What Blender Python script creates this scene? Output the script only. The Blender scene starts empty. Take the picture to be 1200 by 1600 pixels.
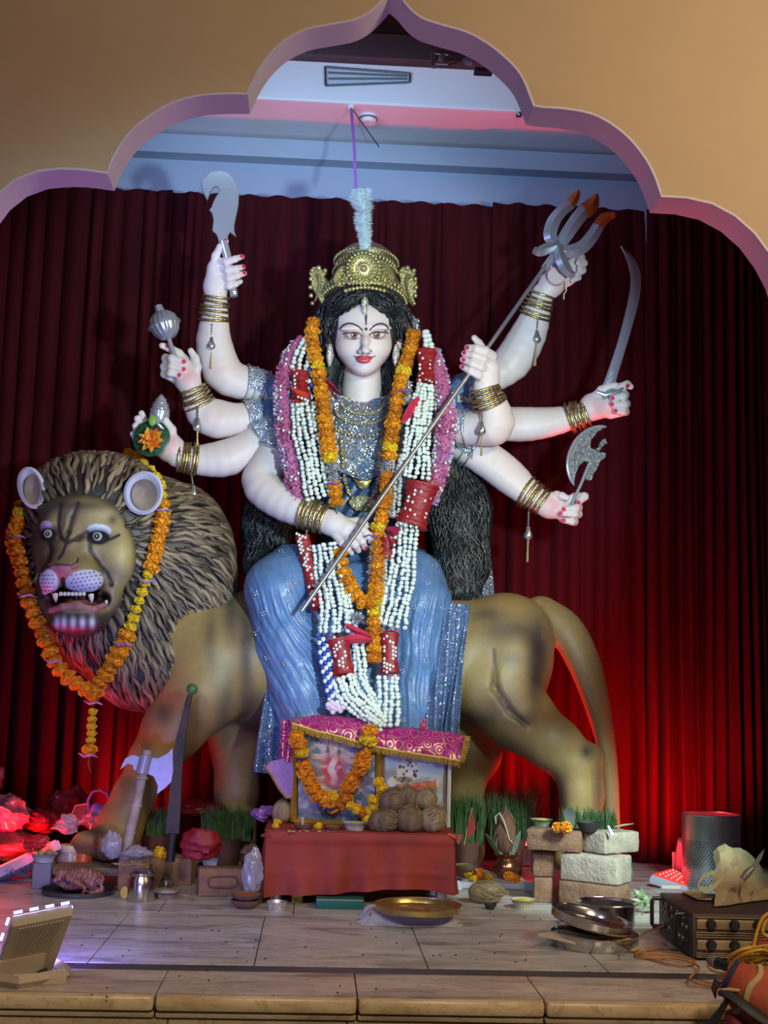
import bpy, bmesh, math, random
import numpy as np
from mathutils import Vector, Matrix
random.seed(11)
rng = np.random.default_rng(11)
SC = bpy.context.scene
COL = SC.collection

# ---------------------------------------------------------------- camera
FOC = 2000.0                      # focal length in pixels of the 1200 x 1600 frame
CAMZ = 0.57
PITCH, YAW, ROLL = math.radians(7.9), math.radians(2.8), math.radians(1.6)
fw = Vector((math.sin(YAW)*math.cos(PITCH), math.cos(YAW)*math.cos(PITCH), math.sin(PITCH)))
r0 = Vector((math.cos(YAW), -math.sin(YAW), 0.0))
u0 = r0.cross(fw)
rt = r0*math.cos(ROLL) + u0*math.sin(ROLL)
up = u0*math.cos(ROLL) - r0*math.sin(ROLL)
CAM = Vector((0.0, 0.0, CAMZ))
cd = bpy.data.cameras.new('camera'); cam = bpy.data.objects.new('camera', cd); COL.objects.link(cam)
cam.matrix_world = Matrix(((rt.x, up.x, -fw.x, CAM.x), (rt.y, up.y, -fw.y, CAM.y), (rt.z, up.z, -fw.z, CAM.z), (0, 0, 0, 1)))
cd.sensor_fit = 'VERTICAL'; cd.sensor_height = 36.0; cd.lens = 36.0*FOC/1600.0; cd.clip_start = 0.05
SC.camera = cam

# ---------------------------------------------------------------- view, world and hall and fill lights
SC.view_settings.view_transform = 'Standard'
SC.view_settings.look = 'None'
SC.view_settings.gamma = 1.0
SC.view_settings.use_curve_mapping = False
SC.view_settings.exposure = 0.0
wd = bpy.data.worlds.new('hall_air'); SC.world = wd; wd.use_nodes = True
wd.node_tree.nodes['Background'].inputs[0].default_value = (0.80, 0.72, 0.78, 1)
wd.node_tree.nodes['Background'].inputs[1].default_value = 0.045

def aim(o, tgt):
    o.rotation_euler = (Vector(tgt) - o.location).to_track_quat('-Z', 'Y').to_euler()
def spot(name, loc, tgt, col, power, angle, blend=0.3, rad=0.06):
    d = bpy.data.lights.new(name, 'SPOT'); d.color = col; d.energy = power
    d.spot_size = math.radians(angle); d.spot_blend = blend; d.shadow_soft_size = rad
    o = bpy.data.objects.new(name, d); COL.objects.link(o); o.location = loc; aim(o, tgt); return o
def area(name, loc, tgt, col, power, sx, sy, spread=180):
    d = bpy.data.lights.new(name, 'AREA'); d.shape = 'RECTANGLE'; d.size = sx; d.size_y = sy
    d.color = col; d.energy = power; d.spread = math.radians(spread)
    o = bpy.data.objects.new(name, d); COL.objects.link(o); o.location = loc; aim(o, tgt); return o
# cool white flood lamp on a stand, right of the stage front
spot('hall_flood_light', (0.80, 1.30, 1.05), (0.12, 4.0, 1.34), (0.67, 0.93, 1.0), 240, 44, 0.45, 0.07)
# added cool fill from the left, evening out the face and floor
spot('left_fill_light', (-0.9, 0.9, 1.5), (0.0, 3.9, 0.80), (0.60, 0.82, 1.0), 58, 58, 0.6, 0.10)
# side flood at the right edge of the stage, low
spot('stage_side_light', (1.06, 2.70, 0.80), (0.86, 3.65, 0.14), (0.72, 1.0, 1.0), 80, 36, 0.3, 0.11)
# warm tube lamps of the hall
area('hall_tube_light', (2.0, 1.1, 2.3), (1.15, 3.1, 1.7), (1.0, 0.74, 0.48), 46, 1.0, 0.3)
# added unseen light behind the arch, brightening the upper back wall
spot('upper_wall_fill', (-0.80, 3.34, 2.08), (0.25, 4.45, 2.62), (0.40, 0.50, 1.0), 16, 110, 0.8, 0.05)
# added unseen strip behind the ceiling beam, brightening the fascia
area('fascia_fill_light', (0.05, 3.77, 2.42), (0.05, 4.3, 2.64), (0.45, 0.72, 1.0), 5.5, 1.1, 0.03)
spot('stage_front_fill', (0.4, -1.8, 2.6), (0.1, 2.45, 0.0), (1.0, 0.80, 0.62), 300, 26, 0.6, 0.2)  # added narrow warm spot that brightens only the stage front

# ---------------------------------------------------------------- pixel geometry helpers
def ray(px, py):
    return fw + rt*((px-600.0)/FOC) + up*((800.0-py)/FOC)
def P(px, py, Y):
    d = ray(px, py); return CAM + d*(Y/d.y)
def FL(px, py, z=0.0):
    d = ray(px, py); return CAM + d*((z-CAMZ)/d.z)
def PV(a, Y0):
    """array of (px, py, depth in px behind plane Y0) -> world points"""
    a = np.asarray(a, float)
    A = (a[:, 0]-600)/FOC; B = (800-a[:, 1])/FOC
    d = np.array(fw)[None, :] + A[:, None]*np.array(rt)[None, :] + B[:, None]*np.array(up)[None, :]
    Y = Y0 + a[:, 2]*(Y0/FOC)
    return np.array(CAM)[None, :] + d*(Y/d[:, 1])[:, None]

# ---------------------------------------------------------------- materials
MATS = {}
def nd(nt, t, **kw):
    n = nt.nodes.new(t)
    for k, v in kw.items(): setattr(n, k, v)
    return n
def mat(name, col, rough=0.6, metal=0.0, var=0.0, scale=40.0, bump=0.0, bscale=80.0, col2=None, emit=None, estr=0.0,
        trans=0.0, alpha=1.0, sheen=0.0, coat=0.0, spec=0.5, attr=False, stretch=None, sss=0.0):
    if name in MATS: return MATS[name]
    m = bpy.data.materials.new(name); m.use_nodes = True; nt = m.node_tree
    b = nt.nodes['Principled BSDF']
    b.inputs['Base Color'].default_value = (*col, 1); b.inputs['Roughness'].default_value = rough
    b.inputs['Metallic'].default_value = metal
    b.inputs['Specular IOR Level'].default_value = spec
    if trans: b.inputs['Transmission Weight'].default_value = trans
    if alpha < 1: b.inputs['Alpha'].default_value = alpha
    if sheen: b.inputs['Sheen Weight'].default_value = sheen
    if coat: b.inputs['Coat Weight'].default_value = coat; b.inputs['Coat Roughness'].default_value = 0.15
    if emit: b.inputs['Emission Color'].default_value = (*emit, 1); b.inputs['Emission Strength'].default_value = estr
    if sss: b.inputs['Subsurface Weight'].default_value = sss; b.inputs['Subsurface Radius'].default_value = (0.01, 0.006, 0.004); b.inputs['Subsurface Scale'].default_value = 0.5
    tc = None
    def coords():
        t = nd(nt, 'ShaderNodeTexCoord')
        if stretch:
            mp = nd(nt, 'ShaderNodeMapping'); mp.inputs['Scale'].default_value = stretch
            nt.links.new(t.outputs['Object'], mp.inputs[0]); return mp.outputs[0]
        return t.outputs['Object']
    src = None
    if attr:
        a = nd(nt, 'ShaderNodeAttribute', attribute_name='Col'); src = a.outputs['Color']
    if var > 0 or col2:
        tc = coords()
        n = nd(nt, 'ShaderNodeTexNoise'); n.inputs['Scale'].default_value = scale; n.inputs['Detail'].default_value = 5
        nt.links.new(tc, n.inputs['Vector'])
        if col2:
            r = nd(nt, 'ShaderNodeValToRGB'); r.color_ramp.elements[0].color = (*col, 1); r.color_ramp.elements[1].color = (*col2, 1)
            r.color_ramp.elements[0].position = 0.35; r.color_ramp.elements[1].position = 0.65
            nt.links.new(n.outputs['Fac'], r.inputs[0]); src = r.outputs[0]
        else:
            mr = nd(nt, 'ShaderNodeMapRange'); mr.inputs[1].default_value = 0.3; mr.inputs[2].default_value = 0.7
            mr.inputs[3].default_value = 1-var; mr.inputs[4].default_value = 1+var
            nt.links.new(n.outputs['Fac'], mr.inputs[0])
            mx = nd(nt, 'ShaderNodeMix', data_type='RGBA', blend_type='MULTIPLY'); mx.inputs[0].default_value = 1
            if src: nt.links.new(src, mx.inputs[6])
            else: mx.inputs[6].default_value = (*col, 1)
            nt.links.new(mr.outputs[0], mx.inputs[7]); src = mx.outputs[2]
    if src: nt.links.new(src, b.inputs['Base Color'])
    if bump > 0:
        tc = tc or coords()
        n2 = nd(nt, 'ShaderNodeTexNoise'); n2.inputs['Scale'].default_value = bscale; n2.inputs['Detail'].default_value = 4
        nt.links.new(tc, n2.inputs['Vector'])
        bp = nd(nt, 'ShaderNodeBump'); bp.inputs['Strength'].default_value = bump; bp.inputs['Distance'].default_value = 0.004
        nt.links.new(n2.outputs['Fac'], bp.inputs['Height']); nt.links.new(bp.outputs[0], b.inputs['Normal'])
    MATS[name] = m; return m
def glitter(name, col, spark, amount=0.3, scale=700.0, rough=0.45):
    """cloth strewn with sequins: tiny cells of bright metal facing random ways"""
    if name in MATS: return MATS[name]
    m = bpy.data.materials.new(name); m.use_nodes = True; nt = m.node_tree; b = nt.nodes['Principled BSDF']
    t = nd(nt, 'ShaderNodeTexCoord'); v = nd(nt, 'ShaderNodeTexVoronoi'); v.inputs['Scale'].default_value = scale
    nt.links.new(t.outputs['Object'], v.inputs['Vector'])
    sp = nd(nt, 'ShaderNodeSeparateColor'); nt.links.new(v.outputs['Color'], sp.inputs[0])
    g = nd(nt, 'ShaderNodeMath', operation='GREATER_THAN'); g.inputs[1].default_value = 1-amount; nt.links.new(sp.outputs[0], g.inputs[0])
    mx = nd(nt, 'ShaderNodeMix', data_type='RGBA'); mx.inputs[6].default_value = (*col, 1); mx.inputs[7].default_value = (*spark, 1)
    nt.links.new(g.outputs[0], mx.inputs[0]); nt.links.new(mx.outputs[2], b.inputs['Base Color'])
    nt.links.new(g.outputs[0], b.inputs['Metallic'])
    rr = nd(nt, 'ShaderNodeMapRange'); rr.inputs[3].default_value = rough; rr.inputs[4].default_value = 0.25
    nt.links.new(g.outputs[0], rr.inputs[0]); nt.links.new(rr.outputs[0], b.inputs['Roughness'])
    # tilt of each sequin
    vm = nd(nt, 'ShaderNodeVectorMath', operation='SUBTRACT'); vm.inputs[1].default_value = (0.5, 0.5, 0.5); nt.links.new(v.outputs['Color'], vm.inputs[0])
    sc = nd(nt, 'ShaderNodeVectorMath', operation='SCALE'); nt.links.new(vm.outputs[0], sc.inputs[0])
    gm = nd(nt, 'ShaderNodeMath', operation='MULTIPLY'); gm.inputs[1].default_value = 1.3; nt.links.new(g.outputs[0], gm.inputs[0]); nt.links.new(gm.outputs[0], sc.inputs['Scale'])
    ge = nd(nt, 'ShaderNodeNewGeometry'); ad = nd(nt, 'ShaderNodeVectorMath', operation='ADD')
    nt.links.new(ge.outputs['Normal'], ad.inputs[0]); nt.links.new(sc.outputs[0], ad.inputs[1])
    nn = nd(nt, 'ShaderNodeVectorMath', operation='NORMALIZE'); nt.links.new(ad.outputs[0], nn.inputs[0]); nt.links.new(nn.outputs[0], b.inputs['Normal'])
    MATS[name] = m; return m

# ---------------------------------------------------------------- mesh builder
def frame_of(d):
    d = Vector(d).normalized(); a = Vector((0, 0, 1)) if abs(d.z) < 0.9 else Vector((1, 0, 0))
    x = d.cross(a).normalized(); return x, d.cross(x).normalized(), d
class MB:
    def __init__(s): s.v = []; s.f = []; s.c = []; s.col = None
    def _add(s, vs, fs):
        n = len(s.v); s.v += [tuple(p) for p in vs]; s.f += [tuple(i+n for i in f) for f in fs]
        if s.col is not None: s.c += [s.col]*len(vs)
        return s
    def box(s, c, size, rot=None):
        c = Vector(c); h = Vector(size)*0.5; R = rot or Matrix.Identity(3)
        vs = [c + R @ Vector((x*h.x, y*h.y, z*h.z)) for x in (-1, 1) for y in (-1, 1) for z in (-1, 1)]
        return s._add(vs, [(0, 1, 3, 2), (4, 6, 7, 5), (0, 4, 5, 1), (2, 3, 7, 6), (0, 2, 6, 4), (1, 5, 7, 3)])
    def rbox(s, c, size, rot=None, bev=0.004, seg=2):
        bm = bmesh.new(); bmesh.ops.create_cube(bm, size=1)
        bmesh.ops.scale(bm, vec=size, verts=bm.verts); bmesh.ops.bevel(bm, geom=bm.edges[:], offset=bev, segments=seg, profile=0.5, affect='EDGES')
        R = (rot or Matrix.Identity(3)); c = Vector(c); bm.verts.index_update()
        s._add([c + R @ v.co for v in bm.verts], [tuple(v.index for v in f.verts) for f in bm.faces]); bm.free(); return s
    def tube(s, pts, rad, seg=8, cap=True, flat=1.0, closed=False, nrm=None, twist=0.0):
        pts = [Vector(p) for p in pts]; n = len(pts)
        if not hasattr(rad, '__len__'): rad = [rad]*n
        vs = []; x = None
        for i, p in enumerate(pts):
            a = pts[i-1] if (i > 0 or closed) else p; b = pts[(i+1) % n] if (i < n-1 or closed) else p
            d = (b-a)
            d = d.normalized() if d.length > 1e-9 else Vector((0, 0, 1))
            if x is None:
                x = frame_of(d)[0] if nrm is None else Vector(nrm)
            x = (x - d*x.dot(d)); x = x.normalized() if x.length > 1e-9 else frame_of(d)[0]
            y = d.cross(x)
            for k in range(seg):
                t = 2*math.pi*k/seg + twist*i
                vs.append(p + (x*math.cos(t) + y*math.sin(t)*flat)*rad[i])
        fs = []
        for i in range(n if closed else n-1):
            for k in range(seg):
                j = (i+1) % n; fs.append((i*seg+k, i*seg+(k+1) % seg, j*seg+(k+1) % seg, j*seg+k))
        if cap and not closed:
            fs.append(tuple(range(seg-1, -1, -1))); fs.append(tuple((n-1)*seg+k for k in range(seg)))
        return s._add(vs, fs)
    def lathe(s, prof, org=(0, 0, 0), axis=(0, 0, 1), seg=28, lobes=0, lamp=0.0, cap=True, sq=1.0):
        x, y, d = frame_of(axis); org = Vector(org); vs = []; fs = []
        for (r, z) in prof:
            for k in range(seg):
                t = 2*math.pi*k/seg; rr = r*(1 + lamp*abs(math.sin(lobes*t/2)) if lobes else 1)
                vs.append(org + d*z + (x*math.cos(t) + y*math.sin(t)*sq)*rr)
        n = len(prof)
        for i in range(n-1):
            for k in range(seg):
                fs.append((i*seg+k, i*seg+(k+1) % seg, (i+1)*seg+(k+1) % seg, (i+1)*seg+k))
        if cap:
            if prof[0][0] > 1e-5: fs.append(tuple(range(seg-1, -1, -1)))
            if prof[-1][0] > 1e-5: fs.append(tuple((n-1)*seg+k for k in range(seg)))
        return s._add(vs, fs)
    def ell(s, c, r, seg=14, rings=9, rot=None):
        c = Vector(c); R = rot or Matrix.Identity(3); r = Vector(r) if hasattr(r, '__len__') else Vector((r, r, r)); vs = []; fs = []
        vs.append(c + R @ Vector((0, 0, r.z)))
        for i in range(1, rings):
            a = math.pi*i/rings
            for k in range(seg):
                t = 2*math.pi*k/seg; vs.append(c + R @ Vector((r.x*math.sin(a)*math.cos(t), r.y*math.sin(a)*math.sin(t), r.z*math.cos(a))))
        vs.append(c + R @ Vector((0, 0, -r.z))); L = len(vs)-1
        for k in range(seg): fs.append((0, 1+k, 1+(k+1) % seg))
        for i in range(rings-2):
            for k in range(seg):
                a = 1+i*seg; fs.append((a+k, a+seg+k, a+seg+(k+1) % seg, a+(k+1) % seg))
        a = 1+(rings-2)*seg
        for k in range(seg): fs.append((a+k, L, a+(k+1) % seg))
        return s._add(vs, fs)
    def prism(s, pts, ext, bev=0.0):
        """closed outline (world points) extruded by ext; optional chamfer toward the front"""
        pts = [Vector(p) for p in pts]; ext = Vector(ext); n = len(pts)
        if bev > 0:
            c = sum(pts, Vector())/n; nr = ext.normalized(); ins = []
            for i in range(n):
                e1 = (pts[i]-pts[i-1]).normalized(); e2 = (pts[(i+1) % n]-pts[i]).normalized(); t = (e1+e2)
                t = t.normalized() if t.length > 1e-6 else e1
                ins.append(nr.cross(t))
            ar = sum((pts[i]-c).cross(pts[(i+1) % n]-c).dot(nr) for i in range(n))
            sg = 1 if ar > 0 else -1
            front = [p + q*bev*sg for p, q in zip(pts, ins)]; mid1 = [p + ext*0.25 for p in pts]; mid2 = [p + ext*0.75 for p in pts]; back = [p + q*bev*sg + ext for p, q in zip(pts, ins)]
            rows = [front, mid1, mid2, back]
        else: rows = [pts, [p+ext for p in pts]]
        vs = [p for r in rows for p in r]; fs = [tuple(range(n)), tuple(range(len(rows)*n-1, (len(rows)-1)*n-1, -1))]
        for j in range(len(rows)-1):
            for i in range(n): fs.append((j*n+i, (j+1)*n+i, (j+1)*n+(i+1) % n, j*n+(i+1) % n))
        return s._add(vs, fs)
    def sheet(s, grid, th=0.0):
        nu = len(grid); nv = len(grid[0]); vs = [Vector(p) for row in grid for p in row]
        fs = [(i*nv+j, i*nv+j+1, (i+1)*nv+j+1, (i+1)*nv+j) for i in range(nu-1) for j in range(nv-1)]
        if th:
            nr = [Vector() for _ in vs]
            for f in fs:
                q = (vs[f[2]]-vs[f[0]]).cross(vs[f[3]]-vs[f[1]])
                for i in f: nr[i] += q
            N = len(vs); b = [v - (n.normalized() if n.length > 0 else n)*th for v, n in zip(vs, nr)]
            fs2 = [tuple(N+i for i in reversed(f)) for f in fs]
            rim = [i*nv for i in range(nu)] + [(nu-1)*nv+j for j in range(1, nv)] + [i*nv+nv-1 for i in range(nu-2, -1, -1)] + [j for j in range(nv-2, 0, -1)]
            fs3 = [(rim[k], rim[(k+1) % len(rim)], N+rim[(k+1) % len(rim)], N+rim[k]) for k in range(len(rim))]
            return s._add(vs+b, fs+fs2+fs3)
        return s._add(vs, fs)
    def mesh(s, name, mats, smooth=35, off=None):
        me = bpy.data.meshes.new(name); o = off or Vector((0, 0, 0))
        me.from_pydata([(p[0]-o[0], p[1]-o[1], p[2]-o[2]) for p in s.v], [], s.f)
        if s.c:
            a = me.color_attributes.new('Col', 'FLOAT_COLOR', 'POINT')
            a.data.foreach_set('color', np.array([(*c[:3], 1.0) for c in s.c], np.float32).ravel())
        me.materials.append(mats)
        bm = bmesh.new(); bm.from_mesh(me); bmesh.ops.recalc_face_normals(bm, faces=bm.faces); bm.to_mesh(me); bm.free()
        if smooth:
            me.shade_smooth()
            if smooth < 170: me.set_sharp_from_angle(angle=math.radians(smooth))
        me.update(); return me

def base_of(o):
    while o.parent: o = o.parent
    return o.location
def part(name, mb, m, parent=None, smooth=35, **tags):
    off = Vector(base_of(parent)) if parent else None
    me = mb.mesh(name, m, smooth, off); o = bpy.data.objects.new(name, me); COL.objects.link(o)
    if parent: o.parent = parent
    for k, v in tags.items(): o[k] = v
    return o
def solo(name, mb, m, label, cat, group=None, smooth=35):
    """a thing that is a single mesh, its origin at the bottom of its middle"""
    v = np.array(mb.v); lo = v.min(0); hi = v.max(0); b = Vector(((lo[0]+hi[0])/2, (lo[1]+hi[1])/2, lo[2]))
    o = bpy.data.objects.new(name, mb.mesh(name, m, smooth, b)); COL.objects.link(o); o.location = b
    tag(o, label, cat, group); return o
def tag(o, label, cat, group=None):
    o['label'] = label; o['category'] = cat
    if group: o['group'] = group
    return o
def thing(name, loc, label, cat, group=None):
    o = bpy.data.objects.new(name, None); COL.objects.link(o); o.location = loc; o.empty_display_size = 0.02
    return tag(o, label, cat, group)
def struct(name, mb, m, smooth=35):
    o = part(name, mb, m, None, smooth); o['kind'] = 'structure'; return o
def inst(name, me, loc, parent, rot=None, scale=None):
    o = bpy.data.objects.new(name, me); COL.objects.link(o)
    if parent: o.parent = parent; loc = Vector(loc) - Vector(base_of(parent))
    o.location = loc
    if rot: o.rotation_euler = rot
    if scale: o.scale = scale if hasattr(scale, '__len__') else (scale,)*3
    return o
def spline(pts, n):
    """Catmull-Rom through points, n samples"""
    p = np.array(pts, float); d = np.r_[0, np.cumsum(np.sqrt((np.diff(p[:, :], axis=0)**2).sum(1)) + 1e-9)]
    t = np.linspace(0, d[-1], n); pp = np.vstack([2*p[0]-p[1], p, 2*p[-1]-p[-2]]); out = []
    for x in t:
        i = min(max(np.searchsorted(d, x, 'right')-1, 0), len(p)-2); u = (x-d[i])/(d[i+1]-d[i])
        a, b, c, e = pp[i], pp[i+1], pp[i+2], pp[i+3]
        out.append(0.5*((2*b) + (c-a)*u + (2*a-5*b+4*c-e)*u*u + (3*b-a-3*c+e)*u**3))
    return np.array(out)
def W(pts, Y0):
    return [Vector(p) for p in PV(np.array([(q[0], q[1], q[2] if len(q) > 2 else 0) for q in pts], float), Y0)]

# ---------------------------------------------------------------- signed distance sculpting (pixel units)
class Field:
    def __init__(s, lo, hi, h):
        s.lo = np.array(lo, float); s.h = h; n = np.ceil((np.array(hi)-s.lo)/h).astype(int)+1
        s.f = np.full(n, 60.0, np.float32)
        s.ax = [(s.lo[i] + h*np.arange(n[i])).astype(np.float32) for i in range(3)]
    def _sub(s, lo, hi):
        sl = []; co = []
        for i in range(3):
            a = max(int((lo[i]-s.lo[i])/s.h), 0); b = min(int((hi[i]-s.lo[i])/s.h)+2, s.f.shape[i])
            if a >= b: return None, None
            sl.append(slice(a, b)); sh = [1, 1, 1]; sh[i] = b-a; co.append(s.ax[i][a:b].reshape(sh))
        return tuple(sl), co
    def _mix(s, sl, d, k, sub=False):
        a = s.f[sl]
        if sub:
            h = np.maximum(k-np.abs(a+d), 0)/max(k, 1e-6); s.f[sl] = np.maximum(a, -d)+h*h*k/4
        else:
            h = np.maximum(k-np.abs(a-d), 0)/max(k, 1e-6); s.f[sl] = np.minimum(a, d)-h*h*k/4
    def cap(s, a, b, ra, rb=None, k=6.0, sub=False, flat=None):
        rb = ra if rb is None else rb; a = np.array(a, float); b = np.array(b, float); R = max(ra, rb)+k+12
        sl, co = s._sub(np.minimum(a, b)-R, np.maximum(a, b)+R)
        if sl is None: return s
        ba = b-a; q = [co[i]-a[i] for i in range(3)]; L = max(float(ba@ba), 1e-6)
        t = np.clip((q[0]*ba[0]+q[1]*ba[1]+q[2]*ba[2])/L, 0, 1)
        fl = flat or 1.0
        d = np.sqrt((q[0]-t*ba[0])**2+(q[1]-t*ba[1])**2+((q[2]-t*ba[2])/fl)**2)-(ra+t*(rb-ra))
        s._mix(sl, d, k, sub); return s
    def chain(s, pts, k=6.0, flat=None, sub=False):
        for p, q in zip(pts[:-1], pts[1:]): s.cap(p[:3], q[:3], p[3], q[3], k, sub, flat)
        return s
    def ell(s, c, r, k=8.0, rz=0.0, sub=False):
        c = np.array(c, float); r = np.array(r, float); R = r.max()+k+12
        sl, co = s._sub(c-R, c+R)
        if sl is None: return s
        x, y, z = co[0]-c[0], co[1]-c[1], co[2]-c[2]
        if rz: cs, sn = math.cos(rz), math.sin(rz); x, y = x*cs+y*sn, -x*sn+y*cs
        k0 = np.sqrt((x/r[0])**2+(y/r[1])**2+(z/r[2])**2)+1e-6; k1 = np.sqrt((x/r[0]**2)**2+(y/r[1]**2)**2+(z/r[2]**2)**2)+1e-6
        s._mix(sl, k0*(k0-1)/k1, k, sub); return s
    def sample(s, p):
        g = (p-s.lo)/s.h; i = np.clip(np.floor(g).astype(int), 0, np.array(s.f.shape)-2); t = np.clip(g-i, 0, 1); r = 0
        for a in (0, 1):
            for b in (0, 1):
                for c in (0, 1):
                    w = (t[:, 0] if a else 1-t[:, 0])*(t[:, 1] if b else 1-t[:, 1])*(t[:, 2] if c else 1-t[:, 2])
                    r = r + w*s.f[i[:, 0]+a, i[:, 1]+b, i[:, 2]+c]
        return r
    def grad(s, p, e=None):
        e = e or s.h; g = np.stack([s.sample(p+np.eye(3)[i]*e)-s.sample(p-np.eye(3)[i]*e) for i in range(3)], 1)
        return g/(np.linalg.norm(g, axis=1)[:, None]+1e-9)
    def net(s, smooth=1):
        f = s.f; sg = f < 0; nx, ny, nz = f.shape
        cnt = np.zeros((nx-1, ny-1, nz-1), np.int8)
        for a in (0, 1):
            for b in (0, 1):
                for c in (0, 1): cnt += sg[a:nx-1+a, b:ny-1+b, c:nz-1+c]
        ijk = np.argwhere((cnt > 0) & (cnt < 8)); idx = np.full(cnt.shape, -1, np.int32); idx[tuple(ijk.T)] = np.arange(len(ijk))
        cor = [(a, b, c) for a in (0, 1) for b in (0, 1) for c in (0, 1)]
        val = {q: f[ijk[:, 0]+q[0], ijk[:, 1]+q[1], ijk[:, 2]+q[2]] for q in cor}
        acc = np.zeros((len(ijk), 3)); n = np.zeros(len(ijk))
        for q in cor:
            for ax in range(3):
                if q[ax] == 0:
                    r = list(q); r[ax] = 1; r = tuple(r); a, b = val[q], val[r]; m = (a < 0) != (b < 0)
                    t = np.where(m, a/(a-b+1e-12), 0); pos = np.tile(np.array(q, float), (len(ijk), 1)); pos[:, ax] += t
                    acc[m] += pos[m]; n[m] += 1
        v = s.lo + s.h*(ijk + acc/n[:, None]); F = []
        for ax in range(3):
            o1, o2 = [(1, 2), (2, 0), (0, 1)][ax]
            a = [slice(1, -1)]*3; a[ax] = slice(0, -1); b = list(a); b[ax] = slice(1, None)
            e = np.argwhere(sg[tuple(a)] != sg[tuple(b)])
            if not len(e): continue
            off = np.ones(3, int); off[ax] = 0; e = e + off; flip = sg[tuple(e.T)]
            d1 = np.zeros(3, int); d1[o1] = 1; d2 = np.zeros(3, int); d2[o2] = 1
            q = np.stack([idx[tuple((e-d1-d2).T)], idx[tuple((e-d2).T)], idx[tuple(e.T)], idx[tuple((e-d1).T)]], 1)
            q[~flip] = q[~flip][:, ::-1]; F.append(q)
        F = np.vstack(F); F = F[(F >= 0).all(1)]
        for _ in range(smooth):
            acc = np.zeros_like(v); n = np.zeros(len(v))
            for k in range(4):
                np.add.at(acc, F[:, k], v[F[:, (k+1) % 4]]+v[F[:, (k+3) % 4]]); np.add.at(n, F[:, k], 2)
            v = 0.4*v + 0.6*acc/np.maximum(n, 1)[:, None]
        return v, F
def sculpt(name, pieces, Y0, m, parent=None):
    """pieces: list of (verts px, faces, colours or None) joined into one mesh object"""
    V = []; Fs = []; Cs = []; n = 0
    for v, f, c in pieces:
        V.append(v); Fs.append(f+n); n += len(v); Cs.append(c if c is not None else np.ones((len(v), 3)))
    V = PV(np.vstack(V), Y0); Fs = np.vstack(Fs); Cs = np.vstack(Cs)
    if parent: V = V - np.array(base_of(parent))
    me = bpy.data.meshes.new(name); me.vertices.add(len(V)); me.vertices.foreach_set('co', V.astype(np.float32).ravel())
    me.loops.add(Fs.size); me.polygons.add(len(Fs)); me.loops.foreach_set('vertex_index', Fs.astype(np.int32).ravel())
    me.polygons.foreach_set('loop_start', np.arange(0, Fs.size, 4, dtype=np.int32)); me.polygons.foreach_set('loop_total', np.full(len(Fs), 4, np.int32))
    me.update(calc_edges=True); me.validate()
    a = me.color_attributes.new('Col', 'FLOAT_COLOR', 'POINT')
    a.data.foreach_set('color', np.hstack([Cs, np.ones((len(Cs), 1))]).astype(np.float32).ravel())
    me.materials.append(m); me.shade_smooth()
    o = bpy.data.objects.new(name, me); COL.objects.link(o)
    if parent: o.parent = parent
    return o
def vnoise(p, seed=0, oct=3):
    """cheap smooth noise from sums of sines, about -1..1"""
    r = np.random.default_rng(seed); out = 0; a = 1.0
    for o in range(oct):
        for _ in range(4):
            k = r.normal(size=3)*(2.0**o); out = out + a*np.sin(p @ k + r.uniform(0, 6.28))
        a *= 0.5
    return out/4.0
def gau(v, c, r):
    r = np.array(r, float) if hasattr(r, '__len__') else np.array([r, r])
    return np.exp(-(((v[:, 0]-c[0])/r[0])**2+((v[:, 1]-c[1])/r[1])**2))
def paint(C, w, col):
    w = np.clip(w, 0, 1)[:, None]; C *= (1-w); C += w*np.array(col)[None, :]
def seg_dist(v, pts):
    d = np.full(len(v), 1e9)
    for a, b in zip(pts[:-1], pts[1:]):
        a = np.array(a, float); b = np.array(b, float); ba = b-a; q = v[:, :2]-a
        t = np.clip((q @ ba)/max(ba @ ba, 1e-9), 0, 1); d = np.minimum(d, np.linalg.norm(q-t[:, None]*ba, axis=1))
    return d
def sm(x, a, b):
    t = np.clip((x-a)/(b-a), 0, 1); return t*t*(3-2*t)
# ================================================================ SETTING
YA = 3.10; TH = 0.11           # front face and thickness of the arched wall
M_tan = mat('tan_wall_paint', (0.56, 0.42, 0.26), 0.75, var=0.05, scale=3, bump=0.05, bscale=60)
M_sof = mat('lilac_arch_paint', (0.66, 0.62, 0.76), 0.6, var=0.03, scale=4)
front = [(-70, 1480), (-68, 700), (-66, 520), (-60, 430), (-42, 370), (-20, 328), (0, 302), (15, 288), (40, 275), (65, 268), (100, 265), (135, 267), (168, 272),
         (170, 268), (182, 240), (205, 207), (235, 182), (270, 162), (310, 151), (350, 148), (387, 148),
         (395, 130), (415, 95), (445, 65), (480, 47), (520, 39), (555, 32), (580, 19), (600, 0), (612, -14),
         (626, -2), (640, 15), (660, 30), (690, 40), (730, 52), (765, 72), (795, 97), (815, 122), (833, 166),
         (850, 169), (880, 171), (920, 178), (950, 192), (980, 215), (1005, 245), (1020, 272), (1033, 308),
         (1060, 309), (1095, 314), (1130, 327), (1165, 352), (1190, 380), (1210, 412), (1226, 450), (1236, 520), (1240, 700), (1246, 1480)]
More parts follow.
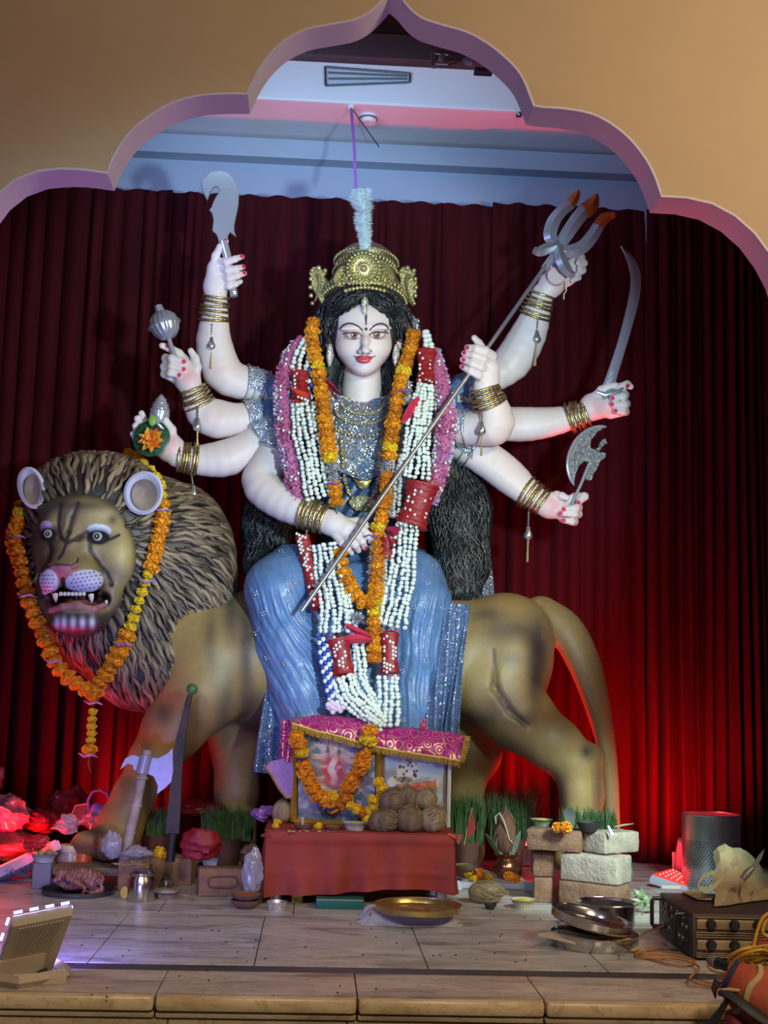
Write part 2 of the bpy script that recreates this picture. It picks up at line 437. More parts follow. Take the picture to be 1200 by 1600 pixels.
# densify every lobe with a spline between the cusps
cusps = {(168, 272), (170, 268), (387, 148), (612, -14), (833, 166), (1033, 308)}
runs = [[]]
for q in front:
    runs[-1].append(q)
    if q in cusps: runs.append([q])
crv = []
for r in runs:
    if len(r) > 2: crv += [tuple(x) for x in spline(r, len(r)*3)][(1 if crv else 0):]
    elif len(r) == 2 and not crv: crv += r
opening = [P(x, y, YA) for x, y in crv]
xl, xr = opening[0].x, opening[-1].x
opening[0].z = 0.0; opening[-1].z = 0.0
outer = [Vector((xr, YA, 0)), Vector((xr+1.6, YA, 0)), Vector((xr+1.6, YA, 3.3)), Vector((xl-1.6, YA, 3.3)), Vector((xl-1.6, YA, 0)), Vector((xl, YA, 0))]
ring = opening + outer[1:5]
mb = MB(); n = len(ring)
mb._add(ring + [p+Vector((0, TH, 0)) for p in ring], [tuple(range(n)), tuple(range(2*n-1, n-1, -1))])
k = len(opening)
for i in range(k-1, n-1): mb._add([ring[i], ring[i+1], ring[i+1]+Vector((0, TH, 0)), ring[i]+Vector((0, TH, 0))], [(0, 1, 2, 3)])
wf = struct('wall_front', mb, M_tan, 0)
mb = MB(); e = Vector((0, -0.001, 0))
mb.sheet([[p+e, p+Vector((0, TH+0.001, 0))] for p in opening], 0.006)
part('arch_soffit', mb, M_sof, wf, 30, label='lilac painted underside of the scalloped arch')

# room behind the arch
M_bw = mat('pale_blue_wall_paint', (0.34, 0.39, 0.56), 0.7, var=0.03, scale=3)
M_cl = mat('white_ceiling_paint', (0.74, 0.72, 0.74), 0.7, var=0.03, scale=3)
YB = 4.78
zt = P(600, 232, YB).z; x0, x1 = -1.9, 2.2
struct('wall_back', MB().box(((x0+x1)/2, YB+0.05, zt/2+0.2), (x1-x0, 0.1, zt+0.4)), M_bw)
struct('trim_1', MB().box(((x0+x1)/2, YB-0.035, zt-0.05), (x1-x0, 0.07, 0.075)), mat('grey_cornice_paint', (0.34, 0.40, 0.52), 0.7))
_d = ray(600, 166); YFs = 0.05+(zt-CAMZ)*_d.y/_d.z
struct('ceiling', MB().box(((x0+x1)/2, (YFs+YB)/2, zt+0.15), (x1-x0, YB-YFs+0.1, 0.3)).box(((x0+x1)/2, 3.75, 3.1), (x1-x0, 1.35, 0.1)), M_cl)
struct('wall_left', MB().box((x0-0.05, 3.95, 1.5), (0.1, 1.8, 3.2)), M_bw)
struct('wall_right', MB().box((x1+0.05, 3.95, 1.5), (0.1, 1.8, 3.2)), M_bw)
# fascia lip line and the brown beam
struct('trim_2', MB().box(((x0+x1)/2, YFs-0.055, zt+0.004), (x1-x0, 0.012, 0.010)), mat('white_edge_paint', (0.8, 0.82, 0.85), 0.6))
YBm = 3.62; zb = P(600, 103, YBm+0.05).z; zb2 = P(600, 52, YBm).z
bmn = struct('trim_3', MB().rbox(((x0+x1)/2, YBm+0.025, (zb+zb2)/2), (x1-x0, 0.05, zb2-zb), bev=0.004), mat('brown_beam_paint', (0.20, 0.155, 0.135), 0.6, var=0.15, scale=9))
struct('trim_4', MB().box(((x0+x1)/2, YBm+0.12, zb2+0.03), (x1-x0, 0.06, 0.05)), mat('dark_beam_edge', (0.10, 0.085, 0.08), 0.7))
struct('trim_6', MB().box(((x0+x1)/2, YBm+0.2, zb2+0.35), (x1-x0, 0.2, 0.6)), mat('dark_upper_paint', (0.16, 0.13, 0.12), 0.8)) 

# stage floor: slabs with recessed joints
def marble(name, c1, c2, c3):
    m = bpy.data.materials.new(name); m.use_nodes = True; nt = m.node_tree; b = nt.nodes['Principled BSDF']
    t = nd(nt, 'ShaderNodeTexCoord'); mp = nd(nt, 'ShaderNodeMapping'); mp.inputs['Scale'].default_value = (2.2, 7.0, 5.0); mp.inputs['Rotation'].default_value = (0, 0, 0.35)
    ge = nd(nt, 'ShaderNodeNewGeometry'); nt.links.new(ge.outputs['Position'], mp.inputs[0])
    n1 = nd(nt, 'ShaderNodeTexNoise'); n1.inputs['Scale'].default_value = 2.0; n1.inputs['Detail'].default_value = 9; n1.inputs['Roughness'].default_value = 0.66; n1.inputs['Distortion'].default_value = 0.8
    nt.links.new(mp.outputs[0], n1.inputs['Vector'])
    r = nd(nt, 'ShaderNodeValToRGB'); el = r.color_ramp.elements; el[0].position = 0.33; el[0].color = (*c3, 1); el[1].position = 0.62; el[1].color = (*c1, 1)
    x = el.new(0.46); x.color = (*c2, 1); nt.links.new(n1.outputs['Fac'], r.inputs[0])
    n2 = nd(nt, 'ShaderNodeTexNoise'); n2.inputs['Scale'].default_value = 3.2; n2.inputs['Detail'].default_value = 8; n2.inputs['Roughness'].default_value = 0.6; n2.inputs['Distortion'].default_value = 1.6
    nt.links.new(mp.outputs[0], n2.inputs['Vector'])
    s1 = nd(nt, 'ShaderNodeMath', operation='SUBTRACT'); s1.inputs[1].default_value = 0.5; nt.links.new(n2.outputs['Fac'], s1.inputs[0])
    s2 = nd(nt, 'ShaderNodeMath', operation='ABSOLUTE'); nt.links.new(s1.outputs[0], s2.inputs[0])
    s3 = nd(nt, 'ShaderNodeMapRange'); s3.inputs[1].default_value = 0.0; s3.inputs[2].default_value = 0.022; s3.inputs[3].default_value = 0.62; s3.inputs[4].default_value = 0.0; nt.links.new(s2.outputs[0], s3.inputs[0])
    mx = nd(nt, 'ShaderNodeMix', data_type='RGBA'); nt.links.new(s3.outputs[0], mx.inputs[0]); nt.links.new(r.outputs[0], mx.inputs[6]); mx.inputs[7].default_value = (*c3, 1)
    nt.links.new(mx.outputs[2], b.inputs['Base Color']); b.inputs['Roughness'].default_value = 0.33
    return m
M_mar = marble('grey_white_marble', (0.56, 0.55, 0.53), (0.44, 0.43, 0.42), (0.15, 0.145, 0.145))
M_mar2 = marble('front_step_marble', (0.60, 0.53, 0.47), (0.44, 0.38, 0.34), (0.16, 0.13, 0.12))
M_ylw = marble('yellow_lit_marble', (0.66, 0.52, 0.30), (0.54, 0.40, 0.21), (0.33, 0.22, 0.11))  # warm hall light on nosing and riser put into the yellow tint
M_drk = mat('dark_joint', (0.045, 0.045, 0.055), 0.6, var=0.4, scale=12)
yN = FL(560, 1558).y; yD0 = FL(560, 1521).y; yD1 = FL(560, 1511).y
fl = struct('floor', MB().box((0.1, (yN+0.02+4.9)/2, -0.055), (4.4, 4.9-yN-0.02, 0.09)), M_drk)
g = 0.0022
def slab(x0, x1, y0, y1, m, name='floor_slab', z=0.0, h=0.012, par=None):
    o = part(name, MB().rbox(((x0+x1)/2, (y0+y1)/2, z-h/2), (x1-x0-g, y1-y0-g, h), bev=0.0009, seg=1), m, par or fl, 30); return o
jx = [-1.9, -1.0, FL(190, 1440).x, FL(412, 1440).x, FL(640, 1440).x, FL(870, 1440).x, 0.95, 1.5, 2.2]
rows = [(yD1, FL(600, 1432).y), (FL(600, 1432).y, 3.95), (3.95, 4.9)]
for r, (a, b) in enumerate(rows):
    for i in range(len(jx)-1):
        d = 0.0 if r == 0 else (0.07 if r == 1 else -0.05)
        slab(jx[i]+(d if i else 0), jx[i+1]+(d if i < len(jx)-2 else 0), a, b, M_mar)
part('floor_strip', MB().box((0.1, (yD0+yD1)/2, -0.004), (4.2, yD1-yD0-0.002, 0.006)), mat('dark_strip_stone', (0.05, 0.05, 0.055), 0.4, var=0.35, scale=14), fl, 0, label='dark stone strip set across the stage floor')
sx = [-1.6, -0.9, FL(250, 1540).x, FL(556, 1540).x, FL(830, 1535).x, 0.95, 1.6]
for i in range(len(sx)-1): slab(sx[i], sx[i+1], yN, yD0, M_mar2, 'step_slab')
stp = struct('trim_5', MB().box((0, yN+0.05, -0.25), (3.4, 0.08, 0.38)), mat('riser_backing', (0.3, 0.23, 0.14), 0.7))
for i in range(len(sx)-1):
    a, b = sx[i], sx[i+1]
    part('nosing', MB().rbox(((a+b)/2, yN-0.004, -0.014), (b-a-g, 0.03, 0.028), bev=0.008), M_ylw, stp)
    part('nosing_bead', MB().rbox(((a+b)/2, yN+0.006, -0.036), (b-a-g, 0.022, 0.012), bev=0.004), M_ylw, stp)
tx = [-1.6, -0.8, FL(268, 1590, -0.06).x, FL(540, 1590, -0.06).x, FL(845, 1590, -0.06).x, 0.8, 1.6]
for i in range(len(tx)-1): part('riser_slab', MB().rbox(((tx[i]+tx[i+1])/2, yN+0.016, -0.17), (tx[i+1]-tx[i]-g, 0.02, 0.25), bev=0.001, seg=1), M_ylw, stp)

# ---------------------------------------------------------------- curtains
def velvet(name, c):
    m = mat(name, c, 0.9, var=0.25, scale=9, spec=0.15, stretch=(3, 3, 0.25), bump=0.15, bscale=30); return m
M_cur = velvet('maroon_velvet', (0.038, 0.0016, 0.0048))
YC = 4.52
def curtain(pxa, pxb, yta, ytb, label, freq, amp, seed, dy=0.0):
    r = np.random.default_rng(seed); N = int((pxb-pxa)/2.2); M = 26; ph = r.uniform(0, 6.28, 6)
    top = [P(x, yta+(ytb-yta)*(x-pxa)/(pxb-pxa), YC) for x in np.linspace(pxa, pxb, N)]
    kn = np.cumsum(r.uniform(0.55, 1.6, 400)); kn *= freq
    grid = []
    for i, p in enumerate(top):
        u = (p.x-top[0].x); row = []
        c = np.searchsorted(kn, u*100); a = kn[c-1] if c else 0.0; t = (u*100-a)/(kn[c]-a); deep = 0.55+0.9*((math.sin(c*12.9)*43758.5) % 1)
        pl = -abs(math.sin(math.pi*t))**0.8*amp*deep
        for j in range(M):
            q = j/(M-1); z = p.z*(1-q)+0.004*q; hemm = 0.75+0.25*math.cos(min(q*18, math.pi)*1.0)
            drift = 0.010*math.sin(u*7+q*3+ph[0])+0.006*math.sin(u*17-q*5+ph[1])
            rough = 0.004*math.sin(u*60+ph[2]) if j == 0 else 0
            f = (0.35 if q < 0.03 else 1.0)
            row.append(Vector((p.x+0.006*math.sin(q*4+c)*q, YC+dy+pl*f*(0.8+0.3*q)+drift*q, z+rough)))
        grid.append(row)
    return solo('curtain', MB().sheet(grid, 0.004), M_cur, label, 'curtain', 'maroon stage curtains', 60)
curtain(-120, 270, 283, 299, 'left maroon velvet curtain panel hanging behind the lion head', 5.6, 0.030, 3)
curtain(268, 778, 297, 319, 'middle maroon velvet curtain panel behind the goddess and her crown', 5.2, 0.024, 5, 0.02)
curtain(770, 1006, 317, 330, 'maroon velvet curtain panel behind the trident and curved sword', 6.4, 0.026, 8)
curtain(1008, 1262, 329, 342, 'tightly gathered maroon curtain at the right behind the steel drum', 3.0, 0.040, 9, -0.02)

# ---------------------------------------------------------------- fittings on the ceiling
rp = P(574, 122, YFs-0.06)
sx_ = YFs/FOC
vent = thing('recessed_ceiling_vent', rp - Vector((0, 0, 0.03)), 'dark framed recessed vent in the pale blue ceiling fascia', 'vent')
c0 = [P(x, y, YFs-0.052) for x, y in ((508, 106), (641, 116), (640, 130), (509, 135))]
M_dkm = mat('dark_grey_metal', (0.07, 0.075, 0.09), 0.45, metal=0.4)
for a, b in ((0, 1), (1, 2), (2, 3), (3, 0)): part('frame', MB().tube([c0[a]+Vector((0, -0.006, 0)), c0[b]+Vector((0, -0.006, 0))], 0.0042, 6), M_dkm, vent)
part('panel', MB().prism(c0, (0, 0.01, 0)), mat('vent_panel_white', (0.55, 0.56, 0.62), 0.5), vent)
for t in (0.3, 0.62): part('slat', MB().tube([c0[0].lerp(c0[3], t)+Vector((0.01, -0.006, 0)), c0[1].lerp(c0[2], t)+Vector((-0.01, -0.006, 0))], 0.0035, 6), M_dkm, vent)
sd = P(575, 196, 4.5); sd.z = zt
det = thing('smoke_detector', sd, 'white round smoke detector on the pink lit ceiling', 'smoke detector')
M_wp = mat('white_plastic', (0.75, 0.73, 0.74), 0.4)
part('body', MB().lathe([(0.001, -0.028), (0.024, -0.028), (0.03, -0.02), (0.033, -0.006), (0.033, 0.0)], sd, seg=20), M_wp, det)
part('vent_ring', MB().lathe([(0.0335, -0.016), (0.035, -0.013), (0.0335, -0.010)], sd, seg=20, cap=False), M_dkm, det)
for (x, y, lb) in ((943, 228, 'small white sprinkler head at the right end of the ceiling'), ):
    q = P(x, y, 4.5); q.z = zt
    t = thing('ceiling_sprinkler', q, lb, 'sprinkler')
    part('rose', MB().lathe([(0.001, -0.016), (0.012, -0.016), (0.022, -0.004), (0.024, 0)], q, seg=16), mat('bright_white_plastic', (0.85, 0.88, 0.9), 0.3), t)
    part('nozzle', MB().lathe([(0.006, -0.028), (0.008, -0.016)], q, seg=10), M_dkm, t)
ro = thing('hanging_ribbon', P(548, 203, 4.42), 'thin purple ribbon hanging from the ceiling above the feather plume', 'ribbon')
a = P(547, 206, 4.42); a.z = zt; b_ = P(556, 296, 4.18)
M_pr = mat('purple_ribbon', (0.28, 0.10, 0.42), 0.5)
part('strand', MB().tube([a, a.lerp(b_, 0.5)+Vector((0.003, 0, 0)), b_], 0.0055, 6, flat=0.4), M_pr, ro)
part('hook', MB().lathe([(0.004, -0.02), (0.012, -0.012), (0.012, 0)], a, seg=10), M_wp, ro)
part('cord', MB().tube([a+Vector((0, 0, -0.006)), P(592, 229, a.y+0.16)], 0.0024, 6), M_dkm, ro)
# lamp bracket on the beam
q = P(697, 92, YBm-0.015); br = thing('beam_lamp_bracket', q, 'unlit metal lamp bracket fixed to the brown ceiling beam', 'lamp bracket')
M_gm = mat('worn_grey_metal', (0.30, 0.27, 0.25), 0.45, metal=0.5)
part('back_plate', MB().prism([P(674, 78, YBm-0.02), P(681, 79, YBm-0.02), P(681, 103, YBm-0.02), P(674, 101, YBm-0.02)], (0, 0.02, 0)), M_gm, br)
part('cage', MB().tube([P(681, 84, YBm-0.03), P(700, 86, YBm-0.05), P(712, 90, YBm-0.03)], 0.003, 6).tube([P(681, 100, YBm-0.03), P(700, 101, YBm-0.05), P(712, 99, YBm-0.03)], 0.003, 6).tube([P(712, 88, YBm-0.03), P(712, 101, YBm-0.03)], 0.003, 6), M_gm, br)
part('bulb', MB().ell(P(692, 92, YBm-0.035), (0.016, 0.014, 0.016)), mat('dull_bulb', (0.20, 0.18, 0.18), 0.2), br)
q = P(730, 95, YBm-0.02); br2 = thing('beam_socket', q, 'small metal socket beside the lamp bracket on the brown beam', 'socket')
part('cup', MB().lathe([(0.006, 0), (0.014, 0.012), (0.018, 0.03)], P(722, 95, YBm-0.03), (1, 0, 0), 14), M_gm, br2)
part('plate', MB().rbox(P(755, 112, YBm-0.01), (0.055, 0.03, 0.016), bev=0.003), M_dkm, br2)
q = P(811, 180, 4.3); cl = thing('ceiling_clip', q, 'tiny dark clamp at the corner of the arch and ceiling', 'clamp')
part('jaw', MB().rbox(P(811, 179, 4.29), (0.02, 0.02, 0.016), bev=0.003), M_dkm, cl); part('pin', MB().tube([P(806, 172, 4.28), P(812, 180, 4.28)], 0.003, 6), M_gm, cl)
# ================================================================ LION
YI = 4.02                        # depth of the idol and the lion
SI = YI/FOC
def V3(*a): return np.array(a, float)
lion = thing('lion_statue', P(520, 1330, YI), 'painted tan lion statue with dark brown mane and open mouth', 'lion')
B = Field((70, 890, -150), (985, 1360, 170), 2.6)
# trunk
B.chain([(300, 1010, -5, 95), (400, 1030, 0, 100), (560, 1035, 0, 92), (700, 1030, 0, 90), (780, 1020, 0, 82)], 20)
B.ell((785, 1035, -10), (74, 104, 84), 22); B.ell((800, 985, -5), (62, 52, 70), 20)
# near hind leg
B.chain([(770, 1075, -45, 62), (812, 1120, -55, 52), (868, 1165, -50, 40), (903, 1198, -45, 36), (910, 1240, -48, 32), (908, 1300, -52, 33), (905, 1335, -60, 35)], 16)
B.chain([(905, 1335, -60, 33), (890, 1345, -90, 26)], 10)
B.ell((925, 1182, -42), (17, 19, 17), 12)
# groove in front of the thigh
B.chain([(772, 1020, -100, 5), (775, 1075, -103, 6), (795, 1110, -108, 5), (825, 1135, -106, 3)], 6, sub=True)
B.ell((808, 1050, -78), (32, 62, 24), 18)
# far hind leg
B.chain([(730, 1120, 55, 46), (742, 1175, 62, 40), (722, 1235, 65, 30), (728, 1330, 60, 30)], 14)
# shoulder, near front leg with paw
B.chain([(330, 1030, -50, 72), (310, 1085, -62, 62), (270, 1140, -66, 47), (238, 1190, -68, 36), (208, 1245, -70, 31), (188, 1290, -74, 34), (178, 1318, -80, 33)], 16)
B.ell((345, 1050, -70), (52, 72, 46), 22)
B.ell((165, 1318, -92), (48, 26, 40), 12); B.ell((135, 1318, -108), (24, 20, 18), 7); B.ell((165, 1325, -126), (19, 20, 24), 6); B.ell((196, 1326, -122), (20, 21, 24), 6); B.ell((128, 1322, -84), (20, 17, 18), 7)
# far front leg
B.chain([(360, 1090, 40, 62), (368, 1160, 55, 40), (370, 1235, 60, 33), (365, 1325, 55, 35)], 14)
B.ell((350, 1335, 40), (38, 20, 30), 10)
# tail
tp = spline([(845, 965, 10, 34), (884, 986, 10, 29), (912, 1035, 6, 26), (933, 1100, 2, 20.5), (947, 1165, 0, 15), (954, 1225, -2, 13), (957, 1300, -4, 12.5), (957, 1335, -4, 13)], 40)
B.chain([tuple(q) for q in tp], 1.2)
v, f = B.net(3)
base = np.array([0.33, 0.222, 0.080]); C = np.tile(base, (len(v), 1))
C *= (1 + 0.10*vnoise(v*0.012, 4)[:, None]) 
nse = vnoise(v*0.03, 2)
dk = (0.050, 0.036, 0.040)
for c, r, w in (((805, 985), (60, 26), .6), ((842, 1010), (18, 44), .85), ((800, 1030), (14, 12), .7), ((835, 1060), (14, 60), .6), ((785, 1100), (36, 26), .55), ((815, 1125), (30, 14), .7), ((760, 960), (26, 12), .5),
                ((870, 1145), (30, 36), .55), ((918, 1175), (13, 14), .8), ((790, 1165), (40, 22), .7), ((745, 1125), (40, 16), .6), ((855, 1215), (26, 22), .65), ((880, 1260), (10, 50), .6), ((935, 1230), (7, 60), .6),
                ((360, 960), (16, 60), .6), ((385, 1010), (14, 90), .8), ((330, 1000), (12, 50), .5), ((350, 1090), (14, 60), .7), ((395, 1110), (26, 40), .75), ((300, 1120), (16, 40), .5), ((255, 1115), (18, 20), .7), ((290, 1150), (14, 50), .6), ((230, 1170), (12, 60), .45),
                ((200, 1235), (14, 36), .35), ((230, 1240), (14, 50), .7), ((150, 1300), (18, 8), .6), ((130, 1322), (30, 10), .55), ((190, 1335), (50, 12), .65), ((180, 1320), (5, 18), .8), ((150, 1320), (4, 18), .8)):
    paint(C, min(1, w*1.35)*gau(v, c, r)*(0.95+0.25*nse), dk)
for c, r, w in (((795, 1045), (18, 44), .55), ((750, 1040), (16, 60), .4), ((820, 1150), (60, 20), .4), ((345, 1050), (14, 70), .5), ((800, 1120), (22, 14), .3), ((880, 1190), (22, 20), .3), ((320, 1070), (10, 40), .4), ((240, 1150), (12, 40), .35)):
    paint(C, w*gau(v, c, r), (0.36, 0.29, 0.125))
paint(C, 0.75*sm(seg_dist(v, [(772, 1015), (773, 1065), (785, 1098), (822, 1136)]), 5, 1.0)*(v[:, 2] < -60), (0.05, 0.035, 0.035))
far = sm(v[:, 2], 20, 60)*(v[:, 0] < 420); paint(C, 0.55*far, (0.16, 0.10, 0.15))  # violet light on the far front leg, put into its paint
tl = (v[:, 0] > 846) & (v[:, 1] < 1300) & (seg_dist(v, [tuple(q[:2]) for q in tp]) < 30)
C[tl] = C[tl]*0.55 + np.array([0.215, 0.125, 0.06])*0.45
C = np.clip(C, 0.01, 1)
body = (v, f, C)

# ------------------------------- head (fine grid)
hw = -110.0                      # depth of the face front
H = Field((30, 755, hw-75), (245, 1010, 60), 1.55)
H.ell((132, 850, hw+55), (86, 78, 80), 10)
H.ell((128, 815, hw+15), (58, 40, 40), 20); H.ell((127, 800, hw+14), (64, 26, 38), 16)                 # forehead
H.ell((183, 868, hw+20), (32, 52, 44), 16); H.ell((80, 870, hw+22), (22, 44, 40), 14)   # cheeks
H.chain([(112, 815, hw+2, 21), (106, 850, hw-16, 19), (100, 878, hw-30, 19)], 14)        # nose bridge
H.ell((112, 893, hw-18), (46, 26, 40), 14)                 # muzzle mass
H.ell((78, 905, hw-33), (17, 22, 22), 8); H.ell((131, 906, hw-34), (31, 21, 23), 8)      # whisker pads
H.ell((98, 886, hw-48), (22, 8, 10), 6); H.ell((100, 893, hw-49), (9, 9, 8), 5)          # nose tip
H.ell((84, 884, hw-60), (6, 3.5, 8), 4, 0.3, True); H.ell((117, 884, hw-60), (8, 4, 8), 4, -0.4, True)
H.cap((100, 899, hw-60), (103, 915, hw-60), 2.5, 2.5, 4, True)
# mouth cavity, chin and jaw
H.ell((122, 965, hw-2), (50, 30, 44), 12)
H.ell((172, 928, hw+14), (20, 36, 34), 14); H.ell((70, 930, hw+10), (14, 34, 32), 12)
H.ell((120, 938, hw-36), (47, 13, 42), 4, 0.02, True)
H.ell((158, 936, hw-18), (15, 13, 26), 4, 0.0, True)
H.chain([(76, 954, hw-30, 6), (98, 949, hw-44, 6.5), (122, 947, hw-48, 7), (146, 951, hw-40, 6), (164, 944, hw-24, 5)], 5)   # lower lip
H.ell((120, 972, hw-30), (40, 18, 24), 8)
H.ell((76, 947, hw-12), (7, 15, 14), 6)
# eye sockets and brows
H.ell((152, 838, hw-26), (15, 10, 16), 8, 0.1, True); H.ell((75, 834, hw-20), (11, 9, 16), 8, 0, True)
H.ell((150, 821, hw-6), (24, 10, 20), 10, 0.15); H.ell((78, 818, hw-2), (16, 9, 18), 10, -0.2)
H.chain([(152, 848, hw-8, 4), (138, 845, hw-14, 4), (168, 843, hw-4, 3)], 5)
# furrows on the forehead
for pts in ([(96, 790), (92, 815), (93, 838), (104, 848)], [(122, 786), (112, 812), (106, 834), (104, 848)], [(104, 848), (122, 842), (137, 832)], [(104, 848), (97, 866)]):
    for a, b in zip(pts[:-1], pts[1:]):
        d0 = hw-24 if a[1] > 815 else hw-24
        H.cap((*a, hw-27), (*b, hw-29), 3.2, 3.2, 6, True)
# cheek groove beside the muzzle
H.chain([(141, 852, hw-30, 3), (150, 872, hw-34, 3.2), (166, 893, hw-22, 3), (174, 912, hw-14, 3)], 5, sub=True)
v, f = H.net(1)
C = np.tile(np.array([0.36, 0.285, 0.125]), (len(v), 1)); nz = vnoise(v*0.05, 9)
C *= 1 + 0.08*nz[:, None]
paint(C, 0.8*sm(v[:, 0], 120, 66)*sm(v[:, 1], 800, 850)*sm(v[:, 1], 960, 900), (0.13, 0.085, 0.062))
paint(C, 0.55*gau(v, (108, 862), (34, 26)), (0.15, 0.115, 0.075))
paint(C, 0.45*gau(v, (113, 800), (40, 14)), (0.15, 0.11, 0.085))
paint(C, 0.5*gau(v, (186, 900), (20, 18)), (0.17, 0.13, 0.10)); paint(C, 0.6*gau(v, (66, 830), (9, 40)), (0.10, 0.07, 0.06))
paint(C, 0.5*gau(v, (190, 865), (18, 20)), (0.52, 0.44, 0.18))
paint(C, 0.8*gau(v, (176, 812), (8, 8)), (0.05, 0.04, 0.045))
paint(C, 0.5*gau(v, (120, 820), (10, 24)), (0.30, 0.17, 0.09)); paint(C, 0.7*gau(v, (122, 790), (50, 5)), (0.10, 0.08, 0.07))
rim_ = ((v[:, 0]-132)/82)**2+((v[:, 1]-872)/98)**2  # contour paint and painted shadow darken the face toward the mane
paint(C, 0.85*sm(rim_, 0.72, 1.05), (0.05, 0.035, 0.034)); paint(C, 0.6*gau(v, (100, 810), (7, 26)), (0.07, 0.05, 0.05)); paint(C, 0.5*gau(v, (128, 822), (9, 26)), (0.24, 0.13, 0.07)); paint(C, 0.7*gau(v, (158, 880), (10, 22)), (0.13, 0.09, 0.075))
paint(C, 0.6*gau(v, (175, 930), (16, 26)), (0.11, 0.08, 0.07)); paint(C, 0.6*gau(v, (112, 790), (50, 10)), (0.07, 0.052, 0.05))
W_ = (0.62, 0.63, 0.86)
wh = np.maximum(sm(((v[:, 0]-76)/15.5)**2+((v[:, 1]-910)/21)**2, 1.1, 0.85), sm(((v[:, 0]-133)/31)**2+((v[:, 1]-909)/19)**2+0.25*((v[:, 0]-133)/31)*((v[:, 1]-909)/19), 1.1, 0.88))
paint(C, wh*(v[:, 2] < hw-22), W_)
for rr, y0 in enumerate((897, 903, 909, 915, 921)):          # whisker dots
    for kx in range(7):
        for xx in ((112+kx*7+(rr % 2)*3, y0-(kx-2)*1.1), (66+kx*5.2+(rr % 2)*2, y0+2)):
            if xx[0] < 92 and xx[0] > 86 or (92 <= xx[0] < 110): continue
            paint(C, 1.4*gau(v, xx, (1.5, 1.1))*wh, (0.04, 0.03, 0.06))
paint(C, 0.95*sm(((v[:, 0]-(155+0.3*(v[:, 1]-828)))/19)**2+((v[:, 1]-828)/9.5)**2, 1.1, .8)*(v[:, 1] < 839+0.16*(v[:, 0]-150)), (0.60, 0.66, 0.84))
paint(C, 0.95*sm(((v[:, 0]-72)/10)**2+((v[:, 1]-823)/10)**2, 1.1, .8), (0.50, 0.46, 0.74))
paint(C, 1.6*gau(v, (153, 839), (19, 10.5)), (0.012, 0.011, 0.015)); paint(C, 1.6*gau(v, (75, 836), (12, 11)), (0.012, 0.011, 0.015))
paint(C, sm(((v[:, 0]-153)/17.5)**2+((v[:, 1]-840)/10.5)**2, 1.15, 0.8), (0.012, 0.011, 0.014)); paint(C, sm(((v[:, 0]-75)/12.5)**2+((v[:, 1]-836)/10.5)**2, 1.15, 0.8), (0.012, 0.011, 0.014))
paint(C, sm(seg_dist(v, [(160, 846), (176, 841), (186, 836)]), 3.2, 1.5), (0.03, 0.02, 0.03))
for pts, w_ in (([(96, 788), (92, 815), (93, 838), (104, 848)], 2.6), ([(122, 786), (112, 812), (106, 834), (104, 848)], 2.6), ([(104, 848), (122, 842), (137, 832)], 2.6), ([(104, 848), (97, 866), (92, 872)], 1.8), ([(75, 845), (82, 858), (76, 878), (66, 892)], 2.6), ([(140, 846), (142, 862), (156, 880), (168, 896), (174, 914)], 3.0)):
    paint(C, 0.97*sm(seg_dist(v, pts), w_*1.25+1.8, w_*0.55), (0.035, 0.025, 0.03))
nose = np.zeros(len(v)); 
tri = (v[:, 1] > 881) & (v[:, 1] < 907) & (v[:, 2] < hw-40); hwid = np.clip((908-v[:, 1])*0.98, 0, 24)
nose = tri*sm(np.abs(v[:, 0]-(99-(v[:, 1]-884)*0.02)), hwid+1.2, hwid-1.5); paint(C, nose, (0.46, 0.16, 0.22))
paint(C, 0.9*sm(seg_dist(v, [(74, 886), (86, 882), (112, 883), (121, 878), (122, 873)]), 2.4, 1.0), (0.05, 0.03, 0.04))
paint(C, sm(seg_dist(v, [(98, 905), (100, 922)]), 5, 2)*(v[:, 2] < hw-30), (0.03, 0.02, 0.03))
ins = sm(((v[:, 0]-120)/49)**2+((v[:, 1]-939)/13)**2, 1.25, .98)*(v[:, 2] > hw-48); paint(C, ins*(v[:, 1] < 952), (0.05, 0.012, 0.02))
paint(C, sm(seg_dist(v, [(64, 934), (78, 929), (100, 925), (118, 926), (140, 931), (168, 932)]), 3.2, 1.6), (0.02, 0.012, 0.02))
paint(C, 0.9*sm(seg_dist(v, [(80, 954), (98, 948), (122, 946), (146, 951), (164, 946)]), 5.5, 3.0), (0.42, 0.17, 0.20))
ch = gau(v, (120, 974), (48, 20)); paint(C, 1.5*ch*(v[:, 1] > 957), (0.05, 0.033, 0.038))
for x in (88, 99, 113, 128, 143): paint(C, 1.1*gau(v, (x+1, 973), (4.4, 9)), (0.66, 0.67, 0.88))
paint(C, 0.7*sm(v[:, 1], 982, 992), (0.10, 0.07, 0.07))
head = (v, f, np.clip(C, 0.005, 1))
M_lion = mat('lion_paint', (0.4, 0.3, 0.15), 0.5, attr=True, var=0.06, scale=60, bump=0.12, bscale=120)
sculpt('body', [body, head], YI, M_lion, lion)

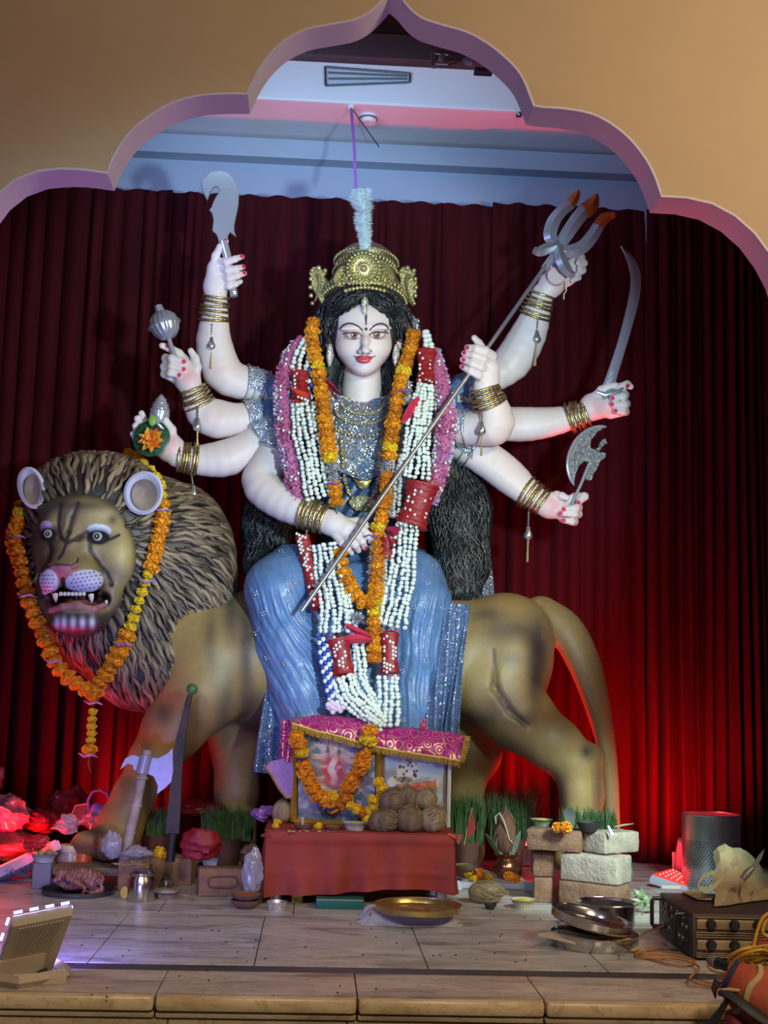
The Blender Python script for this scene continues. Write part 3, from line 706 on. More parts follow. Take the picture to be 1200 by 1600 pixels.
# ------------------------------- eyes, teeth, tongue, ears
for (x, y, d, r) in ((152, 838, hw-14, 7.5), (75, 834, hw-10, 6.5)):
    ey = part('eye', MB().ell(W([(x, y, d)], YI)[0], r*SI), mat('eye_white', (0.50, 0.50, 0.42), 0.15, coat=0.5), lion, label='pale round glass eye')
    fr = W([(x-0.6, y-0.3, d-r)], YI)[0]; 
    part('iris', MB().lathe([(0.001, 0.0018), (r*0.42*SI, 0.0010), (r*0.55*SI, -0.001)], fr, (0, -1, 0.05), 16), mat('eye_ring', (0.03, 0.03, 0.03), 0.15), ey)
    part('pupil', MB().lathe([(0.001, 0.0024), (r*0.22*SI, 0.0020)], fr, (0, -1, 0.05), 12), mat('eye_pupil', (0.30, 0.30, 0.26), 0.1), ey)
M_th = mat('tooth_ivory', (0.72, 0.70, 0.62), 0.25)
for (x, y, l, r, d) in ((86, 928, 13, 4.6, hw-42), (142, 929, 13, 4.6, hw-38)):
    part('fang', MB().tube(W([(x, y, d), (x+1, y+l*0.5, d-1), (x+1.5, y+l, d)], YI), [r*SI, r*0.75*SI, 0.0006], 10), M_th, lion)
for i, x in enumerate(range(95, 135, 6)):
    part('tooth', MB().ell(W([(x, 928+0.1*(i % 2), hw-42)], YI)[0], (3.0*SI, 2.5*SI, 3.4*SI), 8, 6), M_th, lion)
for x in (160, 166): part('tooth', MB().ell(W([(x, 945-(x-160)*0.6, hw-26)], YI)[0], (2.5*SI, 2.5*SI, 4.0*SI), 8, 6), M_th, lion)
tg = W([(95, 950, hw-18), (112, 943, hw-30), (132, 942, hw-30), (150, 946, hw-14)], YI)
part('tongue', MB().tube(tg, [8*SI, 10*SI, 10*SI, 7*SI], 12, flat=0.5), mat('tongue_pink', (0.30, 0.09, 0.10), 0.3), lion)
def ear(cx, cy, rx, ry, rot, d):
    rows = []
    for i in range(9):
        q = i/8.0; row = []
        for k in range(25):
            t = 2*math.pi*k/24; x = math.cos(t)*rx*q; y = math.sin(t)*ry*q
            xr, yr = x*math.cos(rot)-y*math.sin(rot), x*math.sin(rot)+y*math.cos(rot)
            row.append((cx+xr, cy+yr, d + 20*(1-q**2) - 3*math.sin(q*math.pi)))
        rows.append(W(row, YI))
    e = part('ear', MB().sheet(rows, 5*SI), mat('ear_paint', (0.50, 0.49, 0.62), 0.5, col2=(0.56, 0.55, 0.70), scale=18), lion, 60, label='rounded pale lilac ear')
    inn = [W([(cx+2+math.cos(t)*rx*q*0.74, cy+3+math.sin(t)*ry*q*0.78, d+20*(1-(q*0.76)**2)-5.5-3*math.sin(q*.76*math.pi)) for t in np.linspace(0, 2*math.pi, 21)], YI) for q in np.linspace(0, 1, 6)]
    part('inner_ear', MB().sheet(inn, 1*SI), mat('inner_ear_paint', (0.17, 0.12, 0.11), 0.6, col2=(0.30, 0.24, 0.20), scale=20), e, 60)
ear(224, 770, 27, 31, 0.25, hw-6); ear(49, 762, 17, 30, -0.25, hw+20)

# ------------------------------- mane
MN = Field((5, 690, -135), (400, 1135, 150), 3.2)
MN.ell((150, 800, -30), (112, 88, 82), 20); MN.ell((178, 860, -15), (135, 120, 88), 24); MN.ell((265, 875, 5), (98, 118, 84), 24)
MN.ell((190, 970, -28), (120, 88, 80), 24); MN.ell((225, 1040, -38), (78, 66, 70), 22); MN.ell((300, 940, 0), (70, 76, 80), 20); MN.ell((140, 760, -40), (84, 44, 62), 18)
MN.ell((92, 905, -32), (54, 95, 66), 20)
# hollow for the face
MN.ell((128, 876, hw-10), (76, 96, 84), 14, 0.0, True)
mv, mf = MN.net(2)
MCa = np.tile(np.array([0.030, 0.021, 0.020]), (len(mv), 1))
mane = sculpt('mane', [(mv, mf, MCa)], YI, mat('mane_paint', (0.1, 0.07, 0.05), 0.45, attr=True, bump=0.25, bscale=140), lion)
# locks laid along the flow of the hair
gr = MN.grad(mv); ok = (gr[:, 2] < 0.45)
pool = mv[ok]; pick = rng.choice(len(pool), 3400, replace=False); P0 = pool[pick]
keep = []; taken = []
for p in P0:
    if all((p[0]-q[0])**2+(p[1]-q[1])**2+(p[2]-q[2])**2 > 9.3**2 for q in taken): taken.append(p)
P0 = np.array(taken)
def flow(p):
    d = p[:, :2]-np.array([128, 872]); r = np.linalg.norm(d, axis=1)[:, None]+1e-6; d = d/r
    down = sm(p[:, 1], 800, 980)[:, None]*0.9+0.18; right = sm(p[:, 0], 170, 330)[:, None]*0.5
    o = d*1.0 + np.array([0, 1])*down + np.array([1, 0])*right*0.6
    z = np.where(p[:, 1] < 790, 0.5, 0.15)[:, None]
    return np.hstack([o, z*np.ones((len(p), 1))])
L = MB(); steps = 8; paths = [P0]; cur = P0.copy(); ln = rng.uniform(5.0, 10.0, len(P0)); ph = rng.uniform(0, 6.28, len(P0)); wam = rng.uniform(0.12, 0.5, len(P0))
for s_ in range(steps):
    n = MN.grad(cur); d = flow(cur); d = d - n*(d*n).sum(1)[:, None]; d /= np.linalg.norm(d, axis=1)[:, None]+1e-9
    side = np.cross(n, d); wv = np.sin(ph+s_*1.25)*wam
    cur = cur + (d+side*wv[:, None])*ln[:, None]; cur = cur - n*(MN.sample(cur)-1.0-2.2*math.sin(math.pi*(s_+1)/(steps+1)))[:, None]*0.8
    paths.append(cur.copy())
paths = np.stack(paths, 1)
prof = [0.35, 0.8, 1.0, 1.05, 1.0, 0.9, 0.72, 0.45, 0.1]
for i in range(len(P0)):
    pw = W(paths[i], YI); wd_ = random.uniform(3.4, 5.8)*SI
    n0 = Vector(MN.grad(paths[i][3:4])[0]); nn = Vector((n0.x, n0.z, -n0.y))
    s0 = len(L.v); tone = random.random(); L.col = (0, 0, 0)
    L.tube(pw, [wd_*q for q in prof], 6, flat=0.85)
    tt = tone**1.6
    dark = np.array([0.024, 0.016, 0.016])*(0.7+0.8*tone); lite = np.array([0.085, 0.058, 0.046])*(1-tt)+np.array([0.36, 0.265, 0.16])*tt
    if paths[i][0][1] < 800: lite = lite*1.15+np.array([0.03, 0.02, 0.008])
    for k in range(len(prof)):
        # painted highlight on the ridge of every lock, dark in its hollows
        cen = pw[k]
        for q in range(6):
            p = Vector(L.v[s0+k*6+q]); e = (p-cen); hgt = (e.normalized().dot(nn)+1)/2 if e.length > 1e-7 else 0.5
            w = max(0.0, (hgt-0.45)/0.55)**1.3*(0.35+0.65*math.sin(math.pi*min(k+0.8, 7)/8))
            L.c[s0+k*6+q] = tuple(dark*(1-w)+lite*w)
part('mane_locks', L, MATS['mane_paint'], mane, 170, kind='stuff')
# ================================================================ GODDESS
idol = thing('goddess_statue', P(570, 1140, YI), 'pale eight armed goddess statue in blue sequined dress seated on the lion', 'statue')
SK = np.array([0.74, 0.655, 0.64])
RED = (0.62, 0.02, 0.10)
# ------------------------------- head
G = Field((508, 462, -108), (630, 672, 40), 1.0)
G.ell((568, 512, -18), (50, 60, 58), 6)
G.ell((568, 500, -36), (45, 34, 38), 14)
G.ell((568, 538, -36), (41, 42, 42), 16)
G.ell((568, 566, -50), (22, 19, 22), 16); G.ell((568, 576, -58), (13, 9, 11), 10)
G.ell((546, 543, -56), (16, 15, 16), 14); G.ell((591, 543, -56), (16, 15, 16), 14)
G.cap((566, 585, -14), (565, 650, 0), 29, 36, 10); G.ell((565, 665, 0), (70, 34, 40), 16)
G.chain([(571, 512, -76, 4.5), (571, 532, -83, 4.6), (571, 545, -92, 5.0)], 8); G.ell((571, 548, -92), (6, 4.6, 6), 5)
G.ell((563.5, 549.5, -86), (4.2, 3.6, 5), 4); G.ell((578.5, 549.5, -86), (4.2, 3.6, 5), 4)
G.ell((553, 523, -92), (15, 7.5, 13), 7, 0.05, True); G.ell((589.5, 522, -92), (15, 7.5, 13), 7, -0.05, True)
G.ell((553, 525, -72), (13.5, 7.0, 9.5), 4); G.ell((589.5, 524, -72), (13.5, 7.0, 9.5), 4)
G.ell((549, 512, -72), (18, 4.5, 8), 7, -0.1); G.ell((594, 511, -72), (18, 4.5, 8), 7, 0.1)
G.ell((565, 558.6, -81), (8, 3.0, 5), 4, -0.12); G.ell((573.5, 558.6, -81), (8, 3.0, 5), 4, 0.12); G.ell((569, 563.8, -81), (10, 3.4, 5.5), 4)
G.ell((516.5, 537, -34), (8, 14, 9), 4); G.ell((620.5, 537, -34), (8, 14, 9), 4); G.cap((522, 537, -30), (545, 537, -20), 6, 6, 4); G.cap((615, 537, -30), (592, 537, -20), 6, 6, 4)
v, f = G.net(1)
C = np.tile(SK, (len(v), 1))
paint(C, 0.35*gau(v, (536, 552), (16, 18)), (0.72, 0.46, 0.46)); paint(C, 0.35*gau(v, (603, 552), (16, 18)), (0.72, 0.46, 0.46))
paint(C, 0.45*sm(seg_dist(v, [(530, 560), (548, 580), (568, 588), (588, 580), (606, 560)]), 7, 1), (0.70, 0.36, 0.36))
paint(C, 0.7*gau(v, (515, 536), (9, 14))*(v[:, 0] < 522), (0.72, 0.42, 0.42)); paint(C, 0.7*gau(v, (621, 536), (9, 14))*(v[:, 0] > 614), (0.72, 0.42, 0.42))
fr_ = v[:, 2] < -40
def eye_paint(cx, cy, sx):
    x = (v[:, 0]-cx)*sx; y = v[:, 1]-cy                      # x grows toward the temple
    paint(C, 0.5*fr_*gau(v, (cx+sx*2, cy-1), (18, 7.0)), (0.56, 0.30, 0.25))
    t = np.clip((x+13)/29.0, 0, 1); upl = -5.6*np.sin(np.pi*np.clip(t, 0, 1)**0.9) - 3.4*sm(x, 4, 16); lol = 5.2*np.sin(np.pi*np.clip((x+13)/27.0, 0, 1)) - 2.6*sm(x, 4, 15)
    inside = (y > upl) & (y < lol) & (x > -13) & (x < 14)
    C[inside & fr_] = (0.70, 0.62, 0.60)
    ir = np.sqrt(((x+0.5)/5.6)**2+((y+0.4)/5.2)**2)
    C[inside & fr_ & (ir < 1)] = (0.11, 0.050, 0.040); C[inside & fr_ & (ir < 0.86)] = (0.24, 0.135, 0.115); C[inside & fr_ & (ir < 0.48)] = (0.02, 0.012, 0.012)
    C[inside & fr_ & (np.sqrt(((v[:, 0]-cx+2.2))**2+(y+2.0)**2) < 1.4)] = (0.8, 0.8, 0.8)
    paint(C, fr_*sm(np.abs(y-upl), 1.9, 0.5)*(x > -13)*(x < 18), (0.05, 0.02, 0.022))
    paint(C, 0.8*fr_*sm(np.abs(y-lol), 1.5, 0.4)*(x > -12)*(x < 13), (0.12, 0.03, 0.03))
    paint(C, 0.8*fr_*sm(np.abs(y-upl+3.2), 1.3, 0.3)*(x > -10)*(x < 16), (0.40, 0.16, 0.12))
eye_paint(553, 525, -1); eye_paint(589.5, 524, 1)
paint(C, fr_*sm(seg_dist(v, [(532, 513), (537, 507.5), (544, 505), (552, 506), (560, 510), (566, 515.5)]), 1.9, 0.7), (0.03, 0.04, 0.055))
paint(C, fr_*sm(seg_dist(v, [(578, 515.5), (584, 509.5), (590, 506.5), (597, 505.5), (603, 508), (607, 513.5)]), 1.9, 0.7), (0.03, 0.04, 0.055))
paint(C, fr_*sm(np.hypot(v[:, 0]-572, v[:, 1]-514), 3.0, 2.0), (0.045, 0.045, 0.07))
paint(C, fr_*sm(seg_dist(v, [(571.5, 492), (572, 507)])-1.0*sm(v[:, 1], 508, 492), 1.8, 0.6), (0.05, 0.055, 0.07))
lip = np.maximum(sm(((v[:, 0]-569)/13.5)**2+((v[:, 1]-559.3)/4.0)**2, 1.15, .85), sm(((v[:, 0]-569)/10)**2+((v[:, 1]-563.5)/4.6)**2, 1.15, .85))
lip *= (v[:, 1] > 555.6+np.maximum(0, 1.5-np.abs(v[:, 0]-569))*0.9)
paint(C, lip*fr_, (0.66, 0.055, 0.10)); paint(C, 0.5*lip*fr_*gau(v, (570, 564), (5, 1.6)), (0.80, 0.30, 0.36))
paint(C, 0.9*fr_*sm(seg_dist(v, [(553, 556.5), (560, 558.8), (566, 560.8), (569, 560.2), (572.5, 560.8), (579, 558.8), (586, 556.5)]), 1.5, 0.5), (0.25, 0.015, 0.03))
paint(C, 0.5*fr_*sm(np.hypot((v[:, 0]-565)/2.2, v[:, 1]-552.3), 1.2, .5), (0.40, 0.2, 0.18)); paint(C, 0.5*fr_*sm(np.hypot((v[:, 0]-577)/2.2, v[:, 1]-552.3), 1.2, .5), (0.40, 0.2, 0.18))
pieces = [(v, f, np.clip(C, 0.005, 1))]

# ------------------------------- arms: shoulder to wrist, (px, px, depth, radius)
ARMS = {
 'a1': [(470, 632, 25, 26), (410, 605, 25, 25), (366, 594, 15, 28), (346, 578, 10, 31), (334, 535, 4, 28), (336, 495, 0, 21), (338, 462, 0, 17)],
 'a2': [(480, 652, 10, 26), (410, 650, 8, 24), (370, 655, 0, 25), (336, 654, -8, 31), (312, 640, -12, 24), (303, 618, -15, 18), (300, 606, -16, 17)],
 'a3': [(470, 655, -5, 26), (410, 682, -10, 25), (384, 702, -14, 26), (352, 716, -20, 29), (315, 719, -22, 24), (290, 716, -24, 19), (276, 712, -25, 18)],
 'a4': [(466, 650, -20, 27), (438, 690, -25, 26), (418, 728, -32, 28), (408, 756, -42, 30), (440, 784, -66, 28), (478, 802, -86, 23), (504, 811, -95, 19)],
 'b1': [(680, 632, 25, 26), (735, 604, 20, 25), (782, 580, 12, 27), (804, 560, 8, 30), (826, 522, 2, 28), (841, 482, -2, 20), (848, 458, -4, 17)],
 'b2': [(672, 650, -25, 27), (716, 668, -32, 26), (748, 668, -44, 28), (773, 663, -54, 31), (770, 634, -62, 24), (762, 616, -66, 19), (757, 604, -68, 18)],
 'b3': [(690, 652, 12, 25), (760, 660, 10, 25), (815, 663, 4, 27), (862, 659, 0, 23), (900, 650, -4, 18), (916, 644, -5, 17)],
 'b4': [(690, 670, 5, 27), (740, 705, 0, 27), (770, 724, -4, 28), (800, 748, -8, 27), (826, 771, -12, 21), (846, 784, -14, 17)],
}
def arm_piece(pts):
    p = spline(pts, 16); lo = p[:, :3].min(0)-44; hi = p[:, :3].max(0)+44
    A = Field(lo, hi, 1.9); A.chain([tuple(q) for q in p], 1.5); v, f = A.net(2)
    C = np.tile(SK, (len(v), 1)); e = pts[3]
    paint(C, 0.28*gau(v, (e[0], e[1]), 20)*(vnoise(v*0.05, 3)*0.5+0.7), (0.70, 0.45, 0.36)); return (v, f, C)
for a in ARMS.values(): pieces.append(arm_piece(a))

# ------------------------------- hands
def hand(palm, fingers, nails, pink=None, ells=()):
    pts = np.array([q[:3] for c in [palm]+fingers for q in c] + [e[0] for e in ells]); lo = pts.min(0)-26; hi = pts.max(0)+26
    A = Field(lo, hi, 1.0)
    A.chain(palm, 8)
    for e in ells: A.ell(e[0], e[1], 7, e[2] if len(e) > 2 else 0)
    Fg = Field(lo, hi, 1.0)
    for c in fingers:
        T = Field(lo, hi, 1.0); T.chain(c, 2.5)
        Fg.f = np.minimum(Fg.f, T.f) + 0.0
    # fingers blend into the palm, but not into one another
    a, b = A.f, Fg.f; k = 4.5; h = np.maximum(k-np.abs(a-b), 0)/k; A.f = np.minimum(a, b)-h*h*k/4
    v, f = A.net(1); C = np.tile(SK, (len(v), 1))
    if pink is not None: paint(C, 0.7*gau(v, pink[:2], pink[2]), (0.78, 0.34, 0.38))
    for c in fingers:
        for q in c[1:-1]: paint(C, 0.12*gau(v, q[:2], 5), (0.72, 0.42, 0.40))
    for n in nails:
        d = np.hypot(v[:, 0]-n[0], v[:, 1]-n[1]); paint(C, sm(d, 4.4, 2.6)*(v[:, 2] < n[2]), RED)
    pieces.append((v, f, C)); return A
# cleaver hand
hand([(338, 470, 0, 16), (337, 448, 0, 18), (338, 420, 0, 15)],
     [[(334, 420, -4, 8), (337, 400, -8, 6.5), (344, 386, -13, 5.5), (353, 377, -13, 4.4)],
      [(338, 409, -4, 7), (354, 409, -19, 6.2), (367, 405, -21, 5.4), (378, 401, -16, 4.2)],
      [(340, 421, -4, 7), (356, 422, -20, 6.2), (369, 420, -22, 5.4), (380, 417, -16, 4.2)],
      [(342, 433, -4, 7), (358, 435, -20, 6.2), (371, 431, -22, 5.4), (382, 427, -16, 4.2)],
      [(344, 444, -4, 6.5), (358, 447, -18, 5.6), (368, 444, -19, 4.8), (376, 440, -14, 3.8)]],
     [(352, 375, 0), (378, 400, 0), (381, 416, 0), (382, 426, 0)])
# mace hand, palm to the front
hand([(301, 610, -16, 16), (293, 594, -14, 19), (284, 576, -12, 18)],
     [[(302, 594, -16, 9), (307, 574, -18, 8), (305, 560, -18, 6.5), (298, 548, -20, 5)],
      [(290, 564, -8, 8), (279, 553, -8, 7.5), (265, 544, -12, 6.2), (253, 540, -18, 5)],
      [(274, 570, -10, 8), (259, 560, -14, 7), (268, 560, -28, 6.4), (286, 565, -30, 5)],
      [(272, 580, -10, 8), (257, 573, -14, 7), (268, 572, -28, 6.4), (286, 577, -30, 4.8)],
      [(274, 592, -10, 7.5), (257, 584, -14, 6.6), (266, 583, -27, 6), (279, 586, -29, 4.6)]],
     [(287, 565, -28), (287, 577, -28), (280, 586, -27), (261, 541, -16)], (295, 590, 14))
# lotus and conch hand, palm to the front
hand([(284, 712, -25, 17), (266, 700, -24, 21), (250, 690, -20, 20)],
     [[(268, 694, -28, 10), (267, 672, -30, 8.5), (257, 656, -34, 6.5), (243, 646, -38, 4.6)],
      [(244, 680, -16, 9), (232, 668, -14, 7.5), (225, 656, -18, 6), (221, 646, -26, 5.2)],
      [(238, 686, -16, 9), (225, 676, -14, 7.5), (218, 664, -18, 6), (214, 654, -26, 5.2)],
      [(236, 694, -16, 9), (222, 686, -14, 7.5), (214, 675, -18, 6), (211, 665, -26, 5)],
      [(240, 704, -18, 8), (224, 697, -16, 6.5), (213, 687, -20, 5.2), (207, 678, -26, 4.4)]],
     [], (262, 694, 20))
# front left hand over the trident shaft
hand([(498, 809, -93, 19), (520, 818, -100, 19), (540, 828, -106, 17)],
     [[(542, 818, -100, 9), (558, 815, -100, 7), (570, 820, -98, 5.8), (580, 826, -96, 4.6)],
      [(550, 824, -110, 8.5), (565, 826, -120, 7), (576, 837, -122, 6), (582, 847, -114, 4.8)],
      [(544, 831, -110, 8.5), (556, 836, -122, 7), (566, 846, -124, 6), (570, 855, -115, 4.8)],
      [(536, 836, -110, 8.5), (545, 843, -122, 7), (555, 852, -123, 6), (560, 860, -114, 4.8)],
      [(527, 838, -108, 8), (535, 848, -118, 6.6), (543, 857, -119, 5.6), (549, 864, -112, 4.6)]],
     [(583, 848, -100), (573, 857, -100), (580, 826, -96)])
# front right hand on the shaft, fingers to the left
hand([(757, 612, -66, 18), (762, 594, -68, 17), (766, 575, -70, 15)],
     [[(762, 566, -62, 8), (755, 546, -60, 7), (748, 536, -60, 6), (741, 528, -62, 5)],
      [(769, 556, -74, 8), (758, 548, -88, 7), (745, 544, -90, 6.2), (730, 543, -82, 4.8)],
      [(767, 568, -74, 8), (755, 560, -90, 7), (741, 555, -92, 6.2), (725, 552, -84, 4.8)],
      [(763, 580, -74, 8), (751, 573, -90, 7), (738, 568, -92, 6.2), (723, 562, -84, 4.8)],
      [(758, 591, -74, 7.5), (747, 586, -88, 6.6), (735, 580, -90, 5.6), (722, 573, -83, 4.4)]],
     [(730, 543, -70), (725, 551, -70), (724, 562, -70), (722.5, 573, -70)])
# upper right hand behind the trident head
hand([(849, 460, -4, 16), (862, 444, -4, 19), (880, 428, -4, 19)],
     [[(862, 430, -8, 9), (866, 414, -14, 7.5), (874, 404, -22, 6), (884, 400, -26, 5)],
      [(888, 416, -6, 8.5), (901, 404, -10, 7), (908, 402, -20, 6.2), (904, 410, -26, 5)],
      [(892, 424, -6, 8.5), (906, 412, -10, 7), (912, 411, -20, 6.2), (906, 419, -26, 5)],
      [(892, 432, -6, 8), (905, 423, -10, 6.8), (910, 422, -19, 6), (902, 429, -25, 4.8)],
      [(888, 440, -6, 7.5), (899, 433, -10, 6.2), (903, 433, -18, 5.4), (895, 438, -23, 4.4)]],
     [], (872, 440, 16))
# sword hand
hand([(914, 645, -5, 16), (926, 636, -6, 20), (944, 634, -6, 19)],
     [[(930, 622, -10, 9), (940, 610, -14, 7.5), (952, 604, -18, 6), (962, 602, -20, 5)],
      [(952, 616, -6, 8.5), (966, 606, -8, 7), (980, 601, -14, 6.4), (985, 604, -22, 5.2)],
      [(958, 624, -6, 8.5), (976, 617, -10, 7), (974, 619, -24, 6.2), (957, 622, -27, 5)],
      [(958, 636, -6, 8.5), (978, 631, -10, 7), (976, 632, -24, 6.2), (956, 632, -27, 5)],
      [(954, 647, -6, 8), (977, 643, -10, 6.4), (974, 643, -22, 5.8), (961, 642, -25, 4.8)]],
     [(957, 622, -22), (956, 632, -22), (961.5, 642, -20), (981, 603, -20)], (936, 638, 18))
# axe hand
hand([(844, 786, -14, 16), (858, 790, -14, 19), (874, 794, -14, 17)],
     [[(860, 778, -18, 8), (870, 774, -24, 7), (878, 775, -30, 6), (886, 778, -32, 4.8)],
      [(884, 784, -12, 8), (900, 777, -12, 7.5), (913, 776, -20, 6.6), (905, 784, -28, 5.2)],
      [(886, 794, -12, 8), (903, 793, -14, 7), (900, 794, -28, 6), (882, 796, -32, 4.8)],
      [(886, 803, -12, 8), (903, 803, -14, 6.8), (898, 803, -28, 6), (876, 802, -32, 4.8)],
      [(880, 810, -12, 7.5), (897, 815, -14, 6.4), (894, 815, -26, 5.6), (881, 813, -29, 4.6)]],
     [(881, 796, -26), (876, 802, -26), (881, 813, -24), (904, 785, -24)], (864, 790, 16))
M_skin = mat('painted_skin', (0.8, 0.7, 0.7), 0.45, attr=True, bump=0.02, bscale=40, spec=0.35)
sculpt('body', pieces, YI, M_skin, idol)

# ------------------------------- blouse torso, skirt and sleeves
M_blue = mat('blue_satin', (0.105, 0.20, 0.41), 0.42, var=0.16, scale=26, bump=0.55, bscale=70, stretch=(1, 1, 0.35))
M_navy = mat('navy_satin', (0.035, 0.075, 0.17), 0.36, var=0.3, scale=30, bump=0.4, bscale=60)
T = Field((440, 600, -110), (710, 960, 100), 2.4)
T.ell((568, 690, -5), (96, 74, 58), 16); T.ell((574, 800, -2), (80, 96, 54), 20); T.ell((578, 895, 5), (104, 60, 72), 20)
T.ell((528, 702, -40), (36, 36, 28), 14); T.ell((612, 702, -40), (36, 36, 28), 14)
T.ell((568, 596, -20), (40, 26, 60), 8, 0, True)
v, f = T.net(2)
q = (v[:, 0]*0.86+v[:, 1]*0.55)*0.16+0.9*vnoise(v*0.02, 5); g_ = T.grad(v); v = v + g_*(1.7*np.sin(q*2.3)*sm(v[:, 1], 660, 760))[:, None]
sculpt('saree_bodice', [(v, f, None)], YI, M_navy, idol)['label'] = 'dark blue satin bodice'
def surf(Fd, x, y, w0=-140):
    p = np.array([[x, y, w] for w in np.arange(w0, 60, 1.0)]); s_ = Fd.sample(p); i = np.argmax(s_ < 0); return p[i, 2] if s_[i] < 0 else 0.0
# sequined yoke over the chest
yoke = []
for i in range(19):
    x = 506+i*124/18.0; tq = abs((x-568)/62.0); y0 = 606+20*(1-tq**2)**0.5-8*tq; y1 = 752-26*tq; row = []
    for j in range(15):
        y = y0+(y1-y0)*j/14.0; row.append((x, y, min(surf(T, x, y)-3.0, -30-0.25*(y-606)) ))
    yoke.append(W(row, YI))
part('sequined_yoke', MB().sheet(yoke, 0.002), glitter('gold_blue_sequins', (0.11, 0.19, 0.34), (0.78, 0.72, 0.50), 0.42, 420), idol, 60, label='gold and silver sequined yoke of the blouse')

LG = Field((365, 850, -190), (735, 1230, 90), 2.0)
LG.chain([(540, 905, 0, 62), (470, 905, -50, 58), (437, 922, -80, 53), (450, 1000, -84, 52), (474, 1080, -86, 50), (486, 1150, -88, 50), (490, 1210, -88, 52)], 16)
LG.chain([(600, 905, 0, 62), (640, 915, -50, 54), (660, 945, -80, 44), (655, 1020, -84, 39), (648, 1100, -86, 37), (642, 1210, -88, 40)], 16)
LG.ell((570, 905, -10), (100, 55, 70), 16); LG.ell((560, 1020, -82), (80, 140, 34), 20)
v, f = LG.net(1); g_ = LG.grad(v)
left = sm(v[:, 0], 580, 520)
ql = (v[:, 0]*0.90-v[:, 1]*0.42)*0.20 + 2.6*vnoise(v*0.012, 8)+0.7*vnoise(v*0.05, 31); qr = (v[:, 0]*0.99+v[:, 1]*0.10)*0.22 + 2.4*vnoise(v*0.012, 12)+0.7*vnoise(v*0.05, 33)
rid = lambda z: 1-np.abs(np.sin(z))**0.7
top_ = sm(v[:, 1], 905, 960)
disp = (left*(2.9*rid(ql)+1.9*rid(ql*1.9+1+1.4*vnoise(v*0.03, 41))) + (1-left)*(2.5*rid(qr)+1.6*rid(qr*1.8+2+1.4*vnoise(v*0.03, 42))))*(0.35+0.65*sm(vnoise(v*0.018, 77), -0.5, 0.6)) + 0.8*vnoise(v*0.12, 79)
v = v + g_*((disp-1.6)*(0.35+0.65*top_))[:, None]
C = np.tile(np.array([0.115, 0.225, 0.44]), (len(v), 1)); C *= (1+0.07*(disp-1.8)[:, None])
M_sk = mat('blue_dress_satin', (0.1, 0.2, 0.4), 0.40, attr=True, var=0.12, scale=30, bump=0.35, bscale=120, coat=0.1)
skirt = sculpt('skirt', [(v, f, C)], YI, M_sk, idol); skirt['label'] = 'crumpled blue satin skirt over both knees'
# tiny silver flower sequins on the skirt
st = MB(); sel = np.where((g_[:, 2] < -0.35) & (v[:, 1] < 1130))[0]; chosen = []
for i in rng.permutation(sel):
    if len(chosen) > 46: break
    if all((v[i, 0]-q[0])**2+(v[i, 1]-q[1])**2 > 26**2 for q in chosen):
        chosen.append(v[i]); c = v[i]+g_[i]*1.2
        for k in range(4):
            a = k*1.571+0.4; st.ell(W([(c[0]+3.0*math.cos(a), c[1]+3.0*math.sin(a), c[2])], YI)[0], 1.5*SI, 6, 4)
part('skirt_sequins', st, mat('silver_sequin', (0.75, 0.80, 0.86), 0.25, metal=0.8), skirt, 60, kind='stuff')

M_gl = glitter('blue_silver_sequins', (0.10, 0.17, 0.32), (0.70, 0.76, 0.84), 0.30, 380)
M_gd = glitter('dark_sequin_net', (0.014, 0.018, 0.03), (0.55, 0.65, 0.8), 0.05, 330)
def drape(name, tl, tr, bl, br, folds, amp, m, w0, w1, N=60, Mv=22, lab=None, gather=0.0):
    grid = []
    for i in range(N):
        u = i/(N-1); row = []
        for j in range(Mv):
            t = j/(Mv-1); a = np.array(tl)*(1-u)+np.array(tr)*u; b = np.array(bl)*(1-u)+np.array(br)*u
            x, y = a*(1-t)+b*t; x += 2.5*math.sin(t*5+u*9)
            row.append((x, y, w0*(1-t)+w1*t - amp*(0.4+0.6*t)*abs(math.sin(math.pi*folds*u+0.6*math.sin(t*2)))))
        grid.append(W(row, YI))
    return part(name, MB().sheet(grid, 0.0025), m, idol, 60, **({'label': lab} if lab else {}))
drape('sequined_drape', (683, 936), (735, 946), (664, 1160), (712, 1160), 5, 13, M_gl, -100, -120, lab='pleated silver blue sequined drape at the right of the skirt')
drape('sequined_drape', (420, 1000), (455, 1020), (398, 1206), (462, 1215), 4, 12, M_gl, -70, -110, lab='sequined blue drape hanging at the left of the skirt')
drape('dark_veil', (690, 664), (756, 700), (690, 950), (768, 944), 3, 7, M_gd, 62, 55, lab='dark sequined net veil hanging behind the hair')
drape('veil_border', (748, 700), (759, 705), (757, 944), (771, 944), 1, 2, glitter('veil_edge_sequins', (0.05, 0.07, 0.12), (0.62, 0.72, 0.85), 0.28, 300), 54, 47, N=8)
M_band = glitter('silver_brocade_band', (0.34, 0.42, 0.55), (0.74, 0.80, 0.86), 0.45, 520, 0.35)
SLV = {'a1': ((-1, 0.0, 0.26), (0.24, 0.345)), 'a2': ((-1, 0, 0.36), (0.35, 0.425)), 'a3': ((-1, 0, 0.24), (0.22, 0.335)), 'a4': ((-1, 0, 0.185), (0.175, 0.255)),
       'b1': ((-1, 0, 0.31), (0.305, 0.352)), 'b2': ((-1, 0, 0.24), (0.225, 0.365)), 'b3': ((-1, 0, 0.2), None), 'b4': ((-1, 0, 0.215), (0.2, 0.31))}
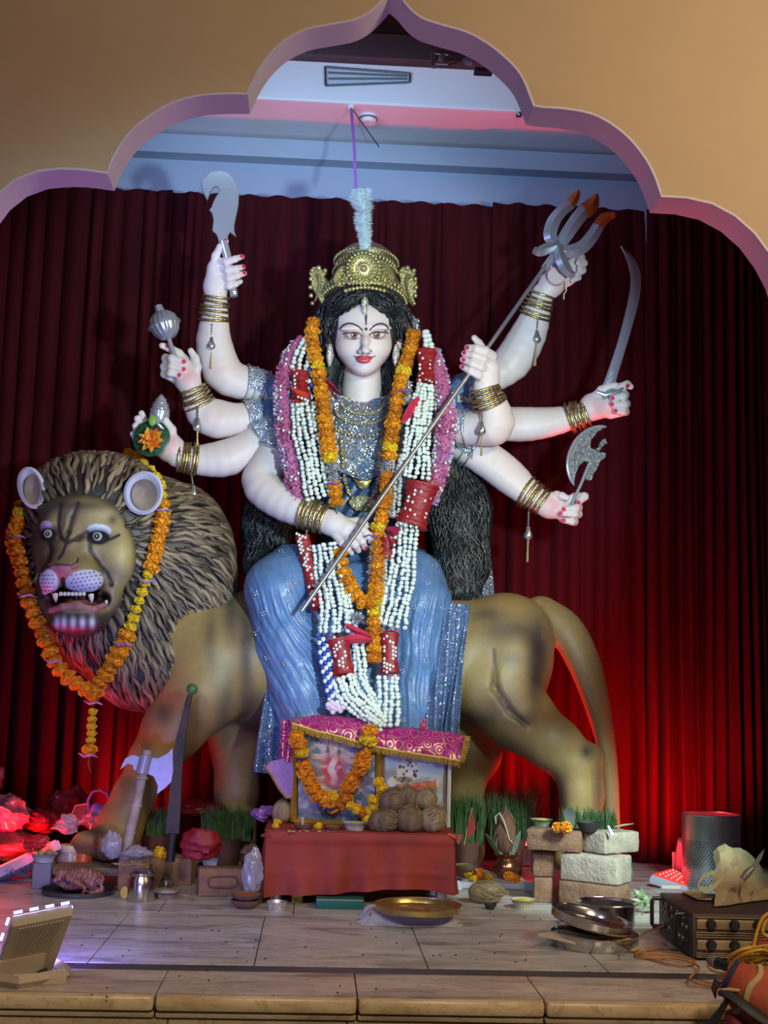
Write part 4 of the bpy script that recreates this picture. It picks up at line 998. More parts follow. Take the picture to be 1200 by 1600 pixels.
for nm, (sv, bd) in SLV.items():
    p = spline(ARMS[nm], 60); n1 = max(int(sv[2]*59), 3); seg = p[:n1+1:1]
    rad = [(q[3]+2.2+1.1*math.sin(i*1.3))*SI for i, q in enumerate(seg)]
    s_ = part('sleeve', MB().tube(W(seg, YI), rad, 26, cap=False), M_blue, idol, 80)
    if bd:
        q = p[int(bd[0]*59):int(bd[1]*59)+2]; part('sleeve_band', MB().tube(W(q, YI), [(k[3]+3.4)*SI for k in q], 26, cap=False), M_band, s_, 80, label='silver brocade sleeve band')
        for e_ in (q[0], q[len(q)//2], q[-1]):
            i_ = max(1, min(len(p)-2, int(np.argmin(((p[:, :2]-e_[:2])**2).sum(1))))); d = p[i_+1][:3]-p[i_-1][:3]; d /= np.linalg.norm(d)
            o1 = np.cross(d, [0, 0, 1.0]); o1 /= np.linalg.norm(o1); o2 = np.cross(d, o1)
            part('band_piping', MB().tube(W([e_[:3]+(o1*math.cos(t)+o2*math.sin(t))*(e_[3]+3.6) for t in np.linspace(0, 2*math.pi, 25)[:-1]], YI), 1.1*SI, 6, closed=True), mat('silver_piping', (0.72, 0.76, 0.82), 0.3, metal=0.7), s_, 80)

# ------------------------------- bangles and their tassels
M_gold = mat('pale_gold_beads', (0.62, 0.52, 0.25), 0.28, metal=0.9, bump=0.3, bscale=300)
M_gold2 = mat('dark_gold', (0.42, 0.31, 0.12), 0.32, metal=0.9, bump=0.3, bscale=300)
M_silv = mat('silver_beads', (0.62, 0.63, 0.60), 0.25, metal=0.85)
BG = [((338, 464, 0), (333, 500, 1), 20, 24, 6), ((301, 608, -16), (312, 632, -13), 20, 24, 5), ((279, 714, -25), (306, 717, -23), 21, 25, 6), ((508, 812, -95), (474, 800, -85), 22, 26, 7),
      ((757, 607, -67), (766, 632, -64), 22, 26, 6), ((847, 460, -4), (836, 493, -1), 19, 24, 6), ((917, 645, -5), (890, 653, -3), 20, 24, 6), ((849, 786, -14), (822, 768, -11), 20, 25, 6)]
for bi, (a, b, ra, rb, n) in enumerate(BG):
    a = np.array(a, float); b = np.array(b, float); d = (b-a)/np.linalg.norm(b-a); o1 = np.cross(d, [0.12, 0.0, 1.0]); o1 /= np.linalg.norm(o1); o2 = np.cross(d, o1)
    for k in range(n):
        t = k/(n-1); c = a+(b-a)*t; r = ra+(rb-ra)*t; tilt = 0.16*math.sin(k*2.1+bi)
        pts = [c+(o1*math.cos(s_)+o2*math.sin(s_))*r+d*r*tilt*math.cos(s_+bi)*0.5 for s_ in np.linspace(0, 2*math.pi, 41)[:-1]]
        part('bangle', MB().tube(W(pts, YI), [(2.9 if i % 2 else 1.9)*SI for i in range(40)], 6, closed=True), M_gold if k % 2 == 0 else M_gold2, idol, 80)
for (x, y, w, y1, y2, dx) in ((331, 506, -22, 536, 576, -1), (309, 634, -38, 662, 702, -1), (299, 740, -26, 768, 812, 8), (753, 641, -88, 668, 712, -1), (840, 497, -24, 525, 572, -4), (826, 799, -22, 832, 878, -2), (479, 828, -112, 860, 872, 0)):
    bl = part('bangle_tassel', MB().lathe([(0.0008, 11*SI), (3*SI, 9*SI), (4*SI, 3*SI), (7.5*SI, -5*SI), (6.5*SI, -9*SI), (3*SI, -12*SI), (0.0008, -13*SI)], W([(x+dx*0.4, y1, w)], YI)[0], seg=14, lobes=14, lamp=0.12), M_silv, idol, 60, label='hanging silver bell tassel')
    ch = W(spline([(x, y, w), (x+dx*0.3, y1-11, w)], 9), YI); part('chain', MB().tube(ch, [(1.9 if i % 2 else 1.0)*SI for i in range(9)], 6), M_silv, bl)
    part('thread', MB().tube(W([(x+dx*0.4, y1+12, w), (x+dx*0.7, (y1+y2)/2, w), (x+dx, y2, w)], YI), [1.6*SI, 1.4*SI, 2.0*SI], 6), mat('gold_thread', (0.55, 0.44, 0.20), 0.4, metal=0.5), bl)

# ------------------------------- jewellery of the head
M_sj = glitter('silver_stones', (0.50, 0.50, 0.45), (0.90, 0.92, 0.86), 0.5, 900, 0.3)
tk = MB(); tk.tube(W([(570, 452, -62), (570, 466, -72)], YI), [1.2*SI, 2.5*SI], 6); tk.lathe([(0.0008, 9*SI), (4*SI, 6*SI), (6.5*SI, 0), (5*SI, -7*SI), (4.5*SI, -16*SI), (2*SI, -22*SI), (0.0006, -25*SI)], W([(570, 472, -76)], YI)[0], seg=12, lobes=12, lamp=0.15)
part('forehead_pendant', tk, M_sj, idol, 60, label='silver stone pendant on the parting')
for x in (516, 619.5):
    e = part('earring', MB().lathe([(0.0008, 4*SI), (3.5*SI, 2*SI), (5*SI, -6*SI), (6.5*SI, -16*SI), (4.5*SI, -26*SI), (1.5*SI, -33*SI)], W([(x, 541, -48)], YI)[0], seg=14, lobes=14, lamp=0.2), M_sj, idol, 60, label='dangling silver stone earring')
    part('hook', MB().tube(W([(x, 533, -44), (x, 540, -48)], YI), 1.4*SI, 6), M_gold, e)
part('nose_stud', MB().ell(W([(579.5, 548, -92)], YI)[0], 1.7*SI, 8, 6), M_silv, idol)
# necklaces lying over the bodice
def over(x, y, lift): return (x, y, surf(T, x, y)-lift)
nk = MB(); pth = spline([(534, 690), (536, 720), (540, 755), (550, 776), (566, 786), (582, 776), (591, 750), (594, 715), (598, 690)], 34)
for i, (x, y) in enumerate(pth): nk.ell(W([over(x, y, 6)], YI)[0], (5.0 if i % 3 == 0 else 3.4)*SI, 8, 6)
for i in range(7):
    a = math.pi*(i+0.5)/7; nk.ell(W([over(566+17*math.cos(a), 782+13*math.sin(a), 7)], YI)[0], 5.5*SI, 8, 6)
nk.ell(W([over(566, 784, 7)], YI)[0], (14*SI, 4*SI, 11*SI), 14, 8)
part('long_necklace', nk, glitter('old_gold_stones', (0.33, 0.29, 0.17), (0.75, 0.70, 0.50), 0.4, 800), idol, 60, label='ornate old gold necklace with a crescent pendant')
nk = MB()
for r_, y0 in ((34, 640), (44, 650), (54, 664)):
    for i in range(26):
        a = math.pi*(i+0.5)/26; x = 568-r_*math.cos(a); y = y0-12+r_*0.55*math.sin(a); nk.ell(W([over(x, y, 6)], YI)[0], 3.0*SI, 6, 5)
part('choker', nk, MATS['old_gold_stones'], idol, 60, label='rows of gold stones at the neckline')
br_ = MB().prism(W([over(x, y, 10) for x, y in ((567, 764), (560, 762), (556, 754), (551, 748), (556, 745), (563, 749), (567, 747), (571, 749), (578, 744), (584, 747), (579, 754), (575, 762))], YI), (0, 0.006, 0), 0.0015)
part('brooch', br_, mat('bright_gold', (0.72, 0.58, 0.18), 0.25, metal=0.9), idol, 60, label='small gold butterfly shaped brooch')

# ------------------------------- hair
M_hair = mat('black_hair', (0.010, 0.010, 0.012), 0.45, attr=False, bump=0.5, bscale=160, spec=0.4)
HR = Field((375, 440, -90), (780, 1010, 110), 2.4)
HR.ell((568, 508, -2), (75, 68, 68), 10)
HR.chain([(508, 515, -8, 22), (512, 570, 0, 26), (508, 620, 8, 26), (490, 660, 30, 30)], 12); HR.chain([(634, 515, -8, 20), (628, 570, 0, 24), (630, 620, 8, 24), (650, 660, 30, 28)], 12)
HR.ell((568, 600, 30), (80, 60, 40), 14)
HR.chain([(650, 660, 42, 40), (700, 720, 50, 46), (716, 800, 40, 48), (722, 880, 26, 40), (716, 925, 8, 28), (708, 952, 0, 14)], 14)
HR.chain([(470, 660, 50, 36), (436, 740, 52, 42), (418, 820, 45, 36), (412, 880, 30, 28), (402, 960, 0, 12)], 14)
HR.ell((569, 548, -100), (50, 72, 92), 6, 0, True)
HR.ell((545, 470, -38), (36, 20, 40), 8, -0.45); HR.ell((594, 470, -38), (36, 20, 40), 8, 0.45); HR.ell((569, 458, -38), (40, 18, 40), 8)
HR.cap((566, 585, -20), (565, 640, -50), 30, 40, 4, True)
hv, hf = HR.net(2); hair = sculpt('hair', [(hv, hf, None)], YI, M_hair, idol); hair['label'] = 'long black curly hair'
hg = HR.grad(hv); sel = hv[(hg[:, 2] < 0.25)]; P0 = sel[rng.choice(len(sel), 1500, replace=False)]
hs = MB(); cur = P0.copy(); paths = [cur]; nst = 9; ph = rng.uniform(0, 6.28, len(P0)); ln = np.where(P0[:, 1] > 660, rng.uniform(5, 9, len(P0)), rng.uniform(3, 5.5, len(P0)))
for s_ in range(nst):
    n = HR.grad(cur); d = np.zeros_like(cur); hd = cur[:, 1] < 640
    sd_ = np.sign(cur[:, 0]-569); rad_ = np.clip((cur[:, 1]-440)/120.0, 0, 1)
    d[:, 0] = np.where(hd, sd_*(1-rad_)*0.9, 0.1*np.sign(cur[:, 0]-569)); d[:, 1] = np.where(hd, 0.25+rad_, 1.0)
    d -= n*(d*n).sum(1)[:, None]; d /= np.linalg.norm(d, axis=1)[:, None]+1e-9; side = np.cross(n, d)
    cur = cur+(d+side*(np.sin(ph+s_*2.2)*0.9)[:, None])*ln[:, None]; cur = cur-n*(HR.sample(cur)-1.6)[:, None]*0.8; paths.append(cur.copy())
paths = np.stack(paths, 1)
for i in range(len(P0)):
    q_ = paths[i]
    if ((((q_[:, 0]-569)/47)**2+((q_[:, 1]-540)/62)**2 < 1) & (q_[:, 2] < -25)).any(): continue
    hs.tube(W(paths[i], YI), [q*random.uniform(1.5, 2.4)*SI for q in (0.4, .9, 1, 1, 1, 1, .9, .8, .6, .2)], 4)
# free wisps at the ends
for i in range(170):
    rgt = random.random() < 0.62
    x, y, w = (random.uniform(676, 742), random.uniform(860, 930), random.uniform(-15, 30)) if rgt else (random.uniform(388, 436), random.uniform(800, 930), random.uniform(-10, 40))
    pts = []; a = random.uniform(0, 6)
    for k in range(8): pts.append((x+3.5*math.sin(a+k*1.3), y+k*random.uniform(5, 8.5), w)); x += random.uniform(-2.2, 1.6)
    hs.tube(W(pts, YI), [1.2*SI]*6+[0.8*SI, 0.2*SI], 4)
part('hair_strands', hs, mat('black_hair_strand', (0.016, 0.017, 0.02), 0.38, spec=0.6), hair, 170, kind='stuff')

# ------------------------------- crown
M_cr = mat('pale_gold_crown', (0.55, 0.50, 0.24), 0.34, metal=0.75, bump=0.5, bscale=140, var=0.15, scale=60)
M_crd = mat('shadowed_gold_crown', (0.26, 0.22, 0.11), 0.4, metal=0.7, bump=0.6, bscale=120)
cb = W([(569, 473, -14)], YI)[0]; ax = Vector((0.028, 0.17, 1)).normalized()
k_ = SI
prof = [(62, 0), (67, 2), (68, 6), (65, 9), (63, 12), (64, 16), (62, 20), (60, 26), (56, 34), (51, 41), (49, 45), (52, 48), (53, 52), (50, 55), (48, 58), (48, 66), (51, 69), (52, 73), (49, 76), (43, 83), (33, 92), (20, 99), (6, 103), (0.5, 104)]
crown = part('crown', MB().lathe([(r*k_, z*k_) for r, z in prof], cb, ax, 56), M_crd, idol, 50, label='tiered pale gold crown with scroll wings')
def ringbeads(name, r, z, n, br):
    x, y, d = frame_of(ax); m_ = MB()
    for i in range(n):
        t = 2*math.pi*i/n; m_.ell(cb+d*z*k_+(x*math.cos(t)+y*math.sin(t))*r*k_, br*k_, 8, 6)
    part(name, m_, M_cr, crown, 60, kind='stuff')
ringbeads('bead_rim', 67, 2, 58, 3.4); ringbeads('bead_row', 52.5, 50, 54, 2.6); ringbeads('bead_row', 51.5, 71, 54, 2.6); ringbeads('bead_row', 63, 18, 60, 2.4)
x_, y_, d_ = frame_of(ax); fl_ = MB()
for i in range(44):
    t = 2*math.pi*i/44; p = cb+d_*61*k_+(x_*math.cos(t)+y_*math.sin(t))*48.5*k_; fl_.ell(p, (2.2*k_, 2.2*k_, 5*k_), 6, 6)
for i in range(40):
    t = 2*math.pi*i/40; p = cb+d_*13*k_+(x_*math.cos(t)+y_*math.sin(t))*64.5*k_; fl_.ell(p, (2.4*k_, 2.4*k_, 5*k_), 6, 6)
part('fluting', fl_, M_cr, crown, 60, kind='stuff')
mc = W([(568, 420, -80)], YI)[0]; maxis = (0.02, -1, -0.12)
md = MB().lathe([(25*k_, -8*k_), (25*k_, -2*k_), (22*k_, 1*k_), (19*k_, -1*k_), (16*k_, 2*k_), (12*k_, 0.5*k_), (9*k_, 3*k_), (6*k_, 3*k_), (4.5*k_, 6*k_), (0.5*k_, 8*k_)], mc, maxis, 36)
xx, yy, dd = frame_of(maxis)
for r, n, b in ((25, 26, 2.6), (18, 20, 2.2), (11, 14, 1.8)):
    for i in range(n):
        t = 2*math.pi*i/n; md.ell(mc+(xx*math.cos(t)+yy*math.sin(t))*r*k_+dd*1.5*k_, b*k_, 6, 5)
part('medallion', md, M_cr, crown, 50, label='round beaded medallion at the crown front')
for sg, cx, cy in ((-1, 537, 434), (1, 601, 432)):
    ps = MB()
    for r, tk_ in ((15, 2.4), (10, 2.0), (5, 2.2)):
        ps.tube(W([(cx+sg*2+r*0.75*math.cos(t)+sg*0.25*r*math.sin(t), cy+r*math.sin(t)-2, -66-abs(2)) for t in np.linspace(0, 2*math.pi, 21)[:-1]], YI), tk_*k_, 6, closed=True)
    ps.ell(W([(cx+sg*2, cy, -60)], YI)[0], (12*k_, 5*k_, 15*k_), 14, 8)
    part('paisley', ps, M_cr, crown, 60)
ap = MB()
for i in range(11):
    x = 540+i*6; ap.ell(W([(x, 449-0.004*(x-570)**2*-1+abs(x-570)*0.06, -80+abs(x-570)*0.12)], YI)[0], 3.6*k_, 8, 6)
for i in range(9):
    x = 546+i*5.6; ap.ell(W([(x, 442+abs(x-570)*0.06, -80+abs(x-570)*0.1)], YI)[0], 3.0*k_, 8, 6)
part('front_beads', ap, M_cr, crown, 60)
for sg, cx in ((-1, 498), (1, 637)):
    out = [(-8, 34), (-2, 26), (5, 14), (12, 4), (12, -10), (16, -20), (10, -28), (2, -30), (-5, -24), (-12, -26), (-13, -17), (-9, -13), (-15, -8), (-15, 0), (-10, 3), (-15, 9), (-13, 17), (-9, 19), (-12, 26)]
    w_ = part('scroll_wing', MB().prism(W([(cx+sg*-1*-x*(1) if sg < 0 else cx-x, 445+y, -24) for x, y in out], YI), (0, 8*k_, 0), 1.5*k_), M_cr, crown, 50, label='scalloped gold scroll wing')
    sc_ = MB()
    for (x, y, r) in ((-12, 17, 4), (-13, 4, 4), (-12, -9, 4), (-10, -22, 4), (0, -26, 4.5), (10, -22, 4), (-10, 29, 3.5)): sc_.ell(W([((cx+x if sg < 0 else cx-x), 445+y, -27)], YI)[0], r*k_, 8, 6)
    for j in range(3): sc_.tube(W([((cx+(a*(1-j*.25)) if sg < 0 else cx-(a*(1-j*.25))), 445+b*(1-j*.2), -28) for a, b in ((-6, 26), (0, 12), (3, -4), (0, -18), (-6, -14))], YI), 1.4*k_, 6)
    part('scroll_relief', sc_, M_cr, crown, 60)
# feather plume
fe = MB(); ax_ = spline([(571, 390, -72), (570, 370, -68), (567, 350, -58), (568, 330, -50), (563, 312, -44), (566, 298, -42)], 40); hwv = np.interp(np.linspace(0, 1, 40), [0, .25, .5, .62, .8, 1], [8, 10.5, 12.5, 12, 17.5, 13])
fe.tube(W(ax_, YI), [hwv[i]*0.62*k_ for i in range(40)], 8)
for i in range(3400):
    j = random.randrange(40); c = ax_[j]; a = random.uniform(0, 6.283); l = hwv[j]*random.uniform(0.8, 1.38); q = random.uniform(-0.75, 0.1)
    e = np.array([math.cos(a)*l, -l*0.15+q*3, math.sin(a)*l]); m_ = c+e*0.6; t_ = c+e+np.array([random.uniform(-1.5, 1.5), random.uniform(-2, 4), random.uniform(-1, 1)])
    a1, b1, c1 = W([c+e*0.3, m_, t_], YI); sdv = Vector((random.uniform(-1, 1), random.uniform(-.3, .3), random.uniform(-1, 1)))*0.0013
    fe._add([a1-sdv, a1+sdv, b1+sdv*0.9, c1, b1-sdv*0.9], [(0, 1, 2, 4), (4, 2, 3)])
part('feather', fe, mat('pale_feather', (0.72, 0.84, 0.88), 0.7, sheen=0.2), crown, 170, label='fluffy pale blue feather plume', kind='stuff')
# ================================================================ WEAPONS AND THINGS HELD
M_st = mat('polished_steel', (0.52, 0.53, 0.62), 0.25, metal=0.55, bump=0.05, bscale=60)
M_st2 = mat('brushed_steel', (0.42, 0.43, 0.50), 0.35, metal=0.6, bump=0.15, bscale=90)
M_tin = mat('grey_tin', (0.36, 0.38, 0.42), 0.42, metal=0.55, bump=0.1, bscale=60)
def blade(pts, scale, org, w, th, bev):
    return MB().prism(W([(org[0]+x/scale, org[1]+y/scale, w) for x, y in pts], YI), (0, th*SI, 0), bev*SI)
# curled cleaver
cl_ = thing('curled_cleaver', W([(360, 465, -12)], YI)[0], 'grey cleaver with a hooked curl tip held in the top left hand', 'cleaver')
o_ = (180, 240)
part('blade', blade([(575, 292), (552, 250), (538, 205), (537, 160), (560, 150), (575, 125), (605, 108), (650, 102), (700, 112), (738, 145), (762, 190), (773, 240), (770, 320), (756, 390), (745, 440), (745, 485), (758, 520), (735, 505), (715, 490), (704, 520), (708, 560), (648, 560), (640, 525), (628, 500), (606, 482), (610, 440), (613, 415), (604, 372), (586, 350), (600, 335), (612, 300), (632, 262), (652, 235), (640, 205), (615, 210), (595, 240)], 4, o_, -14, 5, 1.3), M_tin, cl_, 30)
part('handle', MB().tube(W([(349, 378, -12), (355, 400, -12), (361, 432, -12), (366, 464, -12)], YI), [7.5*SI, 7*SI, 6.5*SI, 6*SI], 12), M_st, cl_)
part('pommel', MB().lathe([(4*SI, 0), (7*SI, 3*SI), (5*SI, 8*SI), (0.5*SI, 10*SI)], W([(364, 455, -14)], YI)[0], (0.5, -0.1, -1), 14), M_st, cl_)
for i, (x, y) in enumerate(((570, 215), (712, 215), (600, 350))): part('rivet', MB().ell(W([(o_[0]+x/4, o_[1]+y/4, -15)], YI)[0], 1.5*SI, 8, 6), M_st, cl_)
# mace
mc_ = thing('ribbed_mace', W([(300, 640, -26)], YI)[0], 'silver ribbed ball mace with a stub spike held at the left', 'mace')
a, b = np.array([257, 508, -24.0]), np.array([300, 641, -26.0]); top = W([a], YI)[0]; bot = W([b], YI)[0]; axm = (top-bot).normalized()
part('shaft', MB().tube([bot, top], [4.2*SI, 3.6*SI], 12), M_st, mc_)
part('head', MB().lathe([(4*SI, -24*SI), (12*SI, -21*SI), (19*SI, -12*SI), (22*SI, -2*SI), (22*SI, 2*SI), (20*SI, 12*SI), (13*SI, 20*SI), (8*SI, 22*SI)], top, axm, 64, lobes=16, lamp=0.09), M_st2, mc_, 60)
part('flange', MB().lathe([(20*SI, -1.5*SI), (27*SI, -0.8*SI), (27*SI, 0.8*SI), (20*SI, 1.5*SI)], top, axm, 32), M_st2, mc_)
part('spike', MB().lathe([(9*SI, 18*SI), (6.5*SI, 30*SI), (6.5*SI, 33*SI), (0.5*SI, 33.5*SI)], top, axm, 20), M_st2, mc_)
part('butt_cap', MB().lathe([(3*SI, -2*SI), (6*SI, 0), (6*SI, 5*SI), (4*SI, 7*SI)], bot, axm, 14), M_st, mc_)
# conch
cn = thing('conch_shell', W([(249, 668, -36)], YI)[0], 'small silver conch with spiral bands behind the orange lotus', 'conch')
cb_ = W([(248, 668, -30)], YI)[0]
part('shell', MB().lathe([(3*SI, -4*SI), (9*SI, 0), (14*SI, 10*SI), (15.5*SI, 20*SI), (14.8*SI, 27*SI), (15*SI, 28*SI), (12*SI, 36*SI), (12.2*SI, 37*SI), (8*SI, 44*SI), (8*SI, 45*SI), (4*SI, 50*SI), (0.5*SI, 53*SI)], cb_, (0.03, 0, 1), 28), M_st, cn, 30)
for z, r in ((27.5, 14.6), (36.5, 11.8), (44.5, 7.8)): part('spiral_band', MB().tube([cb_+Vector((0.03*z*SI, 0, z*SI))+Vector((math.cos(t)*r, math.sin(t)*r, 1.5*math.sin(t)))*SI for t in np.linspace(0, 6.283, 29)[:-1]], 1.5*SI, 6, closed=True), M_st2, cn)
part('lip', MB().tube(W([(238, 652, -45), (244, 660, -47), (252, 668, -46), (258, 672, -42)], YI), [2*SI, 3.2*SI, 3*SI, 1.5*SI], 8), M_st2, cn)
# lotus on a round leaf
lt = thing('lotus_flower', W([(236, 712, -48)], YI)[0], 'orange lotus blossom on a round dark green leaf in the left palm', 'flower')
lc = W([(236, 684, -46)], YI)[0]; lx = (-0.10, -1, 0.08)
part('leaf', MB().lathe([(0.5*SI, 1*SI), (14*SI, 0), (26*SI, -2*SI), (29*SI, -3.5*SI), (27*SI, -5*SI), (0.5*SI, -2*SI)], lc, lx, 30), mat('dark_lotus_leaf', (0.012, 0.075, 0.035), 0.35, var=0.4, scale=70), lt)
part('leaf_notch', MB().ell(W([(238, 657, -50)], YI)[0], (6*SI, 2*SI, 9*SI)), mat('fresh_leaf', (0.20, 0.36, 0.05), 0.4), lt)
M_pe = mat('lotus_petal', (0.78, 0.20, 0.02), 0.4, col2=(0.85, 0.45, 0.03), scale=120); M_pe2 = mat('lotus_petal_red', (0.62, 0.05, 0.015), 0.4, col2=(0.8, 0.25, 0.02), scale=120)
fc = W([(237, 688, -52)], YI)[0]; X_, Y_, D_ = frame_of(lx); random.seed(5)
for ring_, (n, l, el, o) in enumerate(((9, 21, 0.10, 0.2), (8, 16, 0.45, 0.6), (6, 11, 0.9, 0.1))):
    for i in range(n):
        t = 2*math.pi*i/n+o+random.uniform(-.15, .15); e = (X_*math.cos(t)+Y_*math.sin(t)); sdv = D_.cross(e); rows = []
        for j in range(6):
            q = j/5.0; rr = l*q; wd2 = 4.6*math.sin(math.pi*min(q*0.86+0.14, 1))**0.8+0.2
            cp = fc+(e*rr*math.cos(el)+D_*(rr*math.sin(el)+2*ring_+3*q*q))*SI
            rows.append([cp-sdv*wd2*SI+D_*1.2*SI, cp, cp+sdv*wd2*SI+D_*1.2*SI])
        part('petal', MB().sheet(rows, 0.7*SI), M_pe if (i+ring_) % 3 else M_pe2, lt, 60)
part('bud', MB().ell(fc+D_*8*SI, (4*SI, 4*SI, 5*SI), 10, 7), M_pe2, lt)
# trident
tr = thing('trident', W([(471, 955, -150)], YI)[0], 'long steel trident with orange tipped prongs slanting across the statue', 'trident')
def TW(x, y):                                    # depth of the shaft plane along its length
    t = (955-y)/(955-400.0); return -168+t*(140)
sh = [(471, 955), (570, 812), (740, 560), (866, 396)]
shp = W([(x, y, {955: -172, 812: -114, 560: -78, 396: -44}[y]) for x, y in sh], YI)
# the shaft is straight: keep both ends, drop the rest
part('shaft', MB().tube([shp[0], shp[-1]], 3.1*SI, 14), mat('shaft_steel', (0.42, 0.43, 0.44), 0.3, metal=0.7), tr)
part('socket', MB().tube(W([(850, 420, -46), (868, 396, -44), (874, 386, -44)], YI), [6*SI, 7*SI, 5*SI], 12), M_st, tr)
o5 = (680, 280)
def bar(pts, wid, th, name, m, parent, w=-46):
    p = spline([(o5[0]+x/3.333, o5[1]+y/3.333, q) for x, y, q in pts], 14); n = len(p); rows = []
    hw_ = np.interp(np.linspace(0, 1, n), np.linspace(0, 1, len(wid)), wid); g1 = []
    for i in range(n):
        d = p[min(i+1, n-1)]-p[max(i-1, 0)]; d = d[:2]/np.linalg.norm(d[:2]); nr = np.array([-d[1], d[0]])
        a_ = p[i][:2]+nr*hw_[i]; b_ = p[i][:2]-nr*hw_[i]; g1.append([(a_[0], a_[1], p[i][2]+th*0.5), (p[i][0], p[i][1], p[i][2]-th*0.7), (b_[0], b_[1], p[i][2]+th*0.5)])
    return part(name, MB().sheet([W(r, YI) for r in g1], 4*SI), m, parent, 20)
M_or = mat('orange_tip_paint', (0.55, 0.12, 0.015), 0.45, var=0.3, scale=80)
bar([(640, 360, -46), (598, 300, -48), (612, 230, -48), (650, 175, -46), (705, 130, -44)], [4, 8, 8, 6.5, 5.5], 6, 'prong', M_st, tr); bar([(702, 133, -44), (725, 100, -44), (742, 64, -44)], [5.5, 4.5, 0.6], 6, 'prong_tip', M_or, tr)
bar([(640, 360, -46), (690, 280, -50), (735, 215, -50), (780, 160, -48)], [5, 8, 8.5, 9], 6, 'prong', M_st, tr); bar([(775, 172, -48), (815, 135, -46), (838, 84, -44)], [11, 9, 0.8], 6, 'prong_tip', M_or, tr)
bar([(640, 365, -46), (700, 378, -52), (765, 355, -54), (815, 300, -52), (848, 245, -50)], [4, 8, 8, 7.5, 6.5], 6, 'prong', M_st, tr); bar([(845, 250, -50), (880, 205, -48), (930, 185, -46)], [6.5, 6, 0.8], 6, 'prong_tip', M_or, tr)
bar([(645, 345, -50), (585, 362, -54), (540, 378, -56), (514, 368, -56)], [5, 6.5, 6, 2], 5, 'side_hook', M_st2, tr); bar([(640, 350, -52), (655, 420, -60), (685, 475, -62), (716, 502, -60)], [5, 7, 6.5, 2], 5, 'side_hook', M_st2, tr)
# curved sword
sw = thing('curved_sword', W([(940, 634, -14)], YI)[0], 'curved steel sword raised in the right hand', 'sword')
o5 = (680, 280)
sw_ = spline([(965, 343), (1000, 372), (1040, 415), (1066, 475), (1073, 530), (1062, 630), (1020, 790), (975, 940), (945, 1040), (938, 1100)], 30).tolist()+[(905, 1112), (884, 1088), (872, 1075)]+spline([(872, 1075), (900, 1000), (950, 850), (992, 690), (1016, 570), (1016, 490), (994, 410), (965, 343)], 26).tolist()[1:-1]
part('blade', blade(sw_, 3.333, o5, -18, 4.5, 3.2), mat('grey_sword_steel', (0.34, 0.33, 0.42), 0.3, metal=0.5, bump=0.1, bscale=60), sw, 25)
part('blade_engraving', MB().tube(W([(952+(600-y)*0.33+x, y, -20) for x, y in ((0, 600), (-3, 592), (3, 584), (-2, 574), (3, 566), (0, 556))], YI), 1.0*SI, 6), M_st, sw)
part('guard', MB().tube(W([(931, 612, -20), (945, 617, -20), (966, 612, -20), (974, 606, -20)], YI), [3*SI, 5*SI, 4*SI, 2*SI], 10), M_st2, sw)
part('grip', MB().tube(W([(953, 606, -18), (947, 618, -18), (937, 632, -18)], YI), [6*SI, 5*SI, 4.5*SI], 10), M_tin, sw)
# ornate axe
axe = thing('ornate_axe', W([(893, 790, -24)], YI)[0], 'engraved crescent axe held upright in the lowest right hand', 'axe')
ol = [(932, 400), (870, 394), (800, 420), (745, 470), (706, 545), (692, 620), (704, 690), (740, 748), (750, 690), (770, 632), (800, 606), (824, 612), (814, 660), (798, 705), (822, 720), (846, 716), (856, 680), (882, 642), (896, 604), (926, 582), (932, 556), (906, 545), (886, 548), (914, 512), (938, 500), (926, 464), (908, 470), (886, 490), (880, 516), (860, 530), (838, 520), (842, 480), (884, 430)]
part('blade', blade(ol, 3.75, (700, 560), -26, 5, 1.6), mat('dark_engraved_steel', (0.10, 0.10, 0.10), 0.35, metal=0.8, bump=0.7, bscale=130, var=0.5, scale=90), axe, 25)
part('cutting_edge', MB().tube(W([(700+x/3.75, 560+y/3.75, -27) for x, y in spline([(930, 401), (870, 402), (806, 428), (752, 478), (714, 550), (701, 620), (712, 690), (739, 744)], 22)], YI), [0.8*SI]+[2.8*SI]*20+[0.8*SI], 8), M_st, axe)
en = MB()
for pts in ([(850, 440), (790, 480), (755, 550), (745, 620)], [(830, 500), (790, 520), (775, 560), (790, 590)], [(850, 545), (880, 575), (910, 565)], [(835, 560), (850, 600), (840, 650), (830, 690)], [(895, 505), (915, 485)], [(800, 540), (815, 520), (830, 540), (815, 556), (800, 540)]):
    en.tube(W([(700+x/3.75, 560+y/3.75, -28) for x, y in spline(pts, 10)], YI), 1.2*SI, 6)
part('engraving', en, M_st2, axe)
part('handle', MB().tube(W([(921, 724, -23), (908, 756, -23), (891, 792, -23)], YI), [3.0*SI, 2.8*SI, 2.4*SI], 10), M_st2, axe)
# disc stub in the upper right palm and its thread
ds = thing('palm_disc', W([(869, 444, -30)], YI)[0], 'flat round pink stub disc in the palm below the trident head', 'disc')
part('disc', MB().lathe([(0.5*SI, 1.5*SI), (14*SI, 1.5*SI), (14.5*SI, 0), (14.5*SI, -10*SI)], W([(869, 431, -34)], YI)[0], (0, -1, 0.0), 28), mat('pink_plaster', (0.66, 0.50, 0.50), 0.5), ds)
part('thread', MB().tube(W([(884, 440, -30), (885, 454, -32), (881, 460, -32), (881, 468, -32)], YI), 1.0*SI, 6), mat('white_thread', (0.7, 0.65, 0.6), 0.7), ds)
